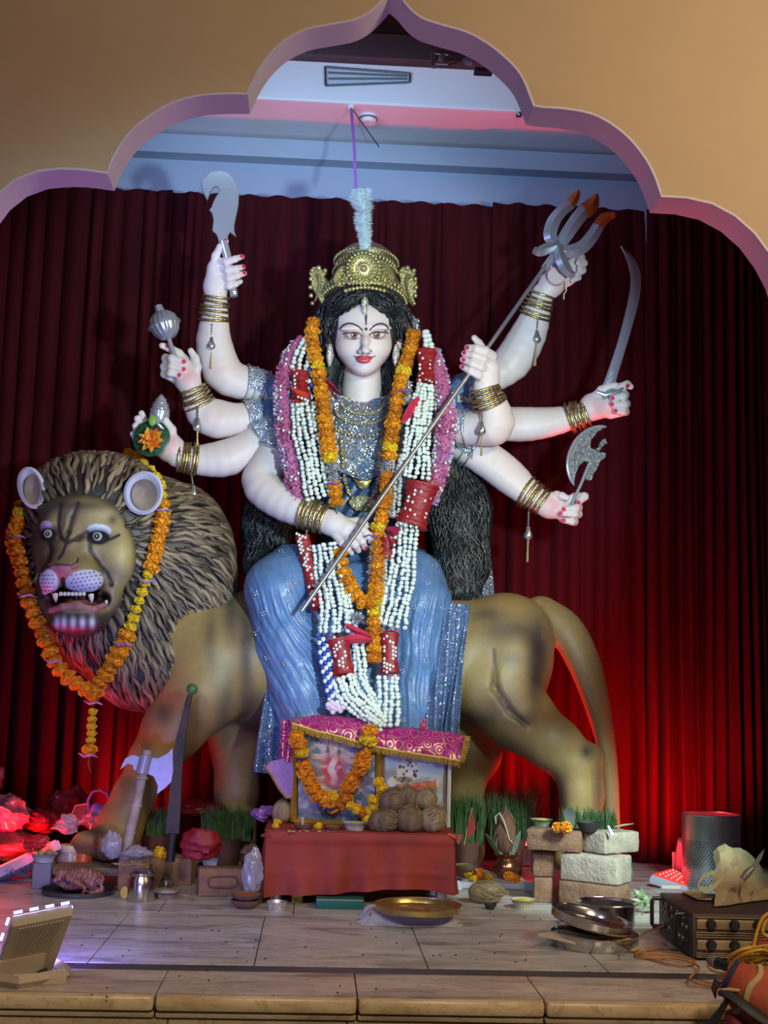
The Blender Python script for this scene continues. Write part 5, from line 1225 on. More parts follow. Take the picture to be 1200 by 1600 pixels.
# ================================================================ FLOWERS AND GARLANDS
random.seed(23)
M_mo = mat('marigold_orange', (0.78, 0.32, 0.010), 0.6, var=0.25, scale=160); M_mo2 = mat('marigold_deep_orange', (0.62, 0.215, 0.008), 0.6, var=0.25, scale=160); M_my = mat('marigold_yellow', (0.80, 0.56, 0.02), 0.6, var=0.2, scale=160)
def flower_mesh(m, seed):
    """unit marigold: ruffled petals over a ball"""
    r = random.Random(seed); mb = MB().ell((0, 0, 0), 0.78, 8, 6); n = 62
    for i in range(n):
        z = 1-2*(i+0.5)/n; a = i*2.39996+r.uniform(-.2, .2); s_ = math.sqrt(1-z*z); d = Vector((s_*math.cos(a), s_*math.sin(a), z)); t = frame_of(d)
        th = r.uniform(0, 6.28); e = t[0]*math.cos(th)+t[1]*math.sin(th); q = d.cross(e); L = r.uniform(0.86, 1.12)
        mb._add([d*0.6-e*0.22, d*0.6+e*0.22, d*L+e*0.30+q*0.14, d*(L+0.03)+q*0.02, d*L-e*0.30-q*0.10], [(0, 1, 2, 3), (0, 3, 4)])
    return mb.mesh('marigold', m, 0)
FM = {k: [flower_mesh(m, j*7+i) for i in range(3)] for j, (k, m) in enumerate((('o', M_mo), ('d', M_mo2), ('y', M_my)))}
def flowers(par, pts, kinds, r, flat=0.68, Y0=None, name='marigold', jit=0.1):
    """row of blossoms threaded through the points (px, px, depth)"""
    n = len(pts); wpts = W(pts, Y0 or YI); s_ = (Y0 or YI)/FOC; out = []
    for i, p in enumerate(wpts):
        d = wpts[min(i+1, n-1)]-wpts[max(i-1, 0)]; k = kinds[i % len(kinds)]; rr = (r[i] if hasattr(r, '__len__') else r)*random.uniform(1-jit, 1+jit)*s_
        q = d.to_track_quat('Z', 'Y') if d.length > 1e-6 else Matrix.Identity(3).to_quaternion(); e = q.to_euler()
        out.append(inst(name, random.choice(FM[k]), p, par, e, (rr, rr, rr*flat)))
    return out
def path(pts, step, Y0=None):
    p = np.array(pts, float); L = np.sqrt((np.diff(p[:, :2], axis=0)**2).sum(1)).sum(); return spline(p, max(int(L/step)+1, 2))
GWY = [480, 540, 600, 700, 800, 880, 960, 1130]; GWW = [-14, -34, -62, -96, -98, -108, -142, -158]
def gw(y, l=0): return float(np.interp(y, GWY, GWW))-l
def gp(pts, l=0): return [(x, y, gw(y, l)) for x, y in pts]
M_bead = mat('mint_white_buds', (0.74, 0.80, 0.72), 0.45, var=0.08, scale=200); M_sb = mat('silver_grey_beads', (0.48, 0.47, 0.42), 0.4, var=0.2, scale=200); M_str = mat('green_string', (0.10, 0.16, 0.10), 0.7)
def strand(pts, r, spacing, mb):
    p = path(pts, spacing*random.uniform(.95, 1.1)); p[:, 0] += 1.5*np.sin(np.arange(len(p))*random.uniform(.25, .5)+random.uniform(0, 6)); p[:, 2] += 1.5*np.sin(np.arange(len(p))*0.4+random.uniform(0, 6))
    for i, q in enumerate(W(p, YI)): mb.ell(q + Vector((random.uniform(-1, 1), 0, random.uniform(-1, 1)))*1.1*SI, (r*random.uniform(.85, 1.2)*SI, r*SI, r*random.uniform(.8, .95)*SI), 7, 5)
def bundle(par, line, n, w0, w1, r=3.9, sp=5.8, m=None, lift=8, name='bud_strand'):
    p = np.array(line, float); L = len(p)
    for k in range(n):
        o = (k-(n-1)/2)/max((n-1)/2, 1); row = []
        for i, q in enumerate(p):
            w = w0+(w1-w0)*i/(L-1); a = p[min(i+1, L-1)]-p[max(i-1, 0)]; a = a/np.linalg.norm(a); nr = np.array([-a[1], a[0]])
            c = q-nr*o*w/2; row.append((c[0], c[1], gw(c[1], lift+5*(1-o*o)*1.2)))
        mb = MB(); strand(row, r, sp, mb); part(name, mb, m or M_bead, par, 170, kind='stuff')
# ------------------------------- marigold garland of the goddess
g1 = thing('marigold_garland', W([(585, 1035, -160)], YI)[0], 'long orange marigold garland hanging from both shoulders of the goddess', 'garland')
lp = path([(490, 506, -30), (487, 530, -40), (496, 570, -62), (504, 620, -82), (510, 670, -104), (515, 715, -112)], 11.5); lp[:, 2] -= 4
kl = ['d', 'o', 'o', 'd', 'o', 'o', 'y', 'o', 'd', 'o', 'o', 'd']
flowers(g1, [tuple(q) for q in lp], kl, 12.0)
flowers(g1, gp([(523, 760), (524, 772), (526, 784), (531, 865), (534, 880), (538, 895), (543, 908), (550, 920), (558, 931), (567, 940), (577, 944), (585, 936)], 14), ['o', 'o', 'd', 'o'], 11.5)
rp_ = path(gp([(646, 524), (640, 548), (633, 572), (626, 596), (621, 620), (616, 650), (612, 680), (608, 712)], 14), 11.5)
flowers(g1, [tuple(q) for q in rp_], ['d', 'd', 'o', 'd', 'd', 'y', 'o', 'o', 'd', 'o'], 12.0)
rp2 = path(gp([(604, 742), (603, 770), (599, 798), (595, 815), (590, 832), (590, 860), (589, 890), (588, 918), (587, 940)], 12), 11.5)
flowers(g1, [tuple(q) for q in rp2], ['d', 'd', 'o', 'd', 'd', 'o', 'o', 'y', 'o', 'd'], 11.5)
flowers(g1, gp([(586, 958), (585, 972), (585, 985), (586, 1000), (585, 1014), (585, 1028)], 10), ['y', 'o', 'd', 'o', 'o', 'd'], 11.5)
part('thread', MB().tube(W([tuple(q) for q in lp]+gp([(520, 740), (524, 772), (530, 850), (543, 908), (577, 944)], 12), YI), 1.5*SI, 6), M_str, g1)
tin = glitter('silver_tinsel', (0.42, 0.42, 0.46), (0.95, 0.95, 0.98), 0.5, 500, 0.3)
def tinsel(par, line, r, n, lift=12, m=None, name='tinsel', ln=1.0):
    mb = MB(); p = path(gp(line, lift), 2.0)
    for i in range(n):
        c = p[random.randrange(len(p))]; a = random.uniform(0, 6.28); b = random.uniform(-1, 0.6); l = r*random.uniform(.5, 1.1)*ln
        t = c+np.array([math.cos(a)*l, math.sin(a)*l*0.8, b*r]); m_ = c*0.5+t*0.5+np.array([0, 0, -1.0])
        A, B_, C_ = W([c, m_, t], YI); sv = Vector((random.uniform(-1, 1), random.uniform(-1, 1), random.uniform(-1, 1)))*0.0026
        mb._add([A-sv, A+sv, B_+sv, C_, B_-sv], [(0, 1, 2, 4), (4, 2, 3)])
    return part(name, mb, m or tin, par, 0, kind='stuff')
tinsel(g1, [(515, 722), (520, 738), (522, 752)], 14, 220); tinsel(g1, [(606, 722), (604, 735)], 12, 140); tinsel(g1, [(640, 535), (626, 590)], 11, 120)
tinsel(g1, [(584, 842), (582, 900), (598, 910)], 12, 120); tinsel(g1, [(556, 962), (560, 968)], 12, 160)
for (x, y) in ((520, 756), (580, 838), (630, 612)): part('ribbon_knot', MB().tube(W(gp([(x-11, y+1), (x-3, y-2), (x+4, y+1), (x+12, y-2)], 24), YI), [2.5*SI, 3.5*SI, 3.5*SI, 2*SI], 8, flat=0.5), mat('violet_ribbon', (0.20, 0.09, 0.42), 0.4), g1)

# ------------------------------- white bud garland with red wraps
g2 = thing('white_bud_garland', W([(605, 1132, -165)], YI)[0], 'many stranded mint white bud garland with red wraps draped down the goddess', 'garland')
bundle(g2, [(488, 524), (476, 545), (468, 575)], 3, 10, 22, 4.4)
bundle(g2, [(472, 632), (478, 680), (488, 730), (498, 776)], 5, 34, 34)
bundle(g2, [(506, 852), (512, 890), (520, 940), (521, 986)], 5, 34, 40, lift=14)
bundle(g2, [(664, 518), (670, 545)], 2, 8, 10, 5.0, 6.5)
bundle(g2, [(664, 602), (658, 640), (652, 690), (645, 744)], 6, 20, 46, lift=14)
bundle(g2, [(626, 712), (619, 750), (613, 805)], 3, 16, 14, 3.6, 5, M_sb)
bundle(g2, [(606, 840), (602, 880), (596, 930)], 2, 12, 10, 3.8, 5.6, M_sb)
bundle(g2, [(637, 816), (632, 860), (624, 920), (612, 976)], 5, 30, 40, lift=12)
bundle(g2, [(545, 930), (548, 960), (552, 985)], 2, 10, 10, 3.6, lift=8)
bundle(g2, [(558, 1000), (561, 1030), (565, 1062), (582, 1095), (600, 1120)], 3, 12, 16)
bundle(g2, [(536, 1058), (546, 1085), (568, 1108), (598, 1130)], 5, 34, 22, lift=14)
bundle(g2, [(607, 1060), (606, 1095), (606, 1132)], 4, 28, 30, lift=12)
M_rw = mat('red_wrap_cloth', (0.29, 0.010, 0.014), 0.5, var=0.4, scale=90, bump=0.5, bscale=120); M_rw2 = mat('orange_red_wrap', (0.60, 0.05, 0.02), 0.45, var=0.2, scale=90)
def wrap(par, line, r0, r1, beads=True, lift=12, flare=True):
    p = path(gp(line, lift), 3.0); n = len(p); rad = [(r0+(r1-r0)*i/(n-1))*(1+(0.28*max(0, 1-3.0*min(i, n-1-i)/n) if flare else 0))*(1+0.06*math.sin(i*2.2)) for i in range(n)]
    w_ = part('red_wrap', MB().tube(W(p, YI), [q*SI for q in rad], 16, flat=0.75, nrm=(1, 0, 0)), M_rw, par, 60, label='red crepe wrap round the strands')
    if flare:
        fm = MB()
        for e_, nx in ((p[0], p[1]), (p[-1], p[-2])):
            for k in range(9):
                a = 2*math.pi*k/9; d = np.array([math.cos(a)*(r0+4), (e_[1]-nx[1])*1.8+random.uniform(-2, 2), math.sin(a)*r0*0.8]); A, B_, C_ = W([e_+d*0.45+np.array([-3.5, 0, 0]), e_+d*0.45+np.array([3.5, 0, 0]), e_+d*1.15], YI); fm._add([A, B_, C_], [(0, 1, 2)])
        part('wrap_frill', fm, M_rw2, w_, 0, kind='stuff')
    if beads:
        bm_ = MB()
        for k in range(int(n*3/6)+1):
            c = p[int(k*(n-1)/max(int(n*3/6), 1))]; r_ = r0+(r1-r0)*k*2/n
            for j in range(5):
                if random.random() < 0.55: continue
                a = -2.5+j*0.48; bm_.ell(W([(c[0]+math.cos(a)*r_*0.95, c[1]+2*j-4, c[2]+math.sin(a)*r_*0.8)], YI)[0], 2.5*SI, 6, 5)
        part('wrap_beads', bm_, M_bead, w_, 170, kind='stuff')
wrap(g2, [(468, 583), (471, 622)], 11, 12); wrap(g2, [(666, 550), (665, 598)], 13, 12); wrap(g2, [(660, 756), (652, 790), (641, 822)], 21, 20)
wrap(g2, [(528, 998), (534, 1026), (537, 1054)], 14, 13); wrap(g2, [(609, 990), (609, 1052)], 11, 11); wrap(g2, [(607, 842), (603, 868)], 11, 9, False); wrap(g2, [(472, 838), (484, 890), (498, 950)], 11, 11, True, 4, False)
bw = MB(); bl_ = MB()
for k, (x, y) in enumerate(path([(508, 1000, 0), (511, 1035, 0), (518, 1070, 0), (524, 1096, 0)], 7)[:, :2]):
    for j in range(4):
        (bw if (k+j) % 2 else bl_).ell(W([(x-9+6*j, y+2*j-3, gw(y, 8+4*math.sin(j)))], YI)[0], 4.0*SI, 7, 5)
for k in range(10):
    y = 572+k*6; (bl_ if k % 2 else bw).ell(W([(480+0.05*k+3*(k % 3), y, gw(y, 8))], YI)[0], 4.2*SI, 7, 5)
part('blue_beads', bl_, mat('deep_blue_beads', (0.02, 0.06, 0.36), 0.4), g2, 170, kind='stuff'); part('white_beads', bw, M_bead, g2, 170, kind='stuff')
M_mr = mat('maroon_ribbon', (0.30, 0.012, 0.05), 0.45, var=0.2, scale=60); M_rr = mat('crimson_ribbon', (0.55, 0.03, 0.07), 0.4, var=0.2, scale=60)
def bow(par, loops, m, lift=20):
    for l in loops:
        p = path(gp(l, lift), 3.0); n = len(p); rows = []
        for i, q in enumerate(p):
            w_ = 7.5*math.sin(math.pi*(0.18+0.72*i/(n-1))); rows.append(W([(q[0]-w_*0.35, q[1]-w_, q[2]-2), (q[0], q[1], q[2]-5), (q[0]+w_*0.35, q[1]+w_, q[2]+2)], YI))
        part('ribbon', MB().sheet(rows, 1.2*SI), m, par, 60)
bow(g2, [[(510, 596), (520, 604), (532, 616)], [(512, 600), (518, 612), (526, 622)]], M_mr); bow(g2, [[(655, 624), (642, 640), (628, 660)]], M_rr); bow(g2, [[(604, 828), (615, 830), (626, 826)], [(606, 834), (610, 846), (612, 856)]], M_mr)
bow(g2, [[(540, 978), (558, 986), (580, 994)], [(538, 1000), (556, 998), (582, 1000)]], M_rr); bow(g2, [[(456, 608), (468, 616), (484, 618)]], M_rw2, 24)
tinsel(g2, [(648, 500), (652, 520)], 9, 140, 2); tinsel(g2, [(636, 596), (638, 620), (636, 628)], 11, 200, 8); tinsel(g2, [(612, 790), (610, 808)], 8, 90)

# ------------------------------- pink petal garland
g3 = thing('pink_petal_garland', W([(665, 790, -96)], YI)[0], 'thick pink and lilac petal garland round the outside of the other garlands', 'garland')
M_pk = [mat('pink_petals', (0.58, 0.22, 0.42), 0.6), mat('lilac_petals', (0.50, 0.34, 0.58), 0.6), mat('rose_petals', (0.50, 0.12, 0.27), 0.6), mat('pale_petals', (0.74, 0.62, 0.72), 0.6)]
for side, ln_ in enumerate(([(474, 532), (456, 558), (444, 600), (445, 650), (452, 700), (461, 745), (470, 782)], [(672, 548), (684, 585), (694, 625), (696, 670), (690, 715), (679, 755), (668, 786)])):
    p = path(gp(ln_, -12), 3.0); core = part('petal_rope', MB().tube(W(p, YI), 12*SI, 12), M_pk[2], g3, 60)
    ms = [MB() for _ in range(4)]
    for i in range(3000):
        j = random.randrange(len(p)); c = p[j]; a = random.uniform(0, 6.28); rr = 16.5*random.uniform(.86, 1.12); q = random.uniform(-3, 3)
        t = c+np.array([math.cos(a)*rr, q+random.uniform(-2, 2), math.sin(a)*rr]); b_ = c+np.array([math.cos(a)*10, q, math.sin(a)*10]); k = (1 if math.sin(j*0.22+side*2) > 0.35 else (2 if math.sin(j*0.22+side*2) < -0.55 else 0)); k = 3 if random.random() < 0.24 else k
        A, T_ = W([b_, t], YI); sv = Vector((random.uniform(-1, 1), random.uniform(-1, 1), random.uniform(-1, 1))).normalized()*2.0*SI
        ms[k]._add([A-sv, A+sv, T_+sv*0.8, T_-sv*0.8], [(0, 1, 2, 3)])
    for k in range(4):
        if ms[k].v: part('petals', ms[k], M_pk[k], core, 0, kind='stuff')
    wb = MB()
    for i in range(44):
        j = random.randrange(len(p)); a = random.uniform(-3.0, -0.1); c = p[j]; wb.ell(W([(c[0]+math.cos(a)*16, c[1], c[2]+math.sin(a)*16)], YI)[0], 2.5*SI, 6, 5)
    part('white_buds', wb, M_bead, core, 170, kind='stuff')
pb = MB()
for i in range(26): pb.ell(W([(524+random.uniform(-13, 13), 1106+random.uniform(-9, 7), gw(1106, 10+random.uniform(0, 5)))], YI)[0], 4.2*SI, 6, 5)
part('hanging_bud_knot', pb, M_pk[3], g3, 170, kind='stuff')

# ------------------------------- marigold garland of the lion
g4 = thing('lion_marigold_garland', W([(141, 1208, -112)], YI)[0], 'orange and yellow marigold garland looped round the lion head with a pendant tail', 'garland')
def msurf(x, y, lift):
    p = np.array([[x, y, w] for w in np.arange(-200, 120, 1.0)]); s_ = MN.sample(p); i = np.argmax(s_ < 4); return (p[i, 2] if s_[i] < 4 else 40)-lift
def lg(pts, lift=10, mn=None): 
    o = [(x, y, msurf(x, y, lift)) for x, y in pts]; return [(x, y, min(w, mn) if mn is not None else w) for x, y, w in o]
def smooth_w(p):
    p = np.array(p); 
    for _ in range(3): p[1:-1, 2] = 0.25*p[:-2, 2]+0.5*p[1:-1, 2]+0.25*p[2:, 2]
    return p
# left fall in front of the mane edge, forward of it
lq = smooth_w(path([(31, 790, -40), (27, 812, -60), (20, 837, -90), (25, 862, -105), (33, 888, -112), (38, 912, -115), (45, 938, -115), (54, 960, -115), (64, 985, -115), (74, 1008, -115), (83, 1030, -114), (97, 1050, -113), (114, 1064, -113), (134, 1077, -113)], 15))
kl = ['y', 'y', 'd', 'd', 'd', 'd', 'd', 'd', 'd', 'd', 'd', 'o', 'o', 'o', 'd', 'o', 'o', 'o', 'o', 'o', 'o', 'o', 'o', 'o', 'o']
flowers(g4, [tuple(q) for q in lq], kl, [10 if i in (0, 1) else 12 for i in range(len(lq))], 0.75)
rq = smooth_w(lg([tuple(q[:2]) for q in path([(200, 712, 0), (214, 718, 0), (230, 730, 0), (244, 746, 0), (252, 768, 0), (254, 795, 0), (251, 822, 0), (246, 850, 0), (238, 882, 0), (231, 898, 0), (222, 927, 0), (212, 956, 0), (202, 984, 0), (193, 1006, 0), (178, 1034, 0), (162, 1058, 0), (149, 1078, 0)], 14)], 11))
rq[-4:, 2] = np.minimum(rq[-4:, 2], -105)
kr = ['d', 'd', 'y', 'y', 'y', 'y', 'y', 'o', 'o', 'o', 'o', 'o', 'o', 'o', 'o', 'y', 'y', 'y', 'y', 'y', 'y', 'y', 'o', 'o', 'o', 'o', 'o', 'o', 'o', 'o', 'o']
flowers(g4, [tuple(q) for q in rq], kr[:len(rq)], [8.5 if kr[i % len(kr)] == 'y' else 12.5 for i in range(len(rq))], 0.75)
flowers(g4, [(145, 1090, -113), (145, 1112, -113), (144, 1124, -113), (143, 1135, -113), (143, 1146, -113), (142, 1157, -113), (140, 1172, -113)], ['o', 'y', 'y', 'y', 'y', 'y', 'o'], [11, 7.5, 7.5, 7.5, 7.5, 7.5, 11], 0.75)
part('thread', MB().tube(W([tuple(q) for q in lq], YI), 1.2*SI, 6).tube(W([tuple(q) for q in rq], YI), 1.2*SI, 6).tube(W([(146, 1080, -113), (144, 1130, -113), (140, 1180, -113)], YI), 1.2*SI, 6), M_str, g4)
M_vr = mat('violet_white_ribbon', (0.22, 0.10, 0.45), 0.45, col2=(0.55, 0.5, 0.7), scale=60)
for (x, y) in ((254, 796), (232, 908), (192, 1006), (26, 838), (42, 930), (84, 1033), (146, 1098), (138, 1180)):
    i_ = min(range(len(rq)), key=lambda k: (rq[k][0]-x)**2+(rq[k][1]-y)**2); j_ = min(range(len(lq)), key=lambda k: (lq[k][0]-x)**2+(lq[k][1]-y)**2)
    dr = (rq[i_][0]-x)**2+(rq[i_][1]-y)**2; dl = (lq[j_][0]-x)**2+(lq[j_][1]-y)**2; w_ = rq[i_][2] if dr < dl else lq[j_][2]
    if y > 1085: w_ = -113
    part('ribbon_knot', MB().tube(W([(x-15, y-3, w_-10), (x-6, y+2, w_-13), (x+5, y-1, w_-13), (x+14, y+3, w_-10)], YI), [1.5*SI, 4*SI, 4*SI, 1.5*SI], 8, flat=0.5), M_vr, g4)
part('leaf_tip', MB().tube(W([(140, 1182, -113), (138, 1194, -113), (142, 1208, -113)], YI), [4*SI, 3*SI, 0.8*SI], 8, flat=0.4), mat('dull_green_leaf', (0.10, 0.13, 0.06), 0.6), g4)
# ================================================================ LOW TABLE AND OFFERINGS
random.seed(31)
YT = FL(560, 1416).y; ZT = P(560, 1302, YT).z; XL = P(414, 1350, YT).x; XR = P(709, 1350, YT).x; YTB = YT+0.29
def TB(px, py, z=None): return FL(px, py, ZT if z is None else z)          # a point on the table top
def px_at(p): return p.y/FOC                                              # metres per pixel there
def wob(g, a, f, s): return a*math.sin(g*f+s)
tb = thing('low_table', ((XL+XR)/2, (YT+YTB)/2, 0), 'low offering table draped in brick red cloth in front of the statue', 'table')
M_rc = mat('brick_red_cloth', (0.27, 0.032, 0.018), 0.7, var=0.22, scale=9, bump=0.12, bscale=90)
part('board', MB().rbox(((XL+XR)/2, (YT+YTB)/2+0.005, ZT-0.018), (XR-XL-0.03, YTB-YT-0.02, 0.03), bev=0.004), mat('table_wood', (0.2, 0.12, 0.07), 0.6), tb)
for x in (XL+0.03, XR-0.03):
    for y in (YT+0.03, YTB-0.04): part('leg', MB().tube([(x, y, 0.0), (x, y, ZT-0.02)], 0.016, 10), mat('steel_leg', (0.5, 0.5, 0.5), 0.3, metal=0.8), tb)
# cloth: a closed curtain of folds round three sides, plus the top
rim = []; N = 150
def edge(t):                                       # left side -> front -> right side
    d = YTB-YT; w_ = XR-XL; L = 2*d+w_; s_ = t*L
    if s_ < d: return Vector((XL, YTB-s_, 0)), Vector((-1, 0, 0))
    if s_ < d+w_: return Vector((XL+(s_-d), YT, 0)), Vector((0, -1, 0))
    return Vector((XR, YT+(s_-d-w_), 0)), Vector((1, 0, 0))
grid = []
for i in range(N):
    t = i/(N-1); e, nr = edge(t); row = []; fx = (e.x-XL)/(XR-XL)
    hem = 0.018+0.022*sm(np.array(fx), .15, .5)+0.006*math.sin(t*23); front_ = nr.y < -0.5
    for j in range(18):
        q = j/17.0; z = ZT+0.002-(ZT-hem)*max(0, q*1.0); f_ = 0.009*q*math.sin(t*62+1.6*math.sin(t*13))+0.007*q*math.sin(t*31+2*q)
        if front_: f_ += 0.006*math.exp(-((q-0.12)/0.05)**2)+0.004*math.exp(-((q-0.66-0.05*fx)/0.025)**2)+0.020*q*q*max(0, 0.12-fx)/0.12+0.016*q*max(0, fx-0.9)/0.1
        row.append(e+nr*(0.004+f_+0.004*q)+Vector((0, 0, z)))
    grid.append(row)
cloth = part('cloth', MB().sheet(grid, 0.0018), M_rc, tb, 70, label='brick red cloth hanging in folds')
tp_ = [[Vector((XL-0.004+(XR-XL+0.008)*i/20, YT-0.006+(YTB-YT+0.006)*j/8, ZT+0.0022+0.0012*math.sin(i*1.1)*math.sin(j*.9))) for j in range(9)] for i in range(21)]
part('cloth_top', MB().sheet(tp_, 0.0018), M_rc, cloth, 70)
kn = P(714, 1309, YT-0.006)
part('cloth_knot', MB().tube([P(700, 1303, YT), kn, P(718, 1305, YT-0.01), P(716, 1318, YT-0.01)], [0.006, 0.012, 0.017, 0.006], 10, flat=0.6), mat('pink_red_cloth', (0.56, 0.12, 0.085), 0.6), cloth)
part('cloth_crease', MB().tube([P(408, 1306, YT-0.004), P(416, 1304, YT-0.008), P(424, 1310, YT-0.006)], [0.003, 0.008, 0.004], 8), M_rc, cloth)
solo('steel_cup', MB().lathe([(0.012, 0), (0.022, 0), (0.027, 0.022), (0.026, 0.022), (0.021, 0.003)], FL(432, 1422), seg=20), mat('dull_steel_cup', (0.6, 0.58, 0.55), 0.35, metal=0.7, var=0.3, scale=90), 'small steel cup on the floor at the left foot of the red table', 'cup')
solo('yellow_block', MB().rbox(FL(464, 1412)+Vector((0, 0.03, 0.02)), (0.03, 0.04, 0.04), bev=0.004), mat('yellow_plastic', (0.62, 0.38, 0.03), 0.4), 'small yellow block peeping under the red tablecloth', 'block')
gb = FL(531, 1421); gbx = thing('green_box', gb+Vector((0, 0.03, 0)), 'flat dark green box lying under the red table', 'box')
part('carton', MB().rbox(gb+Vector((0, 0.03, 0.013)), (0.125, 0.06, 0.026), bev=0.0015), mat('dark_green_card', (0.006, 0.105, 0.075), 0.45), gbx)
part('edge_line', MB().box(gb+Vector((0, -0.0012, 0.0235)), (0.122, 0.001, 0.0014)), mat('pale_green_print', (0.25, 0.5, 0.4), 0.5), gbx)

# ------------------------------- pictures
YP = YT+0.17
def tiltpt(px, py, lean=0.10):
    p = P(px, py, YP); return P(px, py, YP+max(0.0, (p.z-ZT))*lean)
def picture(x0, x1, y0, y1, fn, n=110):
    mb = MB(); xs = np.linspace(x0, x1, n); ys = np.linspace(y0, y1, n); vs = []; cs = []
    X, Yv = np.meshgrid(xs, ys, indexing='ij'); v = np.stack([X.ravel(), Yv.ravel(), 0*X.ravel()], 1); C = fn(v)
    mb.v = [tuple(tiltpt(a, b)) for a, b, _ in v]; mb.f = [(i*n+j, i*n+j+1, (i+1)*n+j+1, (i+1)*n+j) for i in range(n-1) for j in range(n-1)]; mb.c = [tuple(c) for c in np.clip(C, 0.003, 1)]
    return mb
def deity_print(v):
    C = np.tile(np.array([0.10, 0.17, 0.34]), (len(v), 1)); nz = vnoise(v*0.09, 3); n2 = vnoise(v*0.25, 6)
    paint(C, 0.7*sm(nz, 0.0, 0.7), (0.60, 0.58, 0.64)); paint(C, 0.8*gau(v, (523, 1180), (30, 30)), (0.62, 0.60, 0.62))
    paint(C, 0.9*gau(v, (495, 1175), (8, 16)), (0.05, 0.14, 0.42)); paint(C, 0.9*gau(v, (554, 1185), (8, 14)), (0.05, 0.14, 0.42))
    for a in ((-26, -16), (-30, 4), (26, -16), (32, 2), (-20, -28), (22, -28), (36, 14)):
        paint(C, sm(seg_dist(v, [(521, 1182), (521+a[0], 1178+a[1])]), 5.0, 3.0), (0.66, 0.55, 0.52)); paint(C, sm(seg_dist(v, [(521+a[0], 1178+a[1]), (521+a[0]*1.3, 1166+a[1])]), 2.0, 1.0), (0.30, 0.28, 0.30))
    paint(C, 1.8*gau(v, (521, 1202), (17, 22)), (0.50, 0.03, 0.08)); paint(C, 1.0*gau(v, (528, 1222), (30, 10)), (0.55, 0.10, 0.20)); paint(C, sm(np.abs(v[:, 0]-520+3*np.sin(v[:, 1]*0.2)), 7, 4)*gau(v, (520, 1200), (12, 18)), (0.72, 0.66, 0.66))
    paint(C, sm(np.hypot((v[:, 0]-521)/7.5, (v[:, 1]-1166)/9), 1.1, .85), (0.70, 0.54, 0.48)); paint(C, 1.2*gau(v, (521, 1153), (10, 5)), (0.52, 0.40, 0.22)); paint(C, gau(v, (512, 1172), (3, 10)), (0.04, 0.03, 0.03)); paint(C, gau(v, (530, 1172), (3, 10)), (0.04, 0.03, 0.03))
    for x in (518, 524): paint(C, sm(np.hypot(v[:, 0]-x, (v[:, 1]-1165)*1.6), 1.6, .8), (0.06, 0.03, 0.03))
    paint(C, sm(np.hypot((v[:, 0]-521)/2.4, v[:, 1]-1171), 1.2, .5), (0.5, 0.05, 0.08))
    paint(C, sm(np.abs(seg_dist(v, [(496, 1225), (520, 1238), (548, 1232)])-1), 3.0, 1.0), (0.60, 0.55, 0.48)); paint(C, 0.9*gau(v, (485, 1255), (20, 18)), (0.42, 0.42, 0.46)); paint(C, 0.9*gau(v, (505, 1268), (26, 9)), (0.05, 0.07, 0.13))
    paint(C, 0.5*sm(n2, 0.2, 0.9), (0.7, 0.68, 0.66)); paint(C, 0.4*sm(-n2, 0.3, 0.9), (0.10, 0.08, 0.10)); return C
f1 = thing('gold_picture_frame', TB(525, 1283)+Vector((0, 0, 0)), 'gold framed colour print of a many armed deity on the red table', 'picture frame')
c1_ = [(459, 1138), (592, 1150), (592, 1290), (459, 1284)]
part('print', picture(466, 586, 1146, 1286, deity_print), mat('glossy_print', (0.5, 0.5, 0.5), 0.25, attr=True, coat=0.3), f1, 170, label='colour print of a deity in red')
M_gf = mat('gold_frame_lacquer', (0.68, 0.44, 0.06), 0.3, metal=0.6)
for a, b in ((0, 1), (1, 2), (2, 3), (3, 0)):
    part('frame_rail', MB().tube([tiltpt(*c1_[a]).lerp(tiltpt(*c1_[b]), t)+Vector((0, -0.002, 0)) for t in (0, 1)], 0.0085, 4, twist=0), M_gf, f1, 20)
part('backing', MB().prism([tiltpt(*q)+Vector((0, 0.006, 0)) for q in c1_], (0, 0.006, 0)), mat('frame_backing', (0.12, 0.08, 0.05), 0.8), f1)
def saint_print(v):
    C = np.tile(np.array([0.40, 0.52, 0.66]), (len(v), 1)); nz = vnoise(v*0.06, 13); C *= (1+0.10*nz[:, None])
    paint(C, 0.9*sm(v[:, 0]+0.35*(v[:, 1]-1200), 640, 615)*sm(v[:, 1], 1195, 1206), (0.24, 0.25, 0.30))
    body_ = np.maximum(sm(np.hypot((v[:, 0]-637)/17, (v[:, 1]-1205)/20), 1.1, .9), sm(np.hypot((v[:, 0]-622)/17, (v[:, 1]-1222)/10), 1.1, .9)); paint(C, body_, (0.62, 0.64, 0.68))
    paint(C, sm(np.hypot((v[:, 0]-638)/6, (v[:, 1]-1183)/8), 1.1, .9), (0.45, 0.33, 0.28)); paint(C, sm(np.hypot((v[:, 0]-638)/6, (v[:, 1]-1177)/4), 1.1, .9), (0.3, 0.28, 0.28)); paint(C, 0.9*sm(np.hypot((v[:, 0]-632)/14, (v[:, 1]-1218)/5), 1.1, .8), (0.20, 0.18, 0.15))
    r = np.random.default_rng(4)
    for _ in range(26):
        x, y = r.uniform(610, 652), r.uniform(1190, 1230); paint(C, body_*sm(np.hypot(v[:, 0]-x, v[:, 1]-y), 2.6, 1.6), (0.04, 0.05, 0.08))
    return C
f2 = thing('pale_picture_frame', TB(648, 1285), 'silver edged picture of a figure in spotted white cloth on the red table', 'picture frame')
part('print', picture(597, 697, 1158, 1288, saint_print), MATS['glossy_print'], f2, 170, label='washed out pale blue print of a seated figure')
c2_ = [(592, 1154), (703, 1164), (700, 1296), (592, 1292)]
M_sf = mat('white_frame_lacquer', (0.62, 0.66, 0.72), 0.3); M_sf2 = mat('brown_frame_lining', (0.22, 0.12, 0.10), 0.5)
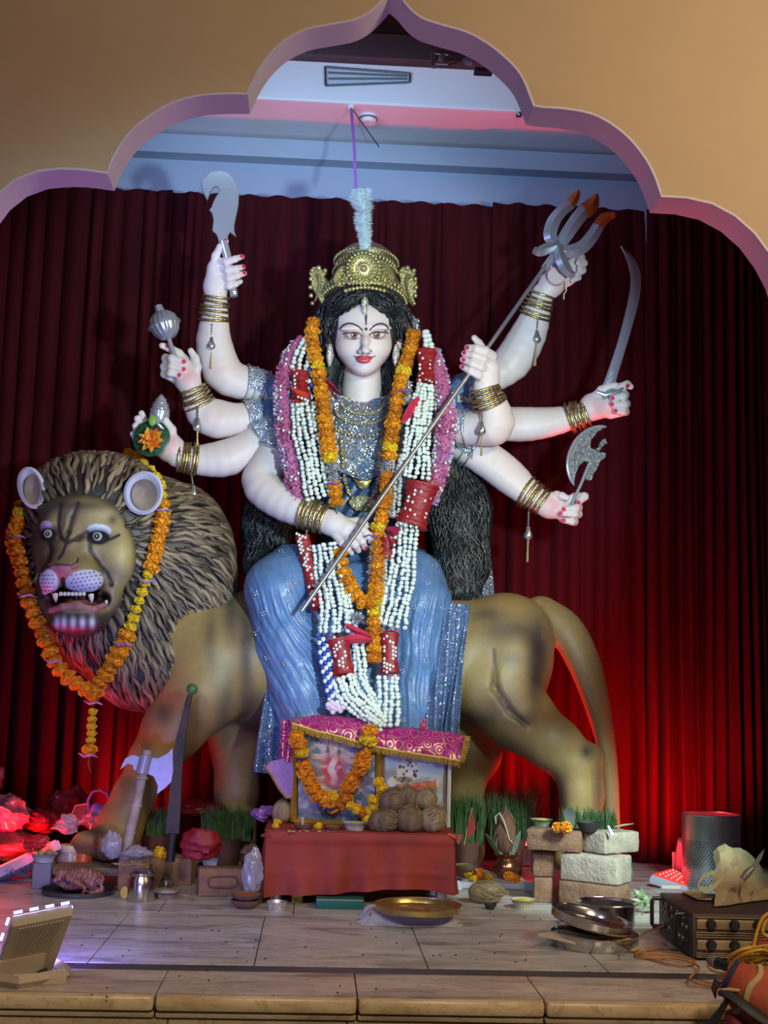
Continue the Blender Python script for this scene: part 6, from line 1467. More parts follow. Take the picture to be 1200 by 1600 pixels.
for a, b in ((0, 1), (1, 2), (2, 3), (3, 0)):
    r_ = part('frame_rail', MB().tube([tiltpt(*c2_[a])+Vector((0, -0.002, 0)), tiltpt(*c2_[b])+Vector((0, -0.002, 0))], 0.006, 6), M_sf, f2, 20)
in2 = [(599, 1160), (696, 1169), (694, 1290), (599, 1286)]
for a, b in ((1, 2), (3, 0)): part('frame_lining', MB().tube([tiltpt(*in2[a])+Vector((0, -0.004, 0)), tiltpt(*in2[b])+Vector((0, -0.004, 0))], 0.0035, 6), M_sf2, f2, 20)
part('backing', MB().prism([tiltpt(*q)+Vector((0, 0.006, 0)) for q in c2_], (0, 0.006, 0)), MATS['frame_backing'], f2)

# ------------------------------- pink gold cloth over the frames
def brocade(name):
    m = bpy.data.materials.new(name); m.use_nodes = True; nt = m.node_tree; b = nt.nodes['Principled BSDF']; t = nd(nt, 'ShaderNodeTexCoord')
    v_ = nd(nt, 'ShaderNodeTexVoronoi'); v_.inputs['Scale'].default_value = 34; nt.links.new(t.outputs['Object'], v_.inputs['Vector'])
    w = nd(nt, 'ShaderNodeMath', operation='SINE'); mu = nd(nt, 'ShaderNodeMath', operation='MULTIPLY'); mu.inputs[1].default_value = 22; nt.links.new(v_.outputs['Distance'], mu.inputs[0]); nt.links.new(mu.outputs[0], w.inputs[0])
    g_ = nd(nt, 'ShaderNodeMath', operation='GREATER_THAN'); g_.inputs[1].default_value = 0.72; nt.links.new(w.outputs[0], g_.inputs[0])
    mx = nd(nt, 'ShaderNodeMix', data_type='RGBA'); mx.inputs[6].default_value = (0.42, 0.012, 0.20, 1); mx.inputs[7].default_value = (0.72, 0.50, 0.30, 1); nt.links.new(g_.outputs[0], mx.inputs[0]); nt.links.new(mx.outputs[2], b.inputs['Base Color'])
    me_ = nd(nt, 'ShaderNodeMath', operation='MULTIPLY'); me_.inputs[1].default_value = 0.7; nt.links.new(g_.outputs[0], me_.inputs[0]); nt.links.new(me_.outputs[0], b.inputs['Metallic']); b.inputs['Roughness'].default_value = 0.38; MATS[name] = m; return m
M_bc = brocade('magenta_gold_brocade'); M_fg = mat('gold_fringe', (0.50, 0.35, 0.07), 0.45, metal=0.5, var=0.4, scale=200)
sh_ = thing('brocade_cloth', tiltpt(590, 1190), 'magenta and gold brocade cloth draped over the tops of both pictures', 'cloth')
tope = spline([(450, 1123), (499, 1117), (545, 1120), (575, 1125), (595, 1134), (655, 1138), (700, 1144), (728, 1150)], 46); lowe = spline([(456, 1130), (493, 1142), (527, 1150), (567, 1162), (598, 1169), (655, 1179), (690, 1184), (718, 1189)], 46)
YW = YP-0.016
rows = []
for i in range(46):
    r = []
    for j in range(12):
        q = j/11.0; x, y = tope[i]*(1-q)+lowe[i]*q; r.append(P(x, y, YW+0.045*(1-q)**2-0.006*math.sin(i*0.55+q*3)*q-0.003*math.sin(i*1.7)))
    back = P(tope[i][0], tope[i][1]+3, YW+0.11); rows.append([back]+r)
part('cloth', MB().sheet(rows, 0.0015), M_bc, sh_, 70)
fr = MB()
for i in range(0, 230):
    t = i/229*45; k = min(int(t), 44); a = lowe[k]*(1-(t-k))+lowe[k+1]*(t-k); p0 = P(a[0], a[1]-1, YW-0.008); p1 = P(a[0]+random.uniform(-1, 1), a[1]+random.uniform(8, 11), YW-0.009); fr.tube([p0, p1], [0.0013, 0.0009], 4)
for i in range(60):
    a = np.array([728, 1150])*(1-i/59)+np.array([718, 1189])*(i/59); p0 = P(a[0]-1, a[1], YW-0.004); p1 = P(a[0]+random.uniform(6, 9), a[1]+random.uniform(0, 4), YW-0.004); fr.tube([p0, p1], [0.0013, 0.0009], 4)
part('gold_fringe', fr, M_fg, sh_, 60, kind='stuff')
part('gold_border', MB().tube([P(a[0], a[1], YW-0.009) for a in lowe], 0.0035, 6, flat=0.4, nrm=(0, 0, 1)), M_fg, sh_)
# left corner that hangs down
rows = [[P(452-q*6+(x-0.5)*26*(1-0.25*q), 1124+q*62+6*x, YW+0.05-0.03*q+0.008*math.sin(x*7)) for x in np.linspace(0, 1, 9)] for q in np.linspace(0, 1, 12)]
part('hanging_corner', MB().sheet(rows, 0.0015), M_bc, sh_, 70)
lil = [(420, 1190), (455, 1182), (459, 1200), (459, 1246), (447, 1247), (435, 1232), (424, 1212), (414, 1198)]
M_li = mat('lilac_lining', (0.34, 0.20, 0.48), 0.55, var=0.15, scale=120)
part('lilac_corner', MB().prism([P(x, y, YW+0.02) for x, y in lil], (0, 0.006, 0), 0.001), M_li, sh_, 40, label='lilac lining of the hanging corner')
part('corner_border', MB().tube([P(x, y, YW+0.018) for x, y in ((420, 1190), (414, 1198), (424, 1212), (435, 1232), (447, 1247), (458, 1247))], 0.0055, 6, flat=0.5), M_fg, sh_)
part('red_knot', MB().ell(P(661, 1134, YW+0.01), (0.009, 0.007, 0.010), 8, 6).ell(P(663, 1126, YW+0.01), (0.005, 0.004, 0.008), 8, 6), M_rr, sh_)
# ------------------------------- garland on the gold frame
g5 = thing('picture_marigold_garland', TB(520, 1283, None), 'big marigold garland hung in a loop over the gold picture frame', 'garland')
YG = YW-0.022
flowers(g5, [(x, y, 0) for x, y in ((462, 1151), (468, 1163), (471, 1177), (474, 1193), (477, 1207), (482, 1221), (489, 1233), (497, 1244), (508, 1250), (519, 1247), (521, 1260), (530, 1256), (540, 1246), (543, 1232), (551, 1219), (559, 1206), (565, 1193), (569, 1178), (576, 1156), (578, 1142))], ['o', 'o', 'y', 'o', 'o', 'o', 'o', 'o', 'o', 'y', 'o', 'd', 'd', 'd', 'o', 'd', 'o', 'o', 'y', 'o'], 12.5, 0.8, YG)
for (x, y) in ((472, 1184), (562, 1168), (516, 1262)): part('ribbon_knot', MB().tube([P(x-10, y, YG-0.02), P(x, y+3, YG-0.024), P(x+10, y-1, YG-0.02)], [0.003, 0.008, 0.003], 8, flat=0.5), mat('navy_ribbon', (0.02, 0.035, 0.16), 0.4), g5)
g6 = thing('small_flower_string', TB(590, 1290), 'string of small yellow flowers curled beside the tied pot on the table', 'garland')
flowers(g6, [(x, y, 0) for x, y in ((591, 1222), (597, 1232), (598, 1244), (594, 1254), (583, 1250), (584, 1262), (575, 1268), (566, 1268), (557, 1264), (548, 1259), (573, 1279))], ['y', 'y', 'd', 'y', 'y'], 8.5, 0.8, YT+0.10)
# ------------------------------- coconuts
M_cc = mat('coconut_husk', (0.105, 0.068, 0.038), 0.85, col2=(0.20, 0.145, 0.085), scale=70, bump=0.8, bscale=110, stretch=(1, 1, 0.3)); M_cc2 = mat('pale_coconut_husk', (0.20, 0.15, 0.085), 0.85, col2=(0.34, 0.27, 0.17), scale=70, bump=0.8, bscale=110, stretch=(1, 1, 0.3)); M_fb = mat('coir_fibre', (0.30, 0.23, 0.13), 0.8)
def coconut(loc, rx, rz, tilt, label, m=None, seed=1, fib=60, group='coconuts among the offerings', parent_name='coconut'):
    """husked coconut: pointed ovoid with loose fibres; loc is its resting point"""
    r = random.Random(seed); L = Vector(loc); t = thing(parent_name, L, label, 'coconut', group)
    R = Matrix.Rotation(tilt, 3, 'Y') @ Matrix.Rotation(r.uniform(-.3, .3), 3, 'X'); hh = math.sqrt((rx*math.cos(tilt)*0+rx)**2*1.0*math.sin(0)**2+((rz*math.cos(tilt))**2+(rx*math.sin(tilt))**2)); c = L+Vector((0, 0, hh*0.97))
    mb = MB(); prof = [(0.02, -1.0), (0.45, -0.93), (0.78, -0.72), (0.97, -0.35), (1.0, 0.0), (0.92, 0.38), (0.70, 0.70), (0.40, 0.92), (0.14, 1.06), (0.01, 1.10)]; seg = 22
    for (a, z) in prof:
        for k in range(seg):
            th = 2*math.pi*k/seg; j = 1+0.035*math.sin(3*th+seed)+0.03*r.uniform(-1, 1); mb.v.append(tuple(c+R @ Vector((a*rx*j*math.cos(th), a*rx*j*math.sin(th), z*rz*0.95))))
    for i in range(len(prof)-1):
        for k in range(seg): mb.f.append((i*seg+k, i*seg+(k+1) % seg, (i+1)*seg+(k+1) % seg, (i+1)*seg+k))
    mb.f.append(tuple(range(seg))); mb.f.append(tuple((len(prof)-1)*seg+k for k in range(seg)))
    hk = part('husk', mb, m or M_cc, t, 170); fb = MB()
    for i in range(fib):
        th = r.uniform(0, 6.28); z = r.uniform(-0.6, 0.9); pts = []
        for k in range(4):
            zz = z+k*0.16; a = math.sqrt(max(0.02, 1-min(abs(zz), .99)**2))*1.03+0.02*k; pts.append(c+R @ Vector((a*rx*math.cos(th+0.1*k), a*rx*math.sin(th+0.1*k), zz*rz)))
        fb.tube(pts, [0.0007, 0.0008, 0.0007, 0.0003], 3)
    part('fibres', fb, M_fb, hk, 60, kind='stuff'); return t
s1 = SI*0.9
def cz(px, py, z, rx, rz, tilt, label, **kw): coconut(FL(px, py, z), rx*s1, rz*s1, tilt, label, **kw)
YCU = TB(640, 1302).y+0.05
def cu(px, py, rx, rz, tilt, label, **kw): coconut(P(px, py, YCU), rx*s1, rz*s1, tilt, label, **kw)
cz(598, 1301, ZT, 17, 24, 1.35, 'brown coconut lying at the front left of the coconut heap on the red table', seed=2)
cz(640, 1302, ZT, 20, 21, 0.3, 'round brown coconut at the front middle of the coconut heap', seed=3)
cz(675, 1302, ZT, 20, 22, 0.6, 'pale hairy coconut at the front right of the coconut heap', m=M_cc2, seed=4, fib=120)
cu(614, 1273, 19, 24, 0.9, 'brown coconut resting on the left of the heap behind the front ones', seed=5)
cu(638, 1264, 16, 18, -0.2, 'dark coconut at the top middle of the coconut heap', seed=6)
cu(664, 1268, 18, 18, 0.2, 'half pale coconut on top of the heap at the right', m=M_cc2, seed=7)
cz(440, 1287, ZT, 17, 19, 0.1, 'lone bald coconut at the left end of the red table', m=M_cc2, seed=8, fib=10)
# tied pot bundle
tpz = TB(573, 1283); tp2 = thing('tied_coconut_pot', tpz, 'brown cloth tied coconut pot wound with red thread on the table', 'pot'); pc = P(573, 1250, tpz.y)
hgt = P(573, 1208, tpz.y).z-ZT
part('pot', MB().lathe([(0.008, 0.002), (0.030, 0.004), (0.040, 0.03), (0.034, 0.06), (0.026, 0.068)], tpz, seg=24), mat('dark_clay', (0.10, 0.055, 0.035), 0.7), tp2)
part('bundle', MB().lathe([(0.024, 0.062), (0.034, 0.08), (0.034, 0.105), (0.025, hgt*0.86), (0.008, hgt), (0.001, hgt+0.008)], tpz, seg=24, lobes=9, lamp=0.08), mat('brown_bundle_cloth', (0.19, 0.085, 0.045), 0.75, var=0.3, scale=60), tp2)
for z, r_ in ((0.086, 0.036), (0.094, 0.0365), (0.102, 0.0362)): part('thread_wrap', MB().tube([tpz+Vector((r_*math.cos(t), r_*math.sin(t), z+0.003*math.sin(t*2))) for t in np.linspace(0, 6.283, 25)[:-1]], 0.0016, 5, closed=True), mat('russet_thread', (0.34, 0.12, 0.06), 0.7), tp2)
solo('incense_stick', MB().tube([P(557, 1226, YT+0.07), P(576, 1247, YT+0.055)], 0.0012, 6), mat('pale_stick', (0.48, 0.32, 0.22), 0.7), 'thin pale stick leaning on the tied coconut pot', 'stick')
# ------------------------------- dishes on the table
M_lf = mat('silver_leaf_paper', (0.42, 0.46, 0.42), 0.4, var=0.2, scale=60); M_clay = mat('brown_clay', (0.16, 0.085, 0.055), 0.75, var=0.15, scale=40); M_yr = mat('yellow_rice', (0.62, 0.50, 0.06), 0.7, var=0.3, scale=300, bump=0.8, bscale=300); M_gl_ = mat('green_leaf', (0.06, 0.17, 0.06), 0.5, var=0.3, scale=60)
def paper_bowl(loc, r, h, label, m=None, fill=None, cat='bowl', group=None, lobes=22, name='paper_bowl'):
    t = thing(name, loc, label, cat, group); L = Vector(loc)
    part('bowl', MB().lathe([(0.001, 0.0), (r*0.66, 0.0), (r*0.72, h*0.3), (r*0.9, h*0.85), (r*1.03, h), (r*0.98, h*0.97), (r*0.68, h*0.3), (r*0.6, 0.004), (0.001, 0.004)], L, seg=44, lobes=lobes, lamp=0.07), m or M_lf, t, 50)
    if fill: part('contents', MB().lathe([(r*0.80, h*0.62), (r*0.72, h*0.80), (r*0.4, h*1.0), (0.001, h*1.08)], L, seg=24, lobes=7, lamp=0.10), fill, t, 60)
    return t
def clay_dish(loc, r, h, label, fill=None, m=None, group=None, name='clay_dish'):
    t = thing(name, loc, label, 'dish', group); L = Vector(loc)
    part('dish', MB().lathe([(0.001, 0), (r*0.55, 0), (r*0.9, h*0.6), (r*1.02, h), (r*0.94, h*1.0), (r*0.8, h*0.62), (r*0.4, h*0.25), (0.001, h*0.22)], L, seg=30), m or M_clay, t, 50)
    if fill: part('contents', MB().lathe([(r*0.84, h*0.72), (r*0.5, h*0.9), (0.001, h*0.98)], L, seg=20), fill, t, 60)
    return t
paper_bowl(TB(554, 1299), 0.032, 0.024, 'silver paper bowl of yellow rice at the front of the red table', fill=M_yr, group='paper bowls')
t_ = paper_bowl(TB(478, 1284)+Vector((0, 0, 0.016)), 0.042, 0.020, 'green and silver leaf bowl of herbs at the left of the red table', m=mat('green_silver_paper', (0.10, 0.30, 0.20), 0.35, col2=(0.5, 0.56, 0.6), scale=30), fill=mat('dry_herbs', (0.16, 0.15, 0.06), 0.8, var=0.5, scale=200, bump=0.8, bscale=250), lobes=7)
clay_dish(TB(474, 1298), 0.026, 0.018, 'small clay lamp under the green leaf bowl on the table'); clay_dish(TB(520, 1299), 0.024, 0.015, 'small dark clay saucer left of the silver paper bowl')
solo('candle', MB().tube([TB(472, 1296)+Vector((0, -0.01, 0.006)), TB(472, 1296)+Vector((0.001, -0.012, 0.034))], [0.0038, 0.0032], 10), mat('candle_wax', (0.6, 0.52, 0.40), 0.5), 'short pale wick candle standing in the small clay lamp', 'candle')
ap_ = TB(523, 1285); apt = thing('red_apple', ap_+Vector((0, 0, 0.010)), 'dark red apple on a leaf at the middle of the table', 'apple'); ac = ap_+Vector((0, 0, 0.027))
part('fruit', MB().lathe([(0.001, -0.0155), (0.008, -0.017), (0.015, -0.010), (0.0185, 0.001), (0.0165, 0.011), (0.009, 0.0165), (0.003, 0.0145), (0.0005, 0.012)], ac, seg=24), mat('dark_apple_skin', (0.20, 0.022, 0.022), 0.3, var=0.3, scale=50), apt, 60)
part('stalk', MB().tube([ac+Vector((0, 0, 0.012)), ac+Vector((0.003, 0, 0.022))], 0.0012, 6), M_clay, apt)
def leaf(a, b, wid, sag, m, label, cat='leaf', group=None, par=None, name='leaf'):
    a = Vector(a); b = Vector(b); d = b-a; sd = d.cross(Vector((0, 0.3, 1))).normalized(); rows = []
    for i in range(9):
        q = i/8.0; c = a.lerp(b, q)+Vector((0, 0, sag*math.sin(math.pi*q))); w_ = wid*math.sin(math.pi*(0.06+0.90*q))**0.9; rows.append([c-sd*w_+Vector((0, 0, w_*0.25)), c, c+sd*w_+Vector((0, 0, w_*0.25))])
    mb = MB().sheet(rows, 0.0008)
    return part(name, mb, m, par, 60) if par else solo(name, mb, m, label, cat, group, 60)
leaf(TB(494, 1283)+Vector((0, 0, 0.02)), TB(521, 1284)+Vector((0, 0, 0.012)), 0.014, 0.012, mat('yellow_green_leaf', (0.36, 0.40, 0.14), 0.5), 'folded yellow green leaf left of the red apple')
leaf(TB(516, 1290)+Vector((0, 0, 0.004)), TB(545, 1288)+Vector((0, 0, 0.008)), 0.012, 0.004, M_gl_, 'dark green leaf under the red apple')
for i, (x, y, k, r_, lb) in enumerate(((434, 1288, 'y', 7, 'small yellow flower beside the lone bald coconut'), (431, 1296, 'y', 6, 'small yellow flower at the front left corner of the red table'), (497, 1297, 'y', 6.5, 'small yellow flower between the clay lamp and the saucer'))):
    q = TB(x, y); o = inst('loose_flower', FM[k][i % 3], q+Vector((0, 0, r_*s1*0.7)), None, (0.3*i, 0.2, i), r_*s1); tag(o, lb, 'flower')
pet = MB()
for i in range(70):
    q = TB(random.uniform(430, 530), random.uniform(1294, 1301)); pet.ell(q+Vector((0, 0, 0.003)), (random.uniform(.003, .006), .003, .002), 5, 4)
o = solo('scattered_petals', pet, mat('mixed_petals', (0.5, 0.30, 0.12), 0.7, col2=(0.5, 0.42, 0.36), scale=60), 'scattered dry petals and rice along the front of the red table', 'petals', smooth=60); o['kind'] = 'stuff'
ip = thing('incense_packet', P(652, 1238, YT+0.15), 'red and gold incense packet lying on top of the coconuts', 'packet'); R_ = Matrix.Rotation(-0.14, 3, 'Y')
part('box', MB().rbox(P(653, 1229, YT+0.15), (0.105, 0.022, 0.020), R_, 0.002), mat('red_packet_print', (0.50, 0.02, 0.02), 0.4, col2=(0.62, 0.30, 0.16), scale=45), ip); part('end_flap', MB().rbox(P(683, 1224, YT+0.15), (0.008, 0.023, 0.022), R_, 0.001), mat('cream_card', (0.65, 0.6, 0.35), 0.5), ip)
solo('paper_cone', MB().tube([P(610, 1231, YT+0.16), P(640, 1222, YT+0.16), P(672, 1215, YT+0.16)], [0.002, 0.004, 0.003], 8, flat=0.5), mat('grey_paper_roll', (0.40, 0.38, 0.36), 0.6), 'thin grey paper roll above the red incense packet', 'paper roll')
# brass plate on a cloth covered board
bp = FL(652, 1437); s_b = thing('cloth_covered_board', FL(640, 1450), 'low board wrapped in white cloth under the brass plate', 'board'); M_wc = mat('white_cotton', (0.50, 0.49, 0.52), 0.8, var=0.08, scale=40, bump=0.2, bscale=80)
bx = FL(640, 1444).x; by = FL(640, 1444).y
part('board', MB().rbox((bx, by+0.055, 0.012), (0.20, 0.11, 0.022), bev=0.003), mat('reddish_board', (0.30, 0.07, 0.05), 0.6), s_b)
rows = []
for i in range(34):
    u = i/33.0; rows.append([Vector((bx-0.125+0.25*u+0.006*math.sin(i+j), by+0.12-0.16*v_, max(0.0025, 0.0255-(0.03*max(0, v_-0.72)/0.28+0.04*max(0, abs(u-0.5)-0.40)/0.1)+0.002*math.sin(i*1.3)*math.sin(j*1.7)))) for j, v_ in enumerate(np.linspace(0, 1, 16))])
part('cloth', MB().sheet(rows, 0.0012), M_wc, s_b, 70)
M_br = mat('brass', (0.50, 0.36, 0.13), 0.3, metal=0.9, var=0.2, scale=40)
def plate(name, loc, r, h, label, m, group=None, R=None, cat='plate'):
    t = thing(name, loc, label, cat, group); o = part('dish', MB().lathe([(0.001, 0), (r*0.93, 0), (r*0.98, h*0.2), (r, h), (r*1.02, h*1.02), (r*1.0, h*0.92), (r*0.955, h*0.25), (r*0.9, 0.0022), (0.001, 0.0022)], loc, R or (0, 0, 1), 48), m, t, 40); return t
plc = FL(653, 1424, 0.030); t_ = plate('brass_plate', plc, 0.106, 0.018, 'round brass plate on the white cloth board in front of the table', M_br)
part('oil_stain', MB().lathe([(0.001, 0.0035), (0.03, 0.003)], plc+Vector((-0.02, 0.0, 0)), seg=20), mat('dark_stain', (0.16, 0.08, 0.04), 0.4), t_); part('powder', MB().lathe([(0.02, 0.003), (0.001, 0.008)], plc+Vector((0.035, 0.01, 0)), seg=12), M_clay, t_)
# ================================================================ BRICKS, POTS AND CLUTTER ON THE STAGE
random.seed(47)
M_bk = mat('red_brown_brick', (0.20, 0.105, 0.062), 0.9, col2=(0.28, 0.165, 0.10), scale=26, bump=0.9, bscale=130); M_bk2 = mat('side_lit_brick', (0.36, 0.31, 0.25), 0.9, col2=(0.46, 0.42, 0.34), scale=30, bump=1.0, bscale=130)  # paler brick copy carries the side light in its colour
def brick(label, loc, dims, rz, m=M_bk, group='bricks on the stage', frog=False, tilt=0.0):
    """worn clay brick: bevelled block with a knocked, uneven skin; loc is the middle of its underside"""
    bm = bmesh.new(); bmesh.ops.create_cube(bm, size=1); bmesh.ops.scale(bm, vec=dims, verts=bm.verts)
    bmesh.ops.bevel(bm, geom=bm.edges[:], offset=0.006, segments=2, profile=0.5, affect='EDGES'); bmesh.ops.subdivide_edges(bm, edges=[e for e in bm.edges if e.calc_length() > 0.03], cuts=3, use_grid_fill=True)
    sd = random.uniform(0, 99)
    for v in bm.verts: v.co += v.normal*0.0022*math.sin(v.co.x*160+sd)*math.sin(v.co.y*190+sd*2)*math.cos(v.co.z*170+sd)+Vector([random.uniform(-1, 1) for _ in range(3)])*0.0006
    me = bpy.data.meshes.new('brick'); bm.to_mesh(me); bm.free(); me.materials.append(m); me.shade_smooth(); me.set_sharp_from_angle(angle=0.6)
    o = bpy.data.objects.new('brick', None) if frog else bpy.data.objects.new('brick', me); COL.objects.link(o); L = Vector(loc)
    o.location = L if frog else L+Vector((0, 0, dims[2]/2)); o.rotation_euler = (tilt, 0, rz); tag(o, label, 'brick', group)
    if frog:
        b = bpy.data.objects.new('block', me); COL.objects.link(b); b.parent = o; b.location = (0, 0, dims[2]/2)
        pts = [(0.30*dims[0]*math.copysign(abs(math.cos(t))**0.5, math.cos(t)), -dims[1]/2-0.001, dims[2]*0.52+0.2*dims[2]*math.copysign(abs(math.sin(t))**0.6, math.sin(t))) for t in np.linspace(0, 6.283, 33)[:-1]]
        r_ = bpy.data.objects.new('frog_ridge', MB().tube(pts, 0.0028, 6, closed=True).mesh('frog_ridge', mat('brick_ridge', (0.16, 0.08, 0.045), 0.9, bump=0.5), 60)); COL.objects.link(r_); r_.parent = o
    return o
H_ = 0.068; R38 = math.radians(-38)
b0 = FL(926, 1416); 
def dirv(a): return Vector((math.cos(a), math.sin(a), 0)), Vector((-math.sin(a), math.cos(a), 0))
ex, ey = dirv(R38); Lb, Wb = 0.170, 0.100
cor = FL(872, 1415)                                   # front left bottom corner of the pile
cen = cor+ex*Lb/2+ey*Wb/2
brick('bottom front brick of the pile right of the table', cen, (Lb, Wb, H_), R38)
brick('second brick of the pile with a brightly lit rough face', cen+Vector((0.004, 0.002, H_+0.001)), (Lb*0.99, Wb, H_*1.06), R38+0.03, M_bk2)
cl1 = FL(853, 1413)+ey*0.05
brick('lower left brick set end on beside the brick pile', FL(855, 1412)+Vector((0.0, 0.065, 0)), (0.052, 0.11, H_), -0.18); brick('upper left brick set end on beside the brick pile', FL(855, 1412)+Vector((-0.004, 0.065, H_+0.001)), (0.058, 0.11, H_), -0.10)
zt3 = 2*H_+0.008
q = FL(868, 1332, zt3); brick('long brown brick on top of the pile with marigolds on it', q+Vector((0.01, 0.055, 0)), (0.150, 0.085, H_*0.85), -0.30)
q = FL(966, 1336, zt3); brick('top right brick of the pile turned sideways with a pale lit face', q+Vector((-0.004, 0.075, 0)), (0.145, 0.085, H_*0.82), 0.62, M_bk2)
# left bricks
q = FL(203, 1394); brick('dark brick behind the steel jar strewn with straw', q+Vector((0, 0.06, 0)), (0.085, 0.12, 0.09), 0.12)
q = FL(262, 1384); brick('long brick with a yellow marigold on top left of the red bag', q+Vector((0, 0.055, 0)), (0.135, 0.10, 0.075), -0.06)
q = FL(344, 1402); brick('brick with an oval moulded hollow left of the red table', q+Vector((0, 0.04, 0)), (0.132, 0.06, 0.075), 0.16, frog=True)
brick('plain brick half hidden behind the oval marked brick', FL(338, 1372)+Vector((0, 0.10, 0)), (0.14, 0.08, 0.04), 0.0)
# ------------------------------- wheat grass trays
M_gr = mat('wheat_grass', (0.034, 0.095, 0.024), 0.6, var=0.35, scale=60)
def grass(label, px0, px1, pyb, pyt, z0, dep, n, lab_tray=True, zt=None):
    a = FL(px0, pyb, z0); b = FL(px1, pyb, z0); c = (a+b)/2; w_ = (b-a).length; s_ = c.y/FOC; h = (pyb-pyt)*s_
    t = thing('wheat_grass_tray', Vector((c.x, c.y+dep/2, 0)), label, 'plant', 'trays of sprouted wheat grass')
    part('tray', MB().lathe([(w_*0.40, 0), (w_*0.56, z0*0.9), (w_*0.58, z0), (w_*0.53, z0), (w_*0.5, z0-0.012), (0.001, z0-0.010)], (c.x, c.y+dep/2, 0), seg=28, sq=1.0 if dep > w_*0.8 else max(0.35, dep/w_)), mat('dark_clay_tray', (0.115, 0.05, 0.04), 0.8, var=0.2, scale=30), t, 50)
    g_ = MB()
    for i in range(n):
        x = c.x+random.uniform(-.5, .5)*w_; y = c.y+random.uniform(0.1, .9)*dep; hh = h*random.uniform(.55, 1.12); lx, ly = random.gauss(0, .08)*hh, random.gauss(0, .06)*hh; w0 = random.uniform(.0012, .0022)
        p0 = Vector((x, y, z0-0.008)); p1 = p0+Vector((lx*.4, ly*.4, hh*.55)); p2 = p0+Vector((lx*1.3, ly*1.3, hh)); sx_2 = Vector((w0, random.uniform(-.6, .6)*w0, 0))
        g_._add([p0-sx_2, p0+sx_2, p1+sx_2*.85, p2, p1-sx_2*.85], [(0, 1, 2, 4), (4, 2, 3)])
    part('grass', g_, M_gr, t, 0, kind='stuff')
grass('wheat grass tray behind the old machete at the left', 226, 262, 1306, 1262, 0.12, 0.06, 260)
grass('wheat grass tray behind the red bag left of the table', 314, 392, 1310, 1260, 0.12, 0.08, 520)
grass('wheat grass tray just right of the red table', 704, 756, 1316, 1240, 0.115, 0.08, 460)
grass('wheat grass tray behind the copper pot and coconut', 768, 836, 1310, 1234, 0.115, 0.08, 520)
grass('wheat grass tuft behind the top bricks at the lion hind foot', 880, 962, 1298, 1260, 0.185, 0.05, 420)
# ------------------------------- kalash, white stool, coconut, bowls
ST = FL(770, 1390); zs = P(770, 1379, ST.y).z
st_ = thing('white_stool', Vector((ST.x, ST.y+0.06, 0)), 'low stool covered in white cloth right of the red table', 'stool')
xa, xb = FL(712, 1390).x, FL(826, 1390).x
part('seat', MB().rbox(((xa+xb)/2, ST.y+0.065, zs-0.010), (xb-xa, 0.13, 0.018), bev=0.004), mat('white_cloth_cover', (0.46, 0.50, 0.60), 0.7, var=0.08, scale=30, bump=0.2, bscale=60), st_)
for x in (xa+0.015, xb-0.015):
    for y in (ST.y+0.012, ST.y+0.115): part('leg', MB().box((x, y, (zs-0.018)/2), (0.02, 0.02, max(zs-0.018, 0.004))), mat('grey_stool_leg', (0.24, 0.24, 0.27), 0.6), st_)
part('cloth_flap', MB().sheet([[P(x+dx, y, ST.y-0.01+0.006*k) for k, (dx, y) in enumerate(((0, 1378), (4, 1388), (6, 1400), (0, 1408)))] for x in (812, 820, 828, 836)], 0.002), MATS['white_cloth_cover'], st_, 70)
part('cloth_flap', MB().sheet([[P(x+dx, y, ST.y-0.012) for (dx, y) in ((0, 1376), (4, 1390), (8, 1402), (12, 1412))] for x in (708, 713, 718)], 0.002), MATS['white_cloth_cover'], st_, 70)
M_cp = mat('copper', (0.36, 0.16, 0.09), 0.25, metal=0.9, var=0.2, scale=30)
kq = FL(791, 1371, zs); ks = kq.y/FOC
ka = thing('copper_pot', kq, 'small copper pot with betel leaves on the white stool', 'pot')
part('pot', MB().lathe([(12*ks, 0), (17*ks, 4*ks), (21*ks, 13*ks), (18*ks, 23*ks), (13.5*ks, 28*ks), (14*ks, 31*ks), (20*ks, 35*ks), (19*ks, 36*ks), (12*ks, 32*ks)], kq, seg=30), M_cp, ka, 50)
M_bl = mat('grey_green_leaf', (0.16, 0.21, 0.15), 0.55, var=0.2, scale=40)
for (x0, y0, x1, y1, w_) in ((781, 1338, 758, 1302, 0.012), (783, 1340, 778, 1308, 0.011), (800, 1340, 813, 1298, 0.011), (797, 1340, 806, 1306, 0.010)):
    leaf(P(x0, y0, kq.y-0.012), P(x1, y1, kq.y-0.02), w_, 0.0, M_bl, '', par=ka)
cq = P(789, 1337, kq.y); coconut(cq, 17*ks, 34*ks, 0.05, 'tall coconut tied with white thread standing on the copper pot', m=mat('red_brown_husk', (0.14, 0.06, 0.04), 0.85, var=0.3, scale=60, bump=0.7, bscale=100, stretch=(1, 1, 0.2)), seed=12, fib=20)
solo('white_thread', MB().tube([P(x, y, kq.y-0.036) for x, y in ((775, 1287), (774, 1276), (780, 1270), (787, 1282), (792, 1298), (796, 1312), (801, 1317))], [0.0016, 0.0022, 0.0026, 0.0026, 0.0022, 0.002, 0.0016], 6), mat('cotton_thread', (0.52, 0.46, 0.42), 0.8), 'white thread tied round the tall coconut on the copper pot', 'thread')
def loose(x, y, z, k, r_, label, i=0): 
    p = FL(x, y, z); o = inst('loose_flower', FM[k][i % 3], p+Vector((0, 0, r_*p.y/FOC*0.75)), None, (0.3*i, 0.15*i, i*1.0), r_*p.y/FOC); tag(o, label, 'flower'); return o
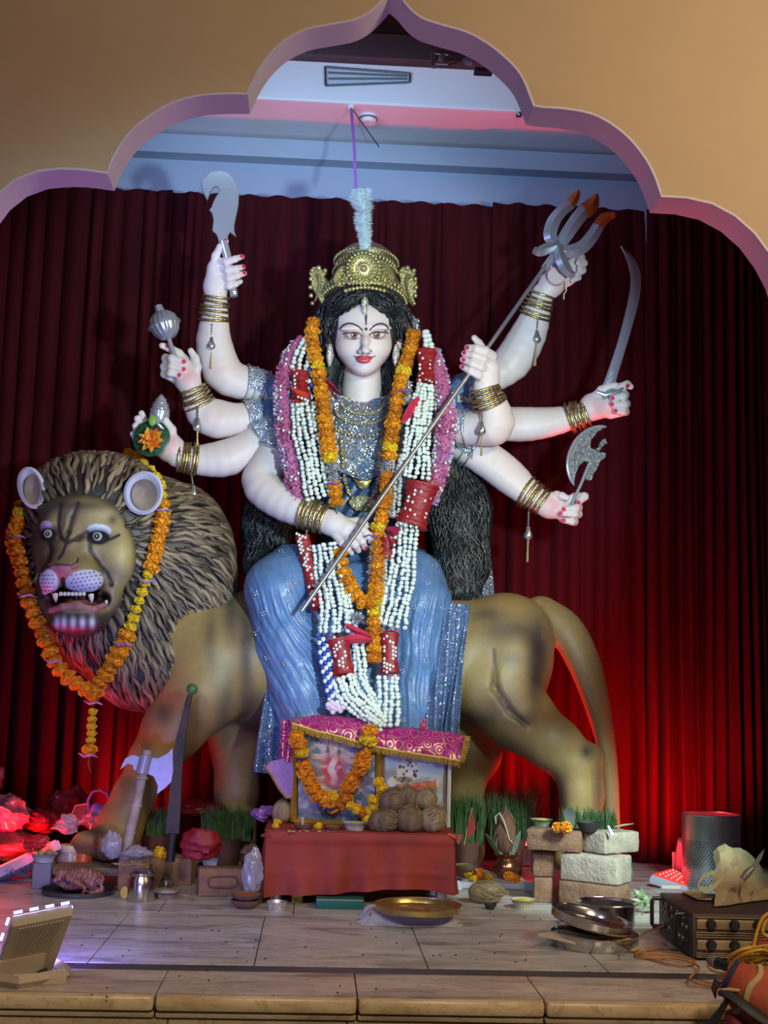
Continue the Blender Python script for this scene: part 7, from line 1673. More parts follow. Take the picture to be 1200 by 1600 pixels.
loose(733, 1372, zs, 'y', 9, 'yellow marigold on the left half of the white stool', 1); loose(749, 1374, zs, 'd', 9, 'deep orange marigold beside the yellow one on the white stool', 2); loose(741, 1377, zs, 'y', 5, 'tiny yellow blossom at the front of the white stool', 2); loose(765, 1374, zs, 'y', 5, 'pale bud in the middle of the white stool', 0)
loose(795, 1376, zs, 'o', 8, 'round orange marigold in front of the copper pot', 0); loose(807, 1379, zs, 'o', 6.5, 'small orange marigold at the right end of the white stool', 1)
loose(249, 1342, 0.07, 'y', 10, 'yellow marigold lying on the long brick at the left', 1); loose(263, 1344, 0.07, 'o', 7, 'small orange marigold next to the yellow one on the left brick', 2)
loose(871, 1299, zt3+0.058, 'o', 8, 'left orange marigold on the top brick of the pile', 0); loose(884, 1300, zt3+0.058, 'o', 9, 'right orange marigold on the top brick of the pile', 2)
clay_dish(FL(727, 1362, 0.05), 0.036, 0.02, 'dark clay dish with green stuff behind the white stool', fill=M_gl_)
cf = FL(760, 1414); coconut(cf+Vector((0, 0.025, 0)), 0.030, 0.050, 1.52, 'hairy straw coloured coconut lying on the floor before the white stool', m=M_cc2, seed=20, fib=170)
clay_dish(FL(766, 1421), 0.017, 0.016, 'tiny dark oil lamp in front of the hairy coconut', m=mat('soot_clay', (0.03, 0.028, 0.03), 0.7))
paper_bowl(FL(818, 1419), 0.034, 0.024, 'fluted paper bowl of yellow rice on the floor by the brick pile', m=mat('buff_paper', (0.44, 0.40, 0.30), 0.6), fill=M_yr, group='paper bowls')
fg_ = thing('red_flag', P(732, 1310, 3.72), 'small red pennant stuck in the wheat grass right of the table', 'flag')
part('cloth', MB().prism([P(x, y, 3.70) for x, y in ((738, 1268), (744, 1294), (738, 1304), (730, 1312), (732, 1290))], (0, 0.003, 0)), mat('red_pennant', (0.30, 0.02, 0.02), 0.6), fg_); part('stick', MB().tube([P(738, 1262, 3.705), P(725, 1320, 3.705)], 0.0018, 6), MATS['pale_stick'], fg_)
zb4 = zt3+0.058
paper_bowl(FL(846, 1291, zb4), 0.030, 0.020, 'leaf bowl of yellow rice on the left end of the top brick', fill=M_yr, m=M_bl, group='paper bowls', lobes=5)
leaf(P(892, 1300, FL(892, 1300, zb4).y+0.02), P(888, 1262, FL(892, 1300, zb4).y+0.06), 0.016, 0.01, mat('dark_wilted_leaf', (0.04, 0.055, 0.045), 0.6), 'dark wilted leaf standing behind the marigolds on the brick')
p_ = FL(925, 1302, zb4-0.002); clay_dish(p_+Vector((0, 0.04, 0)), 0.034, 0.026, 'broken black clay pot between the two top bricks', m=MATS['soot_clay'])
solo('white_chalk', MB().tube([P(950, 1290, p_.y-0.01), P(956, 1304, p_.y-0.012)], [0.003, 0.006], 10), mat('white_chalk', (0.62, 0.66, 0.72), 0.6), 'white chalk piece leaning on the top right brick', 'chalk'); solo('dry_twig', MB().tube([P(960, 1292, p_.y+0.03), P(975, 1289, p_.y+0.03), P(990, 1287, p_.y+0.03)], [0.002, 0.003, 0.001], 6), mat('dry_twig_bark', (0.30, 0.26, 0.22), 0.8), 'dry twig across the top right brick', 'twig')
gt = MB(); gq = FL(968, 1406)
for i in range(46):
    p0 = gq+Vector((random.uniform(-.012, .014), random.uniform(-.012, .006), 0.0)); h = random.uniform(.03, .09); lx = random.uniform(-.01, .03)
    p1 = p0+Vector((lx*.4, -.004, h*.6)); p2 = p0+Vector((lx*1.2, -.006, h)); w0 = Vector((.0016, 0, 0)); gt._add([p0-w0, p0+w0, p1+w0*.8, p2, p1-w0*.8], [(0, 1, 2, 4), (4, 2, 3)])
o = solo('grass_tuft', gt, mat('bright_grass', (0.10, 0.34, 0.05), 0.6), 'bright green grass tuft against the bottom bricks', 'grass', smooth=0)
# ------------------------------- steel pots and plates
M_ss = mat('stainless_steel', (0.56, 0.54, 0.52), 0.20, metal=1.0, bump=0.03, bscale=40)
pq = FL(957, 1457)+Vector((0, 0.06, 0)); psx = pq.y/FOC
po = thing('steel_cooking_pot', pq, 'deep stainless steel cooking pot behind the steel plates', 'pot')
rim_z = P(955, 1410, pq.y).z
part('pot', MB().lathe([(0.001, 0.001), (0.060, 0.001), (0.068, 0.008), (0.069, rim_z*0.93), (0.077, rim_z), (0.077, rim_z+0.002), (0.067, rim_z*0.93), (0.066, 0.008), (0.001, 0.004)], pq, seg=48), M_ss, po, 40)
part('rim', MB().tube([pq+Vector((0.077*math.cos(t), 0.077*math.sin(t), rim_z+0.001)) for t in np.linspace(0, 6.283, 41)[:-1]], 0.0015, 6, closed=True), M_ss, po)
lq_ = FL(929, 1478); lq_ = Vector((lq_.x, lq_.y, 0)); lpz = 0.030
t_ = plate('steel_plate', lq_, 0.101, lpz, 'deep steel plate of grain at the bottom of the plate stack', M_ss)
gr_ = MB(); 
for i in range(260):
    a = random.uniform(0, 6.28); d = abs(random.gauss(0, .02)); gr_.ell(lq_+Vector((0.045+d*math.cos(a), -0.02+d*math.sin(a)*0.8, 0.018+max(0, .016-d*.5))), (.0032, .0022, .0018), 5, 4)
part('grain', gr_, mat('grain', (0.46, 0.33, 0.14), 0.7, var=0.3, scale=200), t_, 60, kind='stuff'); part('grain_bed', MB().lathe([(0.06, 0.004), (0.045, 0.016), (0.001, 0.024)], lq_+Vector((0.04, -0.02, 0)), seg=20), MATS['grain'], t_)
bd = thing('wooden_board', lq_+Vector((-0.03, 0, lpz)), 'thin pale board lying across the lower steel plate', 'board'); part('plank', MB().prism([P(840, 1462, lq_.y-0.06), P(930, 1483, lq_.y-0.09), P(966, 1474, lq_.y-0.02), P(880, 1456, lq_.y+0.02)], (0, 0, 0.005)), mat('pale_plywood', (0.44, 0.36, 0.28), 0.6, var=0.1, scale=20), bd); part('dark_edge', MB().tube([P(872, 1457, lq_.y-0.02), P(928, 1471, lq_.y-0.03), P(960, 1469, lq_.y-0.02)], 0.005, 6), mat('dark_handle', (0.03, 0.025, 0.025), 0.5), bd)
uq = lq_+Vector((-0.008, 0.01, lpz+0.016)); t_ = plate('steel_plate_upper', uq, 0.095, 0.022, 'empty steel plate tilted on top of the plate stack', M_ss, R=Vector((0.20, -0.05, 1)).normalized()); part('brown_bowl', MB().lathe([(0.008, 0.004), (0.02, 0.006), (0.026, 0.016), (0.022, 0.016), (0.001, 0.008)], uq+Vector((0.052, 0.0, -0.008)), (0.2, -0.05, 1), 20), mat('brown_wood_bowl', (0.12, 0.045, 0.03), 0.5), t_)
# ------------------------------- steel drum with holes
dq = FL(1126, 1396)+Vector((0, 0.09, 0)); ds_ = dq.y/FOC; dh = P(1122, 1272, dq.y).z; dr = 44*ds_
dm = thing('steel_drum_basket', dq, 'tall dented steel drum basket with rows of holes by the right curtain', 'drum basket')
part('wall', MB().lathe([(0.001, 0), (dr*0.96, 0), (dr*0.97, 0.004), (dr*1.0, dh*0.5), (dr*1.02, dh), (dr*1.0, dh), (dr*0.98, dh*0.5), (dr*0.94, 0.006), (0.001, 0.006)], dq, seg=56), mat('scuffed_steel', (0.46, 0.48, 0.50), 0.27, metal=0.85, var=0.25, scale=16, bump=0.12, bscale=14), dm, 40)
_n = MATS['scuffed_steel'].node_tree; _b = _n.nodes['Principled BSDF']; _b.inputs['Anisotropic'].default_value = 0.8; _t = nd(_n, 'ShaderNodeTangent', direction_type='RADIAL', axis='Z'); _n.links.new(_t.outputs[0], _b.inputs['Tangent'])
part('rim', MB().tube([dq+Vector((dr*1.02*math.cos(t), dr*1.02*math.sin(t), dh)) for t in np.linspace(0, 6.283, 41)[:-1]], 0.0022, 6, closed=True), M_ss, dm)
ho = MB(); M_hole = mat('black_hole', (0.008, 0.008, 0.009), 0.8)
for r in range(20):
    z = dh*0.06+r*dh*0.031
    for k in range(52):
        a = 2*math.pi*(k+0.5*(r % 2))/52
        if (int(k/52*4.0+0.35) % 2 == 0 and math.sin(a) > 0.9) or math.sin(a) > 0.25: continue
        if -1.55 < a-2*math.pi < -1.05 and True: continue
        d = Vector((math.cos(a), math.sin(a), 0)); p0 = dq+d*(dr*1.0*(0.97+0.05*z/dh)+0.0005)+Vector((0, 0, z)); s_2 = Vector((-d.y, d.x, 0)); ho._add([p0+(s_2*math.cos(t)+Vector((0, 0, 1))*math.sin(t))*0.0021+d*0.0003 for t in np.linspace(0, 6.283, 7)[:-1]], [tuple(range(6))])
part('hole_rows', ho, M_hole, dm, 0, kind='stuff')
# ------------------------------- amplifier
zamp = 0.118
c00 = FL(1082, 1501); cbk = FL(1031, 1461); e1 = (cbk-c00); e1.z = 0; dep_ = e1.length; e1.normalize(); e2 = Vector((-e1.y, e1.x, 0)); e2 = -e2 if e2.x < 0 else e2; wdt = 0.36
zamp = P(1082, 1428, c00.y).z
am = thing('amplifier', c00+e1*dep_/2+e2*wdt/2, 'dark brown amplifier case with brass knob strips and black handles', 'amplifier')
RA = Matrix((( e2.x, e1.x, 0), (e2.y, e1.y, 0), (0, 0, 1)))
ac_ = c00+e1*dep_/2+e2*wdt/2; M_am = mat('dark_amp_case', (0.055, 0.035, 0.030), 0.5, var=0.2, scale=20); M_amf = mat('black_amp_panel', (0.02, 0.02, 0.022), 0.5, bump=0.3, bscale=120); M_brs = mat('aged_brass_strip', (0.34, 0.25, 0.13), 0.4, metal=0.6, var=0.25, scale=30)
part('case', MB().rbox(ac_+Vector((0, 0, zamp/2+0.004)), (wdt, dep_, zamp-0.006), RA, 0.003), M_am, am)
def ap2(u, v, w=0.0): return c00+e2*u+e1*w+Vector((0, 0, v))          # u along the knob face, w outwards when negative
for v0, v1, m_ in ((0.078, 0.108, M_brs), (0.026, 0.056, M_brs)): part('brass_strip', MB().rbox(ap2(wdt/2, (v0+v1)/2*zamp/0.118, -0.002), (wdt-0.02, 0.004, (v1-v0)*zamp/0.118*0.8), RA, 0.001), m_, am)
for v0 in (0.010, 0.015, 0.020, 0.060, 0.066, 0.072, 0.110): part('trim_line', MB().rbox(ap2(wdt/2, v0*zamp/0.118, -0.0025), (wdt-0.015, 0.004, 0.0018), RA, 0.0005), M_brs, am)
M_kn = mat('black_knob', (0.018, 0.017, 0.017), 0.4)
for v0 in (0.093, 0.041):
    for u in (0.040, 0.092, 0.144, 0.196, 0.248, 0.300):
        k = part('knob', MB().lathe([(0.0115, 0), (0.0115, 0.004), (0.0095, 0.006), (0.0085, 0.014), (0.001, 0.0145)], ap2(u, v0*zamp/0.118, -0.004), -e1, 20, lobes=12, lamp=0.05), M_kn, am, 40)
def ap3(w, v, u=0.0): return c00+e1*w+e2*u+Vector((0, 0, v))          # on the left face
part('side_panel', MB().rbox(ap3(dep_/2, zamp/2, -0.001), (0.004, dep_-0.012, zamp-0.016), RA, 0.001), M_amf, am)
for r in range(2):
    for k in range(8): part('socket', MB().lathe([(0.0055, 0), (0.0055, 0.003), (0.003, 0.0035)], ap3(dep_*(0.12+0.105*k), zamp*(0.36+0.3*r), -0.003), -e2, 10), M_gm if (k+r) % 3 else M_kn, am)
for k in range(9): part('switch', MB().rbox(ap3(dep_*(0.12+0.09*k), zamp*0.84, -0.004), (0.004, 0.006, 0.010), RA, 0.001), M_gm if k % 2 else M_kn, am)
for w in (0.06*1, dep_-0.02):
    part('handle', MB().tube([ap3(w, zamp*0.90, 0), ap3(w-0.0, zamp*0.90, -0.020), ap3(w, zamp*0.84, -0.024), ap3(w, zamp*0.30, -0.024), ap3(w, zamp*0.24, -0.020), ap3(w, zamp*0.24, 0)], 0.005, 8), M_kn, am)
for u, w in ((0.03, 0.03), (wdt-0.03, 0.03), (0.03, dep_-0.03), (wdt-0.03, dep_-0.03)): part('foot', MB().lathe([(0.009, 0), (0.009, 0.006)], c00+e2*u+e1*w, seg=10), M_kn, am)
# paper, peeler and leaf strips on the amplifier
tz = zamp+0.003
def on_amp(px, py, z=None): return FL(px, py, tz if z is None else z)
M_pp = mat('crumpled_tan_paper', (0.34, 0.27, 0.145), 0.75, var=0.12, scale=30)
rows = []; random.seed(3)
for i in range(13):
    r = []
    for j in range(9):
        u = i/12; v = j/8; base = on_amp(1118+u*104, 1418-u*14-v*34); h = 0.11*math.sin(math.pi*min(1, v*0.62+0.05))*(0.55+0.45*math.sin(math.pi*(0.2+u*1.3)))*(v**0.7); r.append(base+Vector((random.uniform(-.006, .006), 0.02*v, max(0.002, h*0.95+random.uniform(-.010, .010)*(v > .05)))))
    rows.append(r)
solo('crumpled_paper', MB().sheet(rows, 0.0010), M_pp, 'crumpled sheet of tan paper on top of the amplifier', 'paper', smooth=12)
pe_ = thing('vegetable_peeler', P(1165, 1372, 3.02), 'grey steel peeler knife leaning on the tan paper', 'peeler'); part('blade', MB().prism([P(x, y, 3.02) for x, y in ((1172, 1358), (1186, 1336), (1195, 1327), (1190, 1342), (1178, 1362))], (0, 0.004, 0), 0.0006), M_tin, pe_); part('grip', MB().tube([P(1160, 1374, 3.02), P(1168, 1364, 3.02), P(1176, 1356, 3.02)], [0.007, 0.009, 0.006], 10), M_gm, pe_)
M_pl = mat('pale_palm_leaf', (0.44, 0.47, 0.28), 0.6, var=0.15, scale=30)
def strip(pts, w_, name, m, label, cat, Y=None): 
    rows = [[p-Vector((0, 0, w_)), p+Vector((0, 0.003, w_))] for p in pts]; return solo(name, MB().sheet(rows, 0.0012), m, label, cat, smooth=60)
strip([P(x, y, 3.05) for x, y in ((1090, 1386), (1096, 1374), (1106, 1366), (1118, 1363))], 0.005, 'palm_leaf_strip', M_pl, 'curled pale palm leaf strip standing by the drum basket', 'leaf strip'); strip([P(x, y, 3.03) for x, y in ((1092, 1388), (1106, 1390), (1118, 1384), (1128, 1372), (1136, 1360))], 0.006, 'palm_leaf_strip', M_pl, 'long pale palm leaf strip curving toward the tan paper', 'leaf strip')
cds = [on_amp(1066, 1396), on_amp(1084, 1392), on_amp(1118, 1404), on_amp(1112, 1408), on_amp(1090, 1407)]; solo('card_piece', MB().prism([p+Vector((0, 0, 0.002)) for p in cds], (0, 0, 0.002)), M_pp, 'flat piece of tan card on the back edge of the amplifier', 'card')
wb_ = FL(1048, 1391, tz); solo('white_tube', MB().rbox(wb_+Vector((0, 0, 0.006)), (0.05, 0.012, 0.010), RA, 0.003), M_wp, 'small white plastic tube on the corner of the amplifier', 'tube')
gv = MB(); gq = FL(1008, 1432)+Vector((0, .05, 0)); random.seed(9)
for i in range(26):
    a = gq+Vector((random.uniform(-.03, .03), random.uniform(-.02, .03), random.uniform(.0, .05))); b = a+Vector((random.uniform(-.035, .035), random.uniform(-.02, .02), random.uniform(-.005, .03))); d = (b-a); sd = d.cross(Vector((0, -1, .3))).normalized()*0.006; m_ = a.lerp(b, .5); gv._add([a, m_+sd, b, m_-sd], [(0, 1, 2, 3)])
solo('leafy_vegetables', gv, mat('pale_green_leaves', (0.13, 0.26, 0.09), 0.6, col2=(0.40, 0.46, 0.32), scale=40), 'heap of pale green leaves between the steel pot and the amplifier', 'leaves', smooth=0)['kind'] = 'stuff'
# ------------------------------- cables, microphone, wrapped drum
M_oc = mat('orange_cable', (0.42, 0.17, 0.05), 0.5); M_yc = mat('yellow_cable', (0.60, 0.34, 0.03), 0.45)
def cable(name, pts, r, m, label, n=60): 
    p = spline([tuple(q) for q in pts], n); return solo(name, MB().tube([Vector(q) for q in p], r, 8), m, label, 'cable', smooth=80)
zc = 0.003
cable('orange_cable', [FL(x, y, zc+0.001*i) for i, (x, y) in enumerate(((1060, 1484), (1030, 1482), (995, 1490), (1005, 1496), (1050, 1497), (1080, 1504), (1093, 1513), (1082, 1524), (1078, 1530), (1092, 1537), (1112, 1540)))], 0.0026, M_oc, 'thin orange cable winding over the stage edge'); cable('orange_cable', [FL(x, y, zc+0.001*i) for i, (x, y) in enumerate(((990, 1487), (1010, 1496), (1045, 1506), (1078, 1507), (1084, 1500), (1050, 1492), (1005, 1489)))], 0.0026, M_oc, 'orange cable loop lying behind the winding one'); cable('orange_cable', [FL(1000, 1462, zc), FL(1015, 1454, 0.01), FL(1036, 1447, 0.03)], 0.0026, M_oc, 'short orange cable plugged into the amplifier side', 16)
zm = P(1113, 1502, 2.66)
mi = thing('microphone', Vector((zm.x, zm.y, zm.z-0.02)), 'black microphone with a grey mesh head before the amplifier', 'microphone'); m1 = P(1113, 1501, 2.66); m2 = P(1150, 1516, 2.60); md_ = (m1-m2).normalized()
part('head', MB().ell(m1, (0.0125, 0.0125, 0.0125), 18, 12).tube([m1, m1-md_*0.012], [0.0125, 0.012], 18), mat('grey_mesh', (0.25, 0.24, 0.25), 0.4, metal=0.7, bump=0.8, bscale=400), mi); part('collar', MB().tube([m1-md_*0.010, m1-md_*0.015], 0.0135, 18), M_gm, mi); part('body', MB().tube([m1-md_*0.014, m2], [0.0115, 0.008], 16), mat('black_mic_body', (0.012, 0.012, 0.016), 0.4), mi)
cable('microphone_cable', [P(1105, 1508, 2.62), P(1112, 1516, 2.60), P(1126, 1520, 2.58), P(1140, 1519, 2.56)], 0.0024, M_oc, 'orange lead looping under the microphone', 18)
hb = thing('yellow_cable_heap', P(1180, 1530, 2.58), 'tangled heap of yellow cable at the right edge', 'cable heap'); random.seed(13)
for i in range(11):
    cx, cy = 1180+random.uniform(-12, 14), 1500+random.uniform(-14, 14); rx, ry = random.uniform(22, 40), random.uniform(9, 20); ph = random.uniform(0, 6); dy = random.uniform(-.03, .03)
    pts = [P(cx+rx*math.cos(ph+t)+3*math.sin(3*t), cy+ry*math.sin(ph+t)+0.3*rx*math.cos(ph+t)*-0.4, 2.60+dy+0.03*math.sin(t+ph)) for t in np.linspace(0, 5.2, 22)]
    part('cable_loop', MB().tube(pts, 0.0030, 7), M_yc if i % 2 else mat('amber_cable', (0.46, 0.22, 0.03), 0.5), hb, 80)
part('cable_loop', MB().tube([P(x, y, 2.60) for x, y in spline([(1206, 1424), (1192, 1434), (1184, 1452), (1178, 1475), (1174, 1500), (1182, 1515), (1200, 1528)], 24)], 0.0036, 7), M_yc, hb, 80); part('cable_loop', MB().tube([P(x, y, 2.61) for x, y in spline([(1204, 1430), (1194, 1444), (1192, 1458), (1204, 1466)], 14)], 0.0036, 7), M_yc, hb, 80)
part('red_plug', MB().ell(P(1192, 1482, 2.62), (0.026, 0.02, 0.018)), mat('dull_red_cloth', (0.24, 0.035, 0.02), 0.6, var=0.3, scale=50), hb)
dk_ = thing('wrapped_hand_drum', P(1165, 1640, 2.33), 'hand drum wrapped in orange red cloth with rope lacing at the lower right corner', 'drum'); YD = 2.33; d1 = P(1142, 1530, YD); d2 = P(1262, 1606, YD-0.05); dd_ = (d2-d1).normalized()
part('shell', MB().tube([d1-dd_*0.012, d1, d1.lerp(d2, .3), d1.lerp(d2, .7), d2], [0.012, 0.034, 0.05, 0.052, 0.045], 24), mat('orange_red_cover', (0.36, 0.062, 0.022), 0.75, var=0.2, scale=30, bump=0.3, bscale=90), dk_, 60)
part('navy_hoop', MB().tube([d1+(frame_of(dd_)[0]*math.cos(t)+frame_of(dd_)[1]*math.sin(t))*0.031-dd_*0.004 for t in np.linspace(0, 6.283, 29)[:-1]], 0.005, 8, closed=True), mat('navy_hoop', (0.02, 0.02, 0.07), 0.5), dk_)
X3, Y3, _ = frame_of(dd_); M_rope = mat('straw_rope', (0.42, 0.29, 0.12), 0.8)
for i in range(3): part('rope', MB().tube([d1.lerp(d2, 0.22+0.02*i+0.02*math.sin(t*5))+(X3*math.cos(t)+Y3*math.sin(t))*0.0475 for t in np.linspace(0, 6.283, 49)[:-1]], 0.0026, 6, closed=True), M_rope, dk_)
part('rope_tail', MB().tube([P(1156, 1548, YD-0.045), P(1140, 1546, YD-0.04), P(1122, 1547, YD-0.03)], [0.003, 0.0035, 0.002], 6), M_rope, dk_)
part('strap', MB().tube([P(1130, 1548, YD-0.03), P(1150, 1560, YD-0.055), P(1180, 1582, YD-0.07), P(1215, 1604, YD-0.075)], [0.012, 0.015, 0.017, 0.017], 10, flat=0.35), mat('black_strap', (0.012, 0.011, 0.012), 0.6), dk_)
part('strap', MB().tube([P(1140, 1556, YD-0.03), P(1126, 1580, YD-0.03), P(1104, 1608, YD-0.03), P(1090, 1630, YD-0.03)], [0.008, 0.012, 0.014, 0.014], 10, flat=0.4), MATS['black_strap'], dk_); part('stand_cloth', MB().tube([P(1150, 1580, YD-0.01), P(1158, 1620, YD-0.01), P(1160, 1680, YD-0.01)], [0.02, 0.035, 0.04], 14), mat('crimson_pattern_cloth', (0.20, 0.02, 0.03), 0.7, var=0.5, scale=60), dk_)
part('fringe', MB().tube([P(1122, 1532, YD), P(1116, 1546, YD), P(1118, 1560, YD)], [0.008, 0.006, 0.001], 8), mat('maroon_fringe', (0.07, 0.02, 0.02), 0.8, bump=0.6), dk_)
# ================================================================ LAMPS AND CLUTTER ON THE LEFT
random.seed(61)
def crumple(c, r, seed, amp=0.12, seg=30, rings=20, flatb=None):
    rr = np.random.default_rng(seed); mb = MB().ell((0, 0, 0), 1.0, seg, rings); v = np.array(mb.v); d = 0
    for k in range(7):
        w = rr.normal(size=3)*(1.25+k*0.62); d = d+(1-2*np.abs(np.sin(v @ w+rr.uniform(0, 6))))*amp/(1+k*0.35)
    v = v*(1+d)[:, None]*np.array(r)[None, :]+np.array(c)[None, :]
    if flatb is not None: v[:, 2] = np.maximum(v[:, 2], flatb)
    mb.v = [tuple(q) for q in v]; return mb
def bag(name, px, py, Y, rx, rz, label, m, seed, amp=0.12, ry=None, cat='bag', sm_=50):
    c = P(px, py, Y); s_ = Y/FOC; mb = crumple(c, (rx*s_, (ry or rx)*s_, rz*s_), seed, amp, flatb=0.002); return solo(name, mb, m, label, cat, 'bags and bundles on the stage floor', sm_)
M_pb = mat('clear_plastic', (0.42, 0.42, 0.48), 0.18, alpha=0.55, spec=0.8); M_redb = mat('red_plastic_bag', (0.30, 0.012, 0.02), 0.35, var=0.2, scale=20); M_dred = mat('dark_red_plastic', (0.16, 0.008, 0.016), 0.3, spec=0.8); M_prp = mat('purple_plastic', (0.24, 0.13, 0.40), 0.4)
bag('plastic_bundle', 10, 1272, 3.95, 36, 30, 'large clear plastic bundle at the far left by the curtain', mat('mauve_plastic', (0.24, 0.09, 0.13), 0.25, var=0.5, scale=30, spec=0.8), 3, 0.10)
bag('red_bag', 108, 1256, 4.15, 34, 27, 'dark red plastic bag behind the lion front paw', M_dred, 5, 0.14)
bag('red_bag', 66, 1284, 3.98, 30, 22, 'low dark red bag left of the larger red bag', M_dred, 7, 0.14)
bag('clear_bag', 106, 1288, 3.80, 20, 15, 'small crinkled clear bag beside the lion toes', M_pb, 9, 0.14)
bag('silver_bag', 146, 1282, 3.98, 20, 14, 'shiny silver plastic under the purple carrier bag', mat('silver_film', (0.42, 0.40, 0.44), 0.2, metal=0.6), 11, 0.25)
bag('brown_cloth', 14, 1316, 3.98, 46, 24, 'brown cloth bundle at the left edge of the stage', mat('brown_cloth', (0.13, 0.06, 0.055), 0.8, var=0.2, scale=20), 13, 0.10, 60, 'cloth')
bag('red_lit_net', 57, 1316, 3.72, 20, 13, 'plastic net coloured red as lit behind the tilted flood lamp', mat('red_lit_plastic', (0.55, 0.02, 0.03), 0.35), 15, 0.16)  # red lamp light is put into the net's own colour
bag('pink_bag', -6, 1214, 4.2, 12, 22, 'pink plastic bag at the very left edge', mat('pink_plastic', (0.50, 0.06, 0.10), 0.4), 17, 0.12)
bag('red_bag', 314, 1318, 3.62, 32, 26, 'bright red cloth bag left of the red table', mat('crimson_cloth_bag', (0.24, 0.006, 0.014), 0.55, var=0.15, scale=20), 19, 0.10, 26)
bag('red_cloth', 310, 1262, 4.05, 40, 12, 'flat dark red cloth heap behind the wheat grass', M_dred, 21, 0.12)
bag('clear_bag', 397, 1362, 3.50, 16, 34, 'upright crinkled clear bag against the left side of the red table', M_pb, 23, 0.11, 14)
bag('clear_bag', 174, 1318, 3.60, 17, 22, 'knotted clear bag hanging by the lion paw and axe handle', M_pb, 25, 0.12, 12)
bag('clear_bag', 214, 1332, 3.62, 22, 10, 'crinkled clear film behind the straw strewn brick', M_pb, 27, 0.14)
bag('coir_lump', 392, 1332, 3.68, 18, 14, 'brown lump of coir behind the upright clear bag', mat('coir', (0.15, 0.085, 0.045), 0.9, var=0.4, scale=80, bump=1.0, bscale=150), 29, 0.14, cat='coir')
bag('lilac_pouch', 411, 1272, FL(411, 1283, ZT).y, 17, 13, 'crinkled purple pouch at the left end of the red table', mat('lilac_film', (0.34, 0.14, 0.46), 0.3), 31, 0.18, cat='pouch')
# purple carrier bag with a loop handle
pbg = thing('carrier_bag', P(152, 1290, 4.02), 'purple carrier bag with a loop handle behind the lion leg', 'bag'); part('bag', crumple(P(152, 1274, 4.02), (19*.002, 16*.002, 19*.002), 33, 0.08), M_prp, pbg, 60); part('handle', MB().tube([P(x, y, 4.01) for x, y in ((139, 1268), (138, 1250), (145, 1237), (156, 1234), (168, 1240), (170, 1252), (160, 1264))], [0.012, 0.012, 0.011, 0.010, 0.011, 0.012, 0.012], 10, flat=0.4), M_prp, pbg)
cb_ = thing('dark_crate', P(124, 1285, 4.0), 'dark crate corner with a rim tinted pink as lit between the bags', 'crate'); part('body', MB().prism([P(x, y, 4.06) for x, y in ((112, 1275), (118, 1260), (136, 1257), (136, 1290), (112, 1290))], (0, 0.05, 0), 0.002), mat('dark_crate', (0.06, 0.04, 0.06), 0.5), cb_); part('rim', MB().tube([P(x, y, 4.055) for x, y in ((112, 1274), (118, 1259), (136, 1256))], 0.003, 6), mat('pink_lit_rim', (0.5, 0.2, 0.25), 0.4), cb_)  # light along the crate rim is put into its pink colour
# planks under the lion paw
pz = P(160, 1346, 3.80).z; pq_ = P(160, 1350, 3.72)
solo('wooden_plank', MB().rbox((pq_.x, 3.80, pz-0.012), (0.26, 0.24, 0.022), bev=0.003), mat('weathered_plank', (0.17, 0.12, 0.075), 0.8, var=0.3, scale=14, stretch=(0.3, 3, 3)), 'weathered plank under the lion front paw', 'plank')
for x, lb in ((pq_.x-0.10, 'left'), (pq_.x+0.10, 'right')): solo('plank_support', MB().rbox((x, 3.82, (pz-0.023)/2), (0.04, 0.18, pz-0.023), bev=0.003), mat('dark_wood', (0.06, 0.04, 0.03), 0.8, var=0.3, scale=20), f'{lb} dark wooden block under the weathered plank', 'block')
# old machete
mc2 = thing('old_machete', P(267, 1330, 3.66), 'dark rusty machete with a green knob leaning by the lion leg', 'machete'); YM = 3.66
part('blade', MB().prism([P(x, y, YM) for x, y in ((289, 1100), (298, 1100), (290, 1150), (285, 1200), (283, 1250), (280, 1303), (258, 1303), (263, 1250), (268, 1200), (276, 1150))], (0, 0.008, 0), 0.0012), mat('rusty_blade', (0.025, 0.023, 0.026), 0.65, metal=0.0, col2=(0.07, 0.04, 0.03), scale=25), mc2, 30)
part('tang', MB().tube([P(270, 1302, YM+0.004), P(268, 1322, YM+0.004), P(266, 1346, YM+0.004)], [0.012, 0.011, 0.013], 12), mat('black_handle', (0.02, 0.018, 0.02), 0.6), mc2); part('neck', MB().tube([P(293, 1102, YM+0.004), P(297, 1086, YM+0.004)], [0.009, 0.008], 10), mat('dark_wrap', (0.05, 0.04, 0.035), 0.7), mc2); part('knob', MB().ell(P(300, 1077, YM+0.004), (0.016, 0.015, 0.016)), mat('green_knob', (0.06, 0.17, 0.045), 0.4), mc2)
# bamboo axe
ax2 = thing('bamboo_axe', P(194, 1342, 3.66), 'bamboo handled axe with a white painted blade leaning on the lion leg', 'axe'); YX = 3.66
hp = [(231, 1172), (222, 1215), (213, 1258), (203, 1300), (194, 1342)]; M_bam = mat('pale_bamboo', (0.36, 0.31, 0.26), 0.65, var=0.3, scale=40, bump=0.4, bscale=80)
part('handle', MB().tube([P(x, y, YX) for x, y in hp], [0.0125, 0.0125, 0.0135, 0.0145, 0.016], 14), M_bam, ax2)
for x, y in ((222, 1215), (213, 1258), (203, 1300)): part('bamboo_node', MB().tube([P(x+0.3, y-2, YX), P(x-0.3, y+2, YX)], [0.0165, 0.0165], 14), M_bam, ax2)
M_wp2 = mat('white_painted_iron', (0.34, 0.35, 0.42), 0.4, metal=0.3, var=0.1, scale=40)
part('socket', MB().tube([P(229, 1180, YX), P(222, 1208, YX)], [0.018, 0.018], 18), M_wp2, ax2)
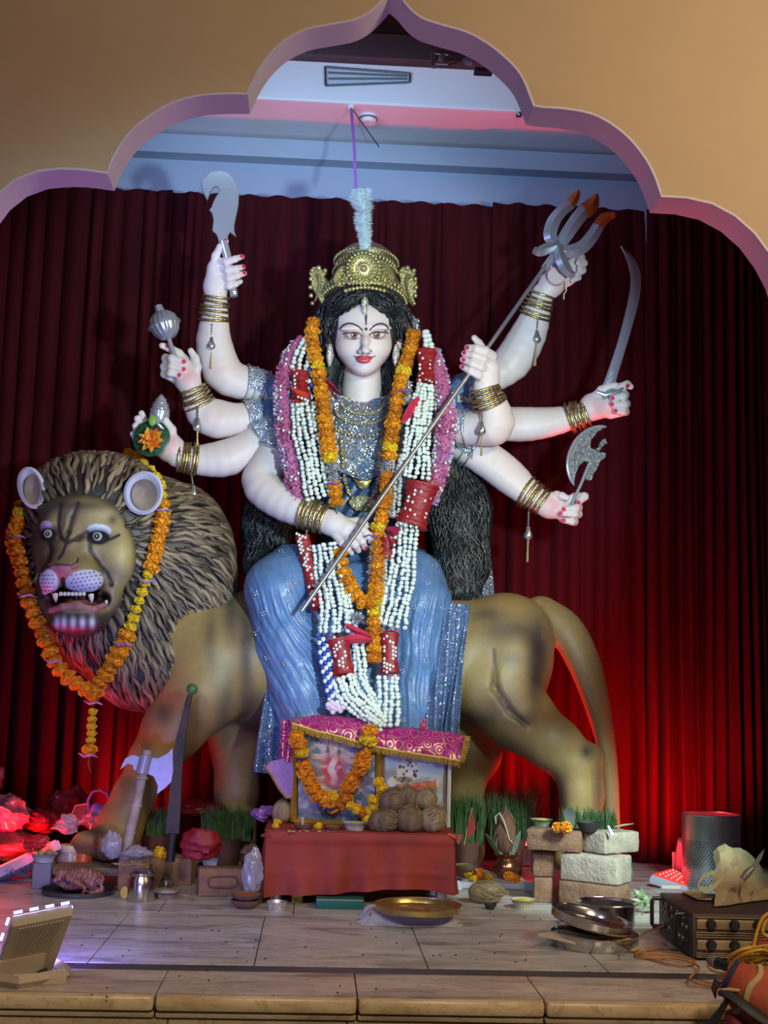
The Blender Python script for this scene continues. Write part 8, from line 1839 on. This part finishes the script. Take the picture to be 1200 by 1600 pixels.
part('blade', MB().prism([P(x, y, YX-0.004) for x, y in ((230, 1183), (248, 1184), (262, 1176), (270, 1168), (271, 1205), (268, 1222), (258, 1232), (245, 1241), (246, 1228), (240, 1214), (228, 1208))], (0, 0.008, 0), 0.0015), M_wp2, ax2, 30); part('back_hook', MB().prism([P(x, y, YX-0.004) for x, y in ((222, 1183), (206, 1179), (195, 1185), (187, 1203), (200, 1194), (207, 1196), (208, 1203), (219, 1206))], (0, 0.008, 0), 0.0015), M_wp2, ax2, 30)
# jar, tray of vegetables, plate with cloth
jq = FL(109, 1378); jq = P(109, 1367, jq.y); js = jq.y/FOC; jr = thing('plastic_jar', jq, 'clear plastic jar with a cream screw lid at the left', 'jar')
part('body', MB().lathe([(0.001, 0.001), (17*js, 0.001), (20.5*js, 5*js), (21*js, 20*js), (20*js, 27*js), (16.5*js, 33*js), (16.5*js, 36*js)], jq, seg=32), mat('cloudy_plastic', (0.36, 0.31, 0.33), 0.25, alpha=0.82), jr, 50); part('lid', MB().lathe([(17*js, 34*js), (17.6*js, 35*js), (17.6*js, 43*js), (16.5*js, 44.5*js), (0.001, 44.5*js)], jq, seg=40, lobes=40, lamp=0.03), mat('cream_lid', (0.58, 0.53, 0.36), 0.45), jr, 40); part('powder', MB().lathe([(0.001, 0.003), (16*js, 0.003), (19*js, 6*js), (19*js, 16*js), (0.001, 18*js)], jq, seg=24), mat('grey_powder', (0.26, 0.20, 0.20), 0.9), jr)
oc = FL(124, 1384)+Vector((0, .05, 0.022)); solo('orange_lid_bottle', MB().lathe([(0.02, 0), (0.024, 0.01), (0.024, 0.05), (0.018, 0.06), (0.018, 0.085), (0.001, 0.086)], oc, seg=20), mat('orange_cap', (0.55, 0.10, 0.02), 0.4), 'bottle with an orange cap behind the cream lidded jar', 'bottle')
vt = P(68, 1347, 3.70); solo('grey_box', MB().rbox((vt.x, 3.71, vt.z/2), (0.05, 0.06, vt.z-0.001), bev=0.003), mat('grey_card_box', (0.20, 0.18, 0.24), 0.7), 'small grey box under the foil vegetable tray', 'box'); paper_bowl(vt, 0.036, 0.024, 'foil tray of vegetables left of the plastic jar', lobes=6)
for (dx, dz, r_, m_, lb, cat) in ((0.016, 0.026, 0.012, mat('tan_potato', (0.30, 0.20, 0.12), 0.7), 'small brown potato in the foil vegetable tray', 'potato'), (-0.006, 0.024, 0.010, mat('lime_skin', (0.34, 0.36, 0.08), 0.4), 'pale lime in the foil vegetable tray', 'lime')): solo(cat, MB().lathe([(0.001, -r_), (r_*0.7, -r_*0.75), (r_*1.05, -0.1*r_), (r_*0.9, r_*0.55), (r_*0.4, r_*0.92), (0.001, r_)], vt+Vector((dx, -0.01, dz)), (0.3, 0.1, 1), 16), m_, lb, cat, smooth=60)
leaf(vt+Vector((-0.045, -0.01, 0.022)), vt+Vector((0.0, -0.01, 0.030)), 0.009, 0.004, MATS['green_leaf'], 'green leaf on the foil vegetable tray')
pl_ = FL(122, 1396); plate('dark_plate', pl_, 0.098, 0.014, 'dark metal plate under the crumpled striped cloth', mat('dark_metal_plate', (0.10, 0.10, 0.10), 0.4, metal=0.7))
def plaid(name):
    m = bpy.data.materials.new(name); m.use_nodes = True; nt = m.node_tree; b = nt.nodes['Principled BSDF']; t = nd(nt, 'ShaderNodeTexCoord'); w = nd(nt, 'ShaderNodeTexWave'); w.inputs['Scale'].default_value = 11; w.inputs['Distortion'].default_value = 7; w.inputs['Detail'].default_value = 1; nt.links.new(t.outputs['Object'], w.inputs['Vector'])
    r = nd(nt, 'ShaderNodeValToRGB'); r.color_ramp.interpolation = 'CONSTANT'; e = r.color_ramp.elements; e[0].color = (0.30, 0.09, 0.05, 1); e[1].position = 0.45; e[1].color = (0.40, 0.40, 0.52, 1); x = e.new(0.62); x.color = (0.05, 0.07, 0.22, 1); x = e.new(0.75); x.color = (0.33, 0.12, 0.06, 1); nt.links.new(w.outputs['Fac'], r.inputs[0]); nt.links.new(r.outputs[0], b.inputs['Base Color']); b.inputs['Roughness'].default_value = 0.8; MATS[name] = m; return m
random.seed(71); cc = pl_+Vector((0.005, -0.005, 0.038)); tw = thing('striped_cloth', pl_+Vector((0, 0, 0.014)), 'crumpled orange white and blue striped cloth on the dark plate', 'cloth'); M_pd = plaid('striped_cotton')
part('heap', crumple(cc, (0.062, 0.050, 0.034), 41, 0.20, 40, 26), M_pd, tw, 60)
for i in range(7):
    a = random.uniform(0, 6.28); q = [cc+Vector((0.055*math.cos(a+t*0.5)+0.012*math.sin(4*t), -0.03+0.03*math.sin(a+t*0.4), -0.012+0.03*math.sin(t*1.1+i))) for t in np.linspace(0, 2.6, 14)]; part('fold', MB().tube(q, [0.004+0.008*math.sin(math.pi*k/13) for k in range(14)], 8, flat=0.6), M_pd, tw, 60)
# steel container, lemon, bowls
sq = FL(220, 1408); ss = sq.y/FOC; sc2 = thing('steel_container', sq, 'small steel container with a lid in front of the straw strewn brick', 'container')
part('body', MB().lathe([(0.001, 0), (19*ss, 0), (20.5*ss, 2*ss), (20.5*ss, 32*ss), (17*ss, 37*ss), (17*ss, 39*ss), (0.001, 39*ss)], sq, seg=40), M_ss, sc2, 40); part('lid', MB().lathe([(18.5*ss, 38*ss), (19*ss, 39*ss), (19*ss, 42*ss), (15*ss, 46*ss), (0.001, 47*ss)], sq, seg=40), M_ss, sc2, 40)
lm = FL(194, 1404); lt2 = thing('lemon_half', lm, 'yellow lemon half left of the steel container', 'lemon'); part('rind', MB().lathe([(0.001, -0.010), (0.010, -0.008), (0.0155, 0.0)], lm+Vector((0, 0, 0.0155)), (-0.6, -0.8, 0.1), 20), mat('lemon_rind', (0.65, 0.46, 0.02), 0.4), lt2, 60); part('flesh', MB().lathe([(0.0155, 0), (0.001, 0.001)], lm+Vector((0, 0, 0.0155)), (-0.6, -0.8, 0.1), 20), mat('lemon_flesh', (0.70, 0.55, 0.10), 0.4), lt2)
paper_bowl(FL(260, 1404), 0.036, 0.020, 'tan paper bowl of white paste right of the steel container', m=mat('tan_paper', (0.24, 0.17, 0.13), 0.7), fill=mat('white_paste', (0.45, 0.50, 0.50), 0.5), group='paper bowls', lobes=9)
kb = FL(260, 1385)+Vector((0, -0.01, 0)); solo('steel_knob_lid', MB().lathe([(0.001, 0), (0.022, 0.001), (0.022, 0.003), (0.014, 0.008), (0.016, 0.02), (0.010, 0.028), (0.001, 0.030)], kb, seg=20), M_ss, 'small steel lid with a knob behind the tan paper bowl', 'lid')
cdq = FL(384, 1419); clay_dish(cdq, 0.040, 0.022, 'lower of the two stacked clay bowls by the red table', group='stacked clay bowls'); clay_dish(cdq+Vector((0, 0, 0.017)), 0.040, 0.020, 'upper clay bowl with orange powder by the red table', fill=mat('orange_powder', (0.40, 0.07, 0.02), 0.9), group='stacked clay bowls')
bq = FL(332, 1354)+Vector((0, 0, 0.02)); bq = FL(332, 1352, 0.04); paper_bowl(bq, 0.040, 0.026, 'white paper bowl with a banana on the brick left of the table', m=mat('white_paper_bowl', (0.48, 0.50, 0.48), 0.6), group='paper bowls', lobes=18)
bn = [bq+Vector((x, -0.01, z)) for x, z in ((-0.008, 0.024), (0.012, 0.030), (0.034, 0.030), (0.042, 0.027))]; bnn = thing('banana', bn[0], 'short yellow banana lying in the white paper bowl', 'banana'); part('fruit', MB().tube(bn, [0.003, 0.010, 0.009, 0.003], 10), mat('banana_skin', (0.60, 0.52, 0.10), 0.5), bnn, 60); part('tip', MB().ell(bn[-1], 0.0035, 8, 6), M_clay, bnn)
leaf(bq+Vector((-0.04, -0.012, 0.022)), bq+Vector((-0.004, -0.016, 0.030)), 0.012, 0.006, mat('teal_leaf', (0.03, 0.13, 0.08), 0.5), 'dark green leaf in the white paper bowl with the banana')
cupq = FL(352, 1350, 0.04)+Vector((0, 0.05, 0)); solo('plastic_cup', MB().lathe([(0.001, 0), (0.018, 0), (0.026, 0.06), (0.025, 0.06), (0.017, 0.003)], cupq, (0.5, -0.1, 0.8), 24), M_pb, 'tipped clear plastic cup behind the white paper bowl', 'cup')
str_ = MB()
for i in range(150):
    z = 0.092 if random.random() < .5 else 0.001; q = FL(random.uniform(185, 224), 1350, .092)+Vector((0, random.uniform(-.05, .05), 0)) if z > .05 else FL(random.uniform(180, 320), random.uniform(1392, 1408)); a = random.uniform(0, 6.28); l = random.uniform(.006, .018); str_.tube([q+Vector((0, 0, .002)), q+Vector((l*math.cos(a), l*math.sin(a), random.uniform(.001, .006)))], 0.0007, 3)
o = solo('scattered_straw', str_, mat('straw', (0.34, 0.27, 0.18), 0.8), 'scattered straw and husk on the left bricks and floor', 'straw', smooth=0); o['kind'] = 'stuff'
bits = MB(); random.seed(83)
for i in range(64):
    q = FL(random.uniform(100, 1080), random.choice((random.uniform(1420, 1500), random.uniform(1425, 1560)))); bits.ell(q+Vector((0, 0, .0015)), (random.uniform(.0012, .0035), random.uniform(.0012, .003), .0015), 5, 4)
o = solo('floor_crumbs', bits, mat('dark_crumbs', (0.05, 0.03, 0.025), 0.8), 'dark crumbs and petals scattered over the marble floor', 'crumbs', smooth=0); o['kind'] = 'stuff'

# ------------------------------- flood lamps
M_lb = mat('cream_lamp_housing', (0.44, 0.36, 0.25), 0.5); M_lw = mat('white_lamp_housing', (0.42, 0.42, 0.52), 0.45)  # white housing tinted bluish, with the violet lamp's light in its colour
def lamp_panel(t, c, hmat, face_m, ribs=9, dots=None):
    """c: four corners of the lit face, in order; the housing lies behind it"""
    n = (c[1]-c[0]).cross(c[3]-c[0]).normalized(); th = 0.026
    part('housing', MB().prism([p-n*0.002 for p in c], -n*th, 0.002), hmat, t, 30); m_ = sum(c, Vector())/4
    part('lit_face', MB().prism([p.lerp(m_, 0.07) for p in c], n*0.002), face_m, t, 0)
    for k in range(ribs):
        q = (k+0.5)/ribs; a = c[0].lerp(c[1], 0.08+0.84*q).lerp(m_, 0.10)-n*(th+0.004); b = c[3].lerp(c[2], 0.08+0.84*q).lerp(m_, 0.35)-n*(th+0.004); part('cooling_rib', MB().tube([a, b], 0.0022, 4), hmat, t, 20)
    return n, m_
# violet lamp at the front left, seen from behind
YV = FL(50, 1542).y
vl = thing('violet_flood_lamp', Vector((FL(50, 1542).x, YV, 0)), 'cream flood lamp seen from behind with violet light at its edges', 'flood lamp')
cv = [P(18, 1430, YV-0.01), P(112, 1412, YV+0.01), P(78, 1508, YV+0.09), P(-12, 1520, YV+0.07)]
nv, mv_ = lamp_panel(vl, cv, M_lb, mat('violet_led', (0.1, 0.1, 0.3), 0.4, emit=(0.35, 0.30, 1.0), estr=14), 15)
for a, b in ((0, 1), (1, 2), (3, 0)):
    for q in (0.12, 0.37, 0.62, 0.87): p = cv[a].lerp(cv[b], q)+nv*0.001+(cv[a].lerp(cv[b], q)-mv_).normalized()*0.004; d = (cv[b]-cv[a]).normalized(); part('edge_light', MB().tube([p-d*0.008, p+d*0.008], 0.003, 6), mat('violet_led_edge', (0.2, 0.2, 0.4), 0.4, emit=(0.45, 0.40, 1.0), estr=3.0), vl)
part('driver_box', MB().prism([P(-8, 1500, YV+0.03), P(76, 1484, YV+0.045), P(72, 1510, YV+0.06), P(46, 1524, YV+0.055), P(8, 1530, YV+0.05)], (0, -0.035, 0.0), 0.003), M_lb, vl, 30)
bs = [FL(-14, 1538), FL(28, 1546), FL(100, 1533), FL(101, 1524), FL(76, 1512)]
part('foot_bracket', MB().tube([p+Vector((0, 0, 0.012)) for p in bs], 0.012, 4, twist=0), M_lb, vl, 20); part('foot_bracket', MB().rbox(FL(60, 1540)+Vector((0, 0.006, 0.011)), (0.10, 0.010, 0.022), Matrix.Rotation(0.25, 3, 'Z'), 0.002), M_lb, vl)
part('cable', MB().tube([P(36, 1527, YV+0.03), P(50, 1527, YV), P(60, 1521, YV+0.01), P(72, 1514, YV+0.05)], 0.003, 6), M_kn, vl)
d = bpy.data.lights.new('violet_flood_light', 'AREA'); d.shape = 'RECTANGLE'; d.size = 0.10; d.size_y = 0.10; d.color = (0.26, 0.22, 1.0); d.energy = 6.5; o = bpy.data.objects.new('violet_flood_light', d); COL.objects.link(o); o.location = mv_+nv*0.012; aim(o, mv_+nv)
VN = nv
# tilted lamp at the left, its red face turned to the curtain
rl = thing('tilted_flood_lamp', FL(45, 1370), 'white flood lamp tilted on its bracket at the left with a red glowing edge', 'flood lamp')
YR = FL(45, 1384).y
cr_ = [P(-8, 1357, YR), P(91, 1311, YR+0.03), P(78, 1330, YR+0.13), P(-14, 1369, YR+0.10)]
nr_, mr_ = lamp_panel(rl, cr_, M_lw, mat('red_led', (0.3, 0.02, 0.02), 0.4, emit=(1.0, 0.03, 0.03), estr=8), 10)
if nr_.y < 0: raise ValueError('lamp faces the hall')
part('bracket', MB().tube([P(15, 1357, YR-0.01), FL(42, 1371)+Vector((0, 0, 0.006)), FL(86, 1360)+Vector((0, 0, 0.006)), P(60, 1342, YR+0.06)], 0.009, 4), M_lw, rl, 20)
d = bpy.data.lights.new('red_flood_light_left', 'AREA'); d.shape = 'RECTANGLE'; d.size = 0.15; d.size_y = 0.15; d.color = (1.0, 0.010, 0.018); d.energy = 5; o = bpy.data.objects.new('red_flood_light_left', d); COL.objects.link(o); o.location = mr_+nr_*0.012; aim(o, mr_+nr_+Vector((0.45, 0.2, 0.9)))
# red lamp at the right
r2 = thing('red_flood_lamp', FL(1050, 1386), 'glowing red flood lamp with a grid of diodes beside the drum basket', 'flood lamp'); YQ = FL(1050, 1388).y
cq_ = [P(1018, 1366, YQ), P(1083, 1388, YQ-0.02), P(1084, 1374, YQ+0.10), P(1050, 1357, YQ+0.14)]
n2_, m2_ = lamp_panel(r2, cq_, M_lw, mat('red_led_bright', (0.3, 0.02, 0.02), 0.4, emit=(1.0, 0.02, 0.02), estr=2.2), 0)
if n2_.z < 0: raise ValueError('lamp2 faces down')
for i in range(5):
    for j in range(6):
        p = cq_[0].lerp(cq_[1], (j+1)/7).lerp(cq_[3].lerp(cq_[2], (j+1)/7), (i+0.8)/5.6); part('diode', MB().ell(p+n2_*0.003, (0.0022, 0.0022, 0.0016), 6, 4), mat('red_diode', (0.5, 0.1, 0.1), 0.4, emit=(1.0, 0.25, 0.20), estr=6), r2)
d = bpy.data.lights.new('red_flood_light_right', 'AREA'); d.shape = 'RECTANGLE'; d.size = 0.09; d.size_y = 0.07; d.color = (1.0, 0.008, 0.012); d.energy = 6; o = bpy.data.objects.new('red_flood_light_right', d); COL.objects.link(o); o.location = m2_+n2_*0.012; aim(o, m2_+n2_+Vector((-0.05, 0.55, 0)))
bag('red_cloth', 1064, 1362, YQ+0.30, 22, 16, 'small red cloth lump behind the red flood lamp', mat('bright_red_cloth', (0.45, 0.02, 0.02), 0.5), 51, 0.14, cat='cloth')

# red lamps on the floor close to the curtain, behind the drum basket and an added one behind the bags at the left
def curtain_lamp(b3, label, energy, lean):
    r3 = thing('red_flood_lamp', b3, label, 'flood lamp')
    c3_ = [b3+Vector((-0.07, 0.03, 0.03)), b3+Vector((0.07, 0.03, 0.03)), b3+Vector((0.07, -0.03, 0.13)), b3+Vector((-0.07, -0.03, 0.13))][::-1]
    n3_, m3_ = lamp_panel(r3, c3_, M_lw, MATS['red_led_bright'], 6)
    part('bracket', MB().tube([b3+Vector((-0.075, 0, 0.08)), b3+Vector((-0.075, 0, 0.005)), b3+Vector((0.075, 0, 0.005)), b3+Vector((0.075, 0, 0.08))], 0.005, 6), M_lw, r3, 20)
    d = bpy.data.lights.new('red_curtain_light', 'AREA'); d.shape = 'RECTANGLE'; d.size = 0.12; d.size_y = 0.09; d.color = (1.0, 0.008, 0.012); d.energy = energy; d.spread = math.radians(120)
    o = bpy.data.objects.new('red_curtain_light', d); COL.objects.link(o); o.location = m3_+n3_*0.012; aim(o, m3_+n3_+Vector(lean))
curtain_lamp(Vector((dq.x+0.02, dq.y+0.22, 0)), 'red flood lamp hidden behind the steel drum basket lighting the curtain', 8, (-0.2, 0, 0.5))
bl3 = P(190, 1290, 4.28); curtain_lamp(Vector((bl3.x, 4.28, 0)), 'added red flood lamp hidden behind the bags and the lion leg at the left', 3.6, (-0.25, 0, 0.75))  # unseen lamp added to redden the left curtain
curtain_lamp(Vector((P(826, 1290, 4.26).x, 4.26, 0)), 'red flood lamp on the floor behind the lion hind legs', 13, (-0.1, -0.95, 1.3))
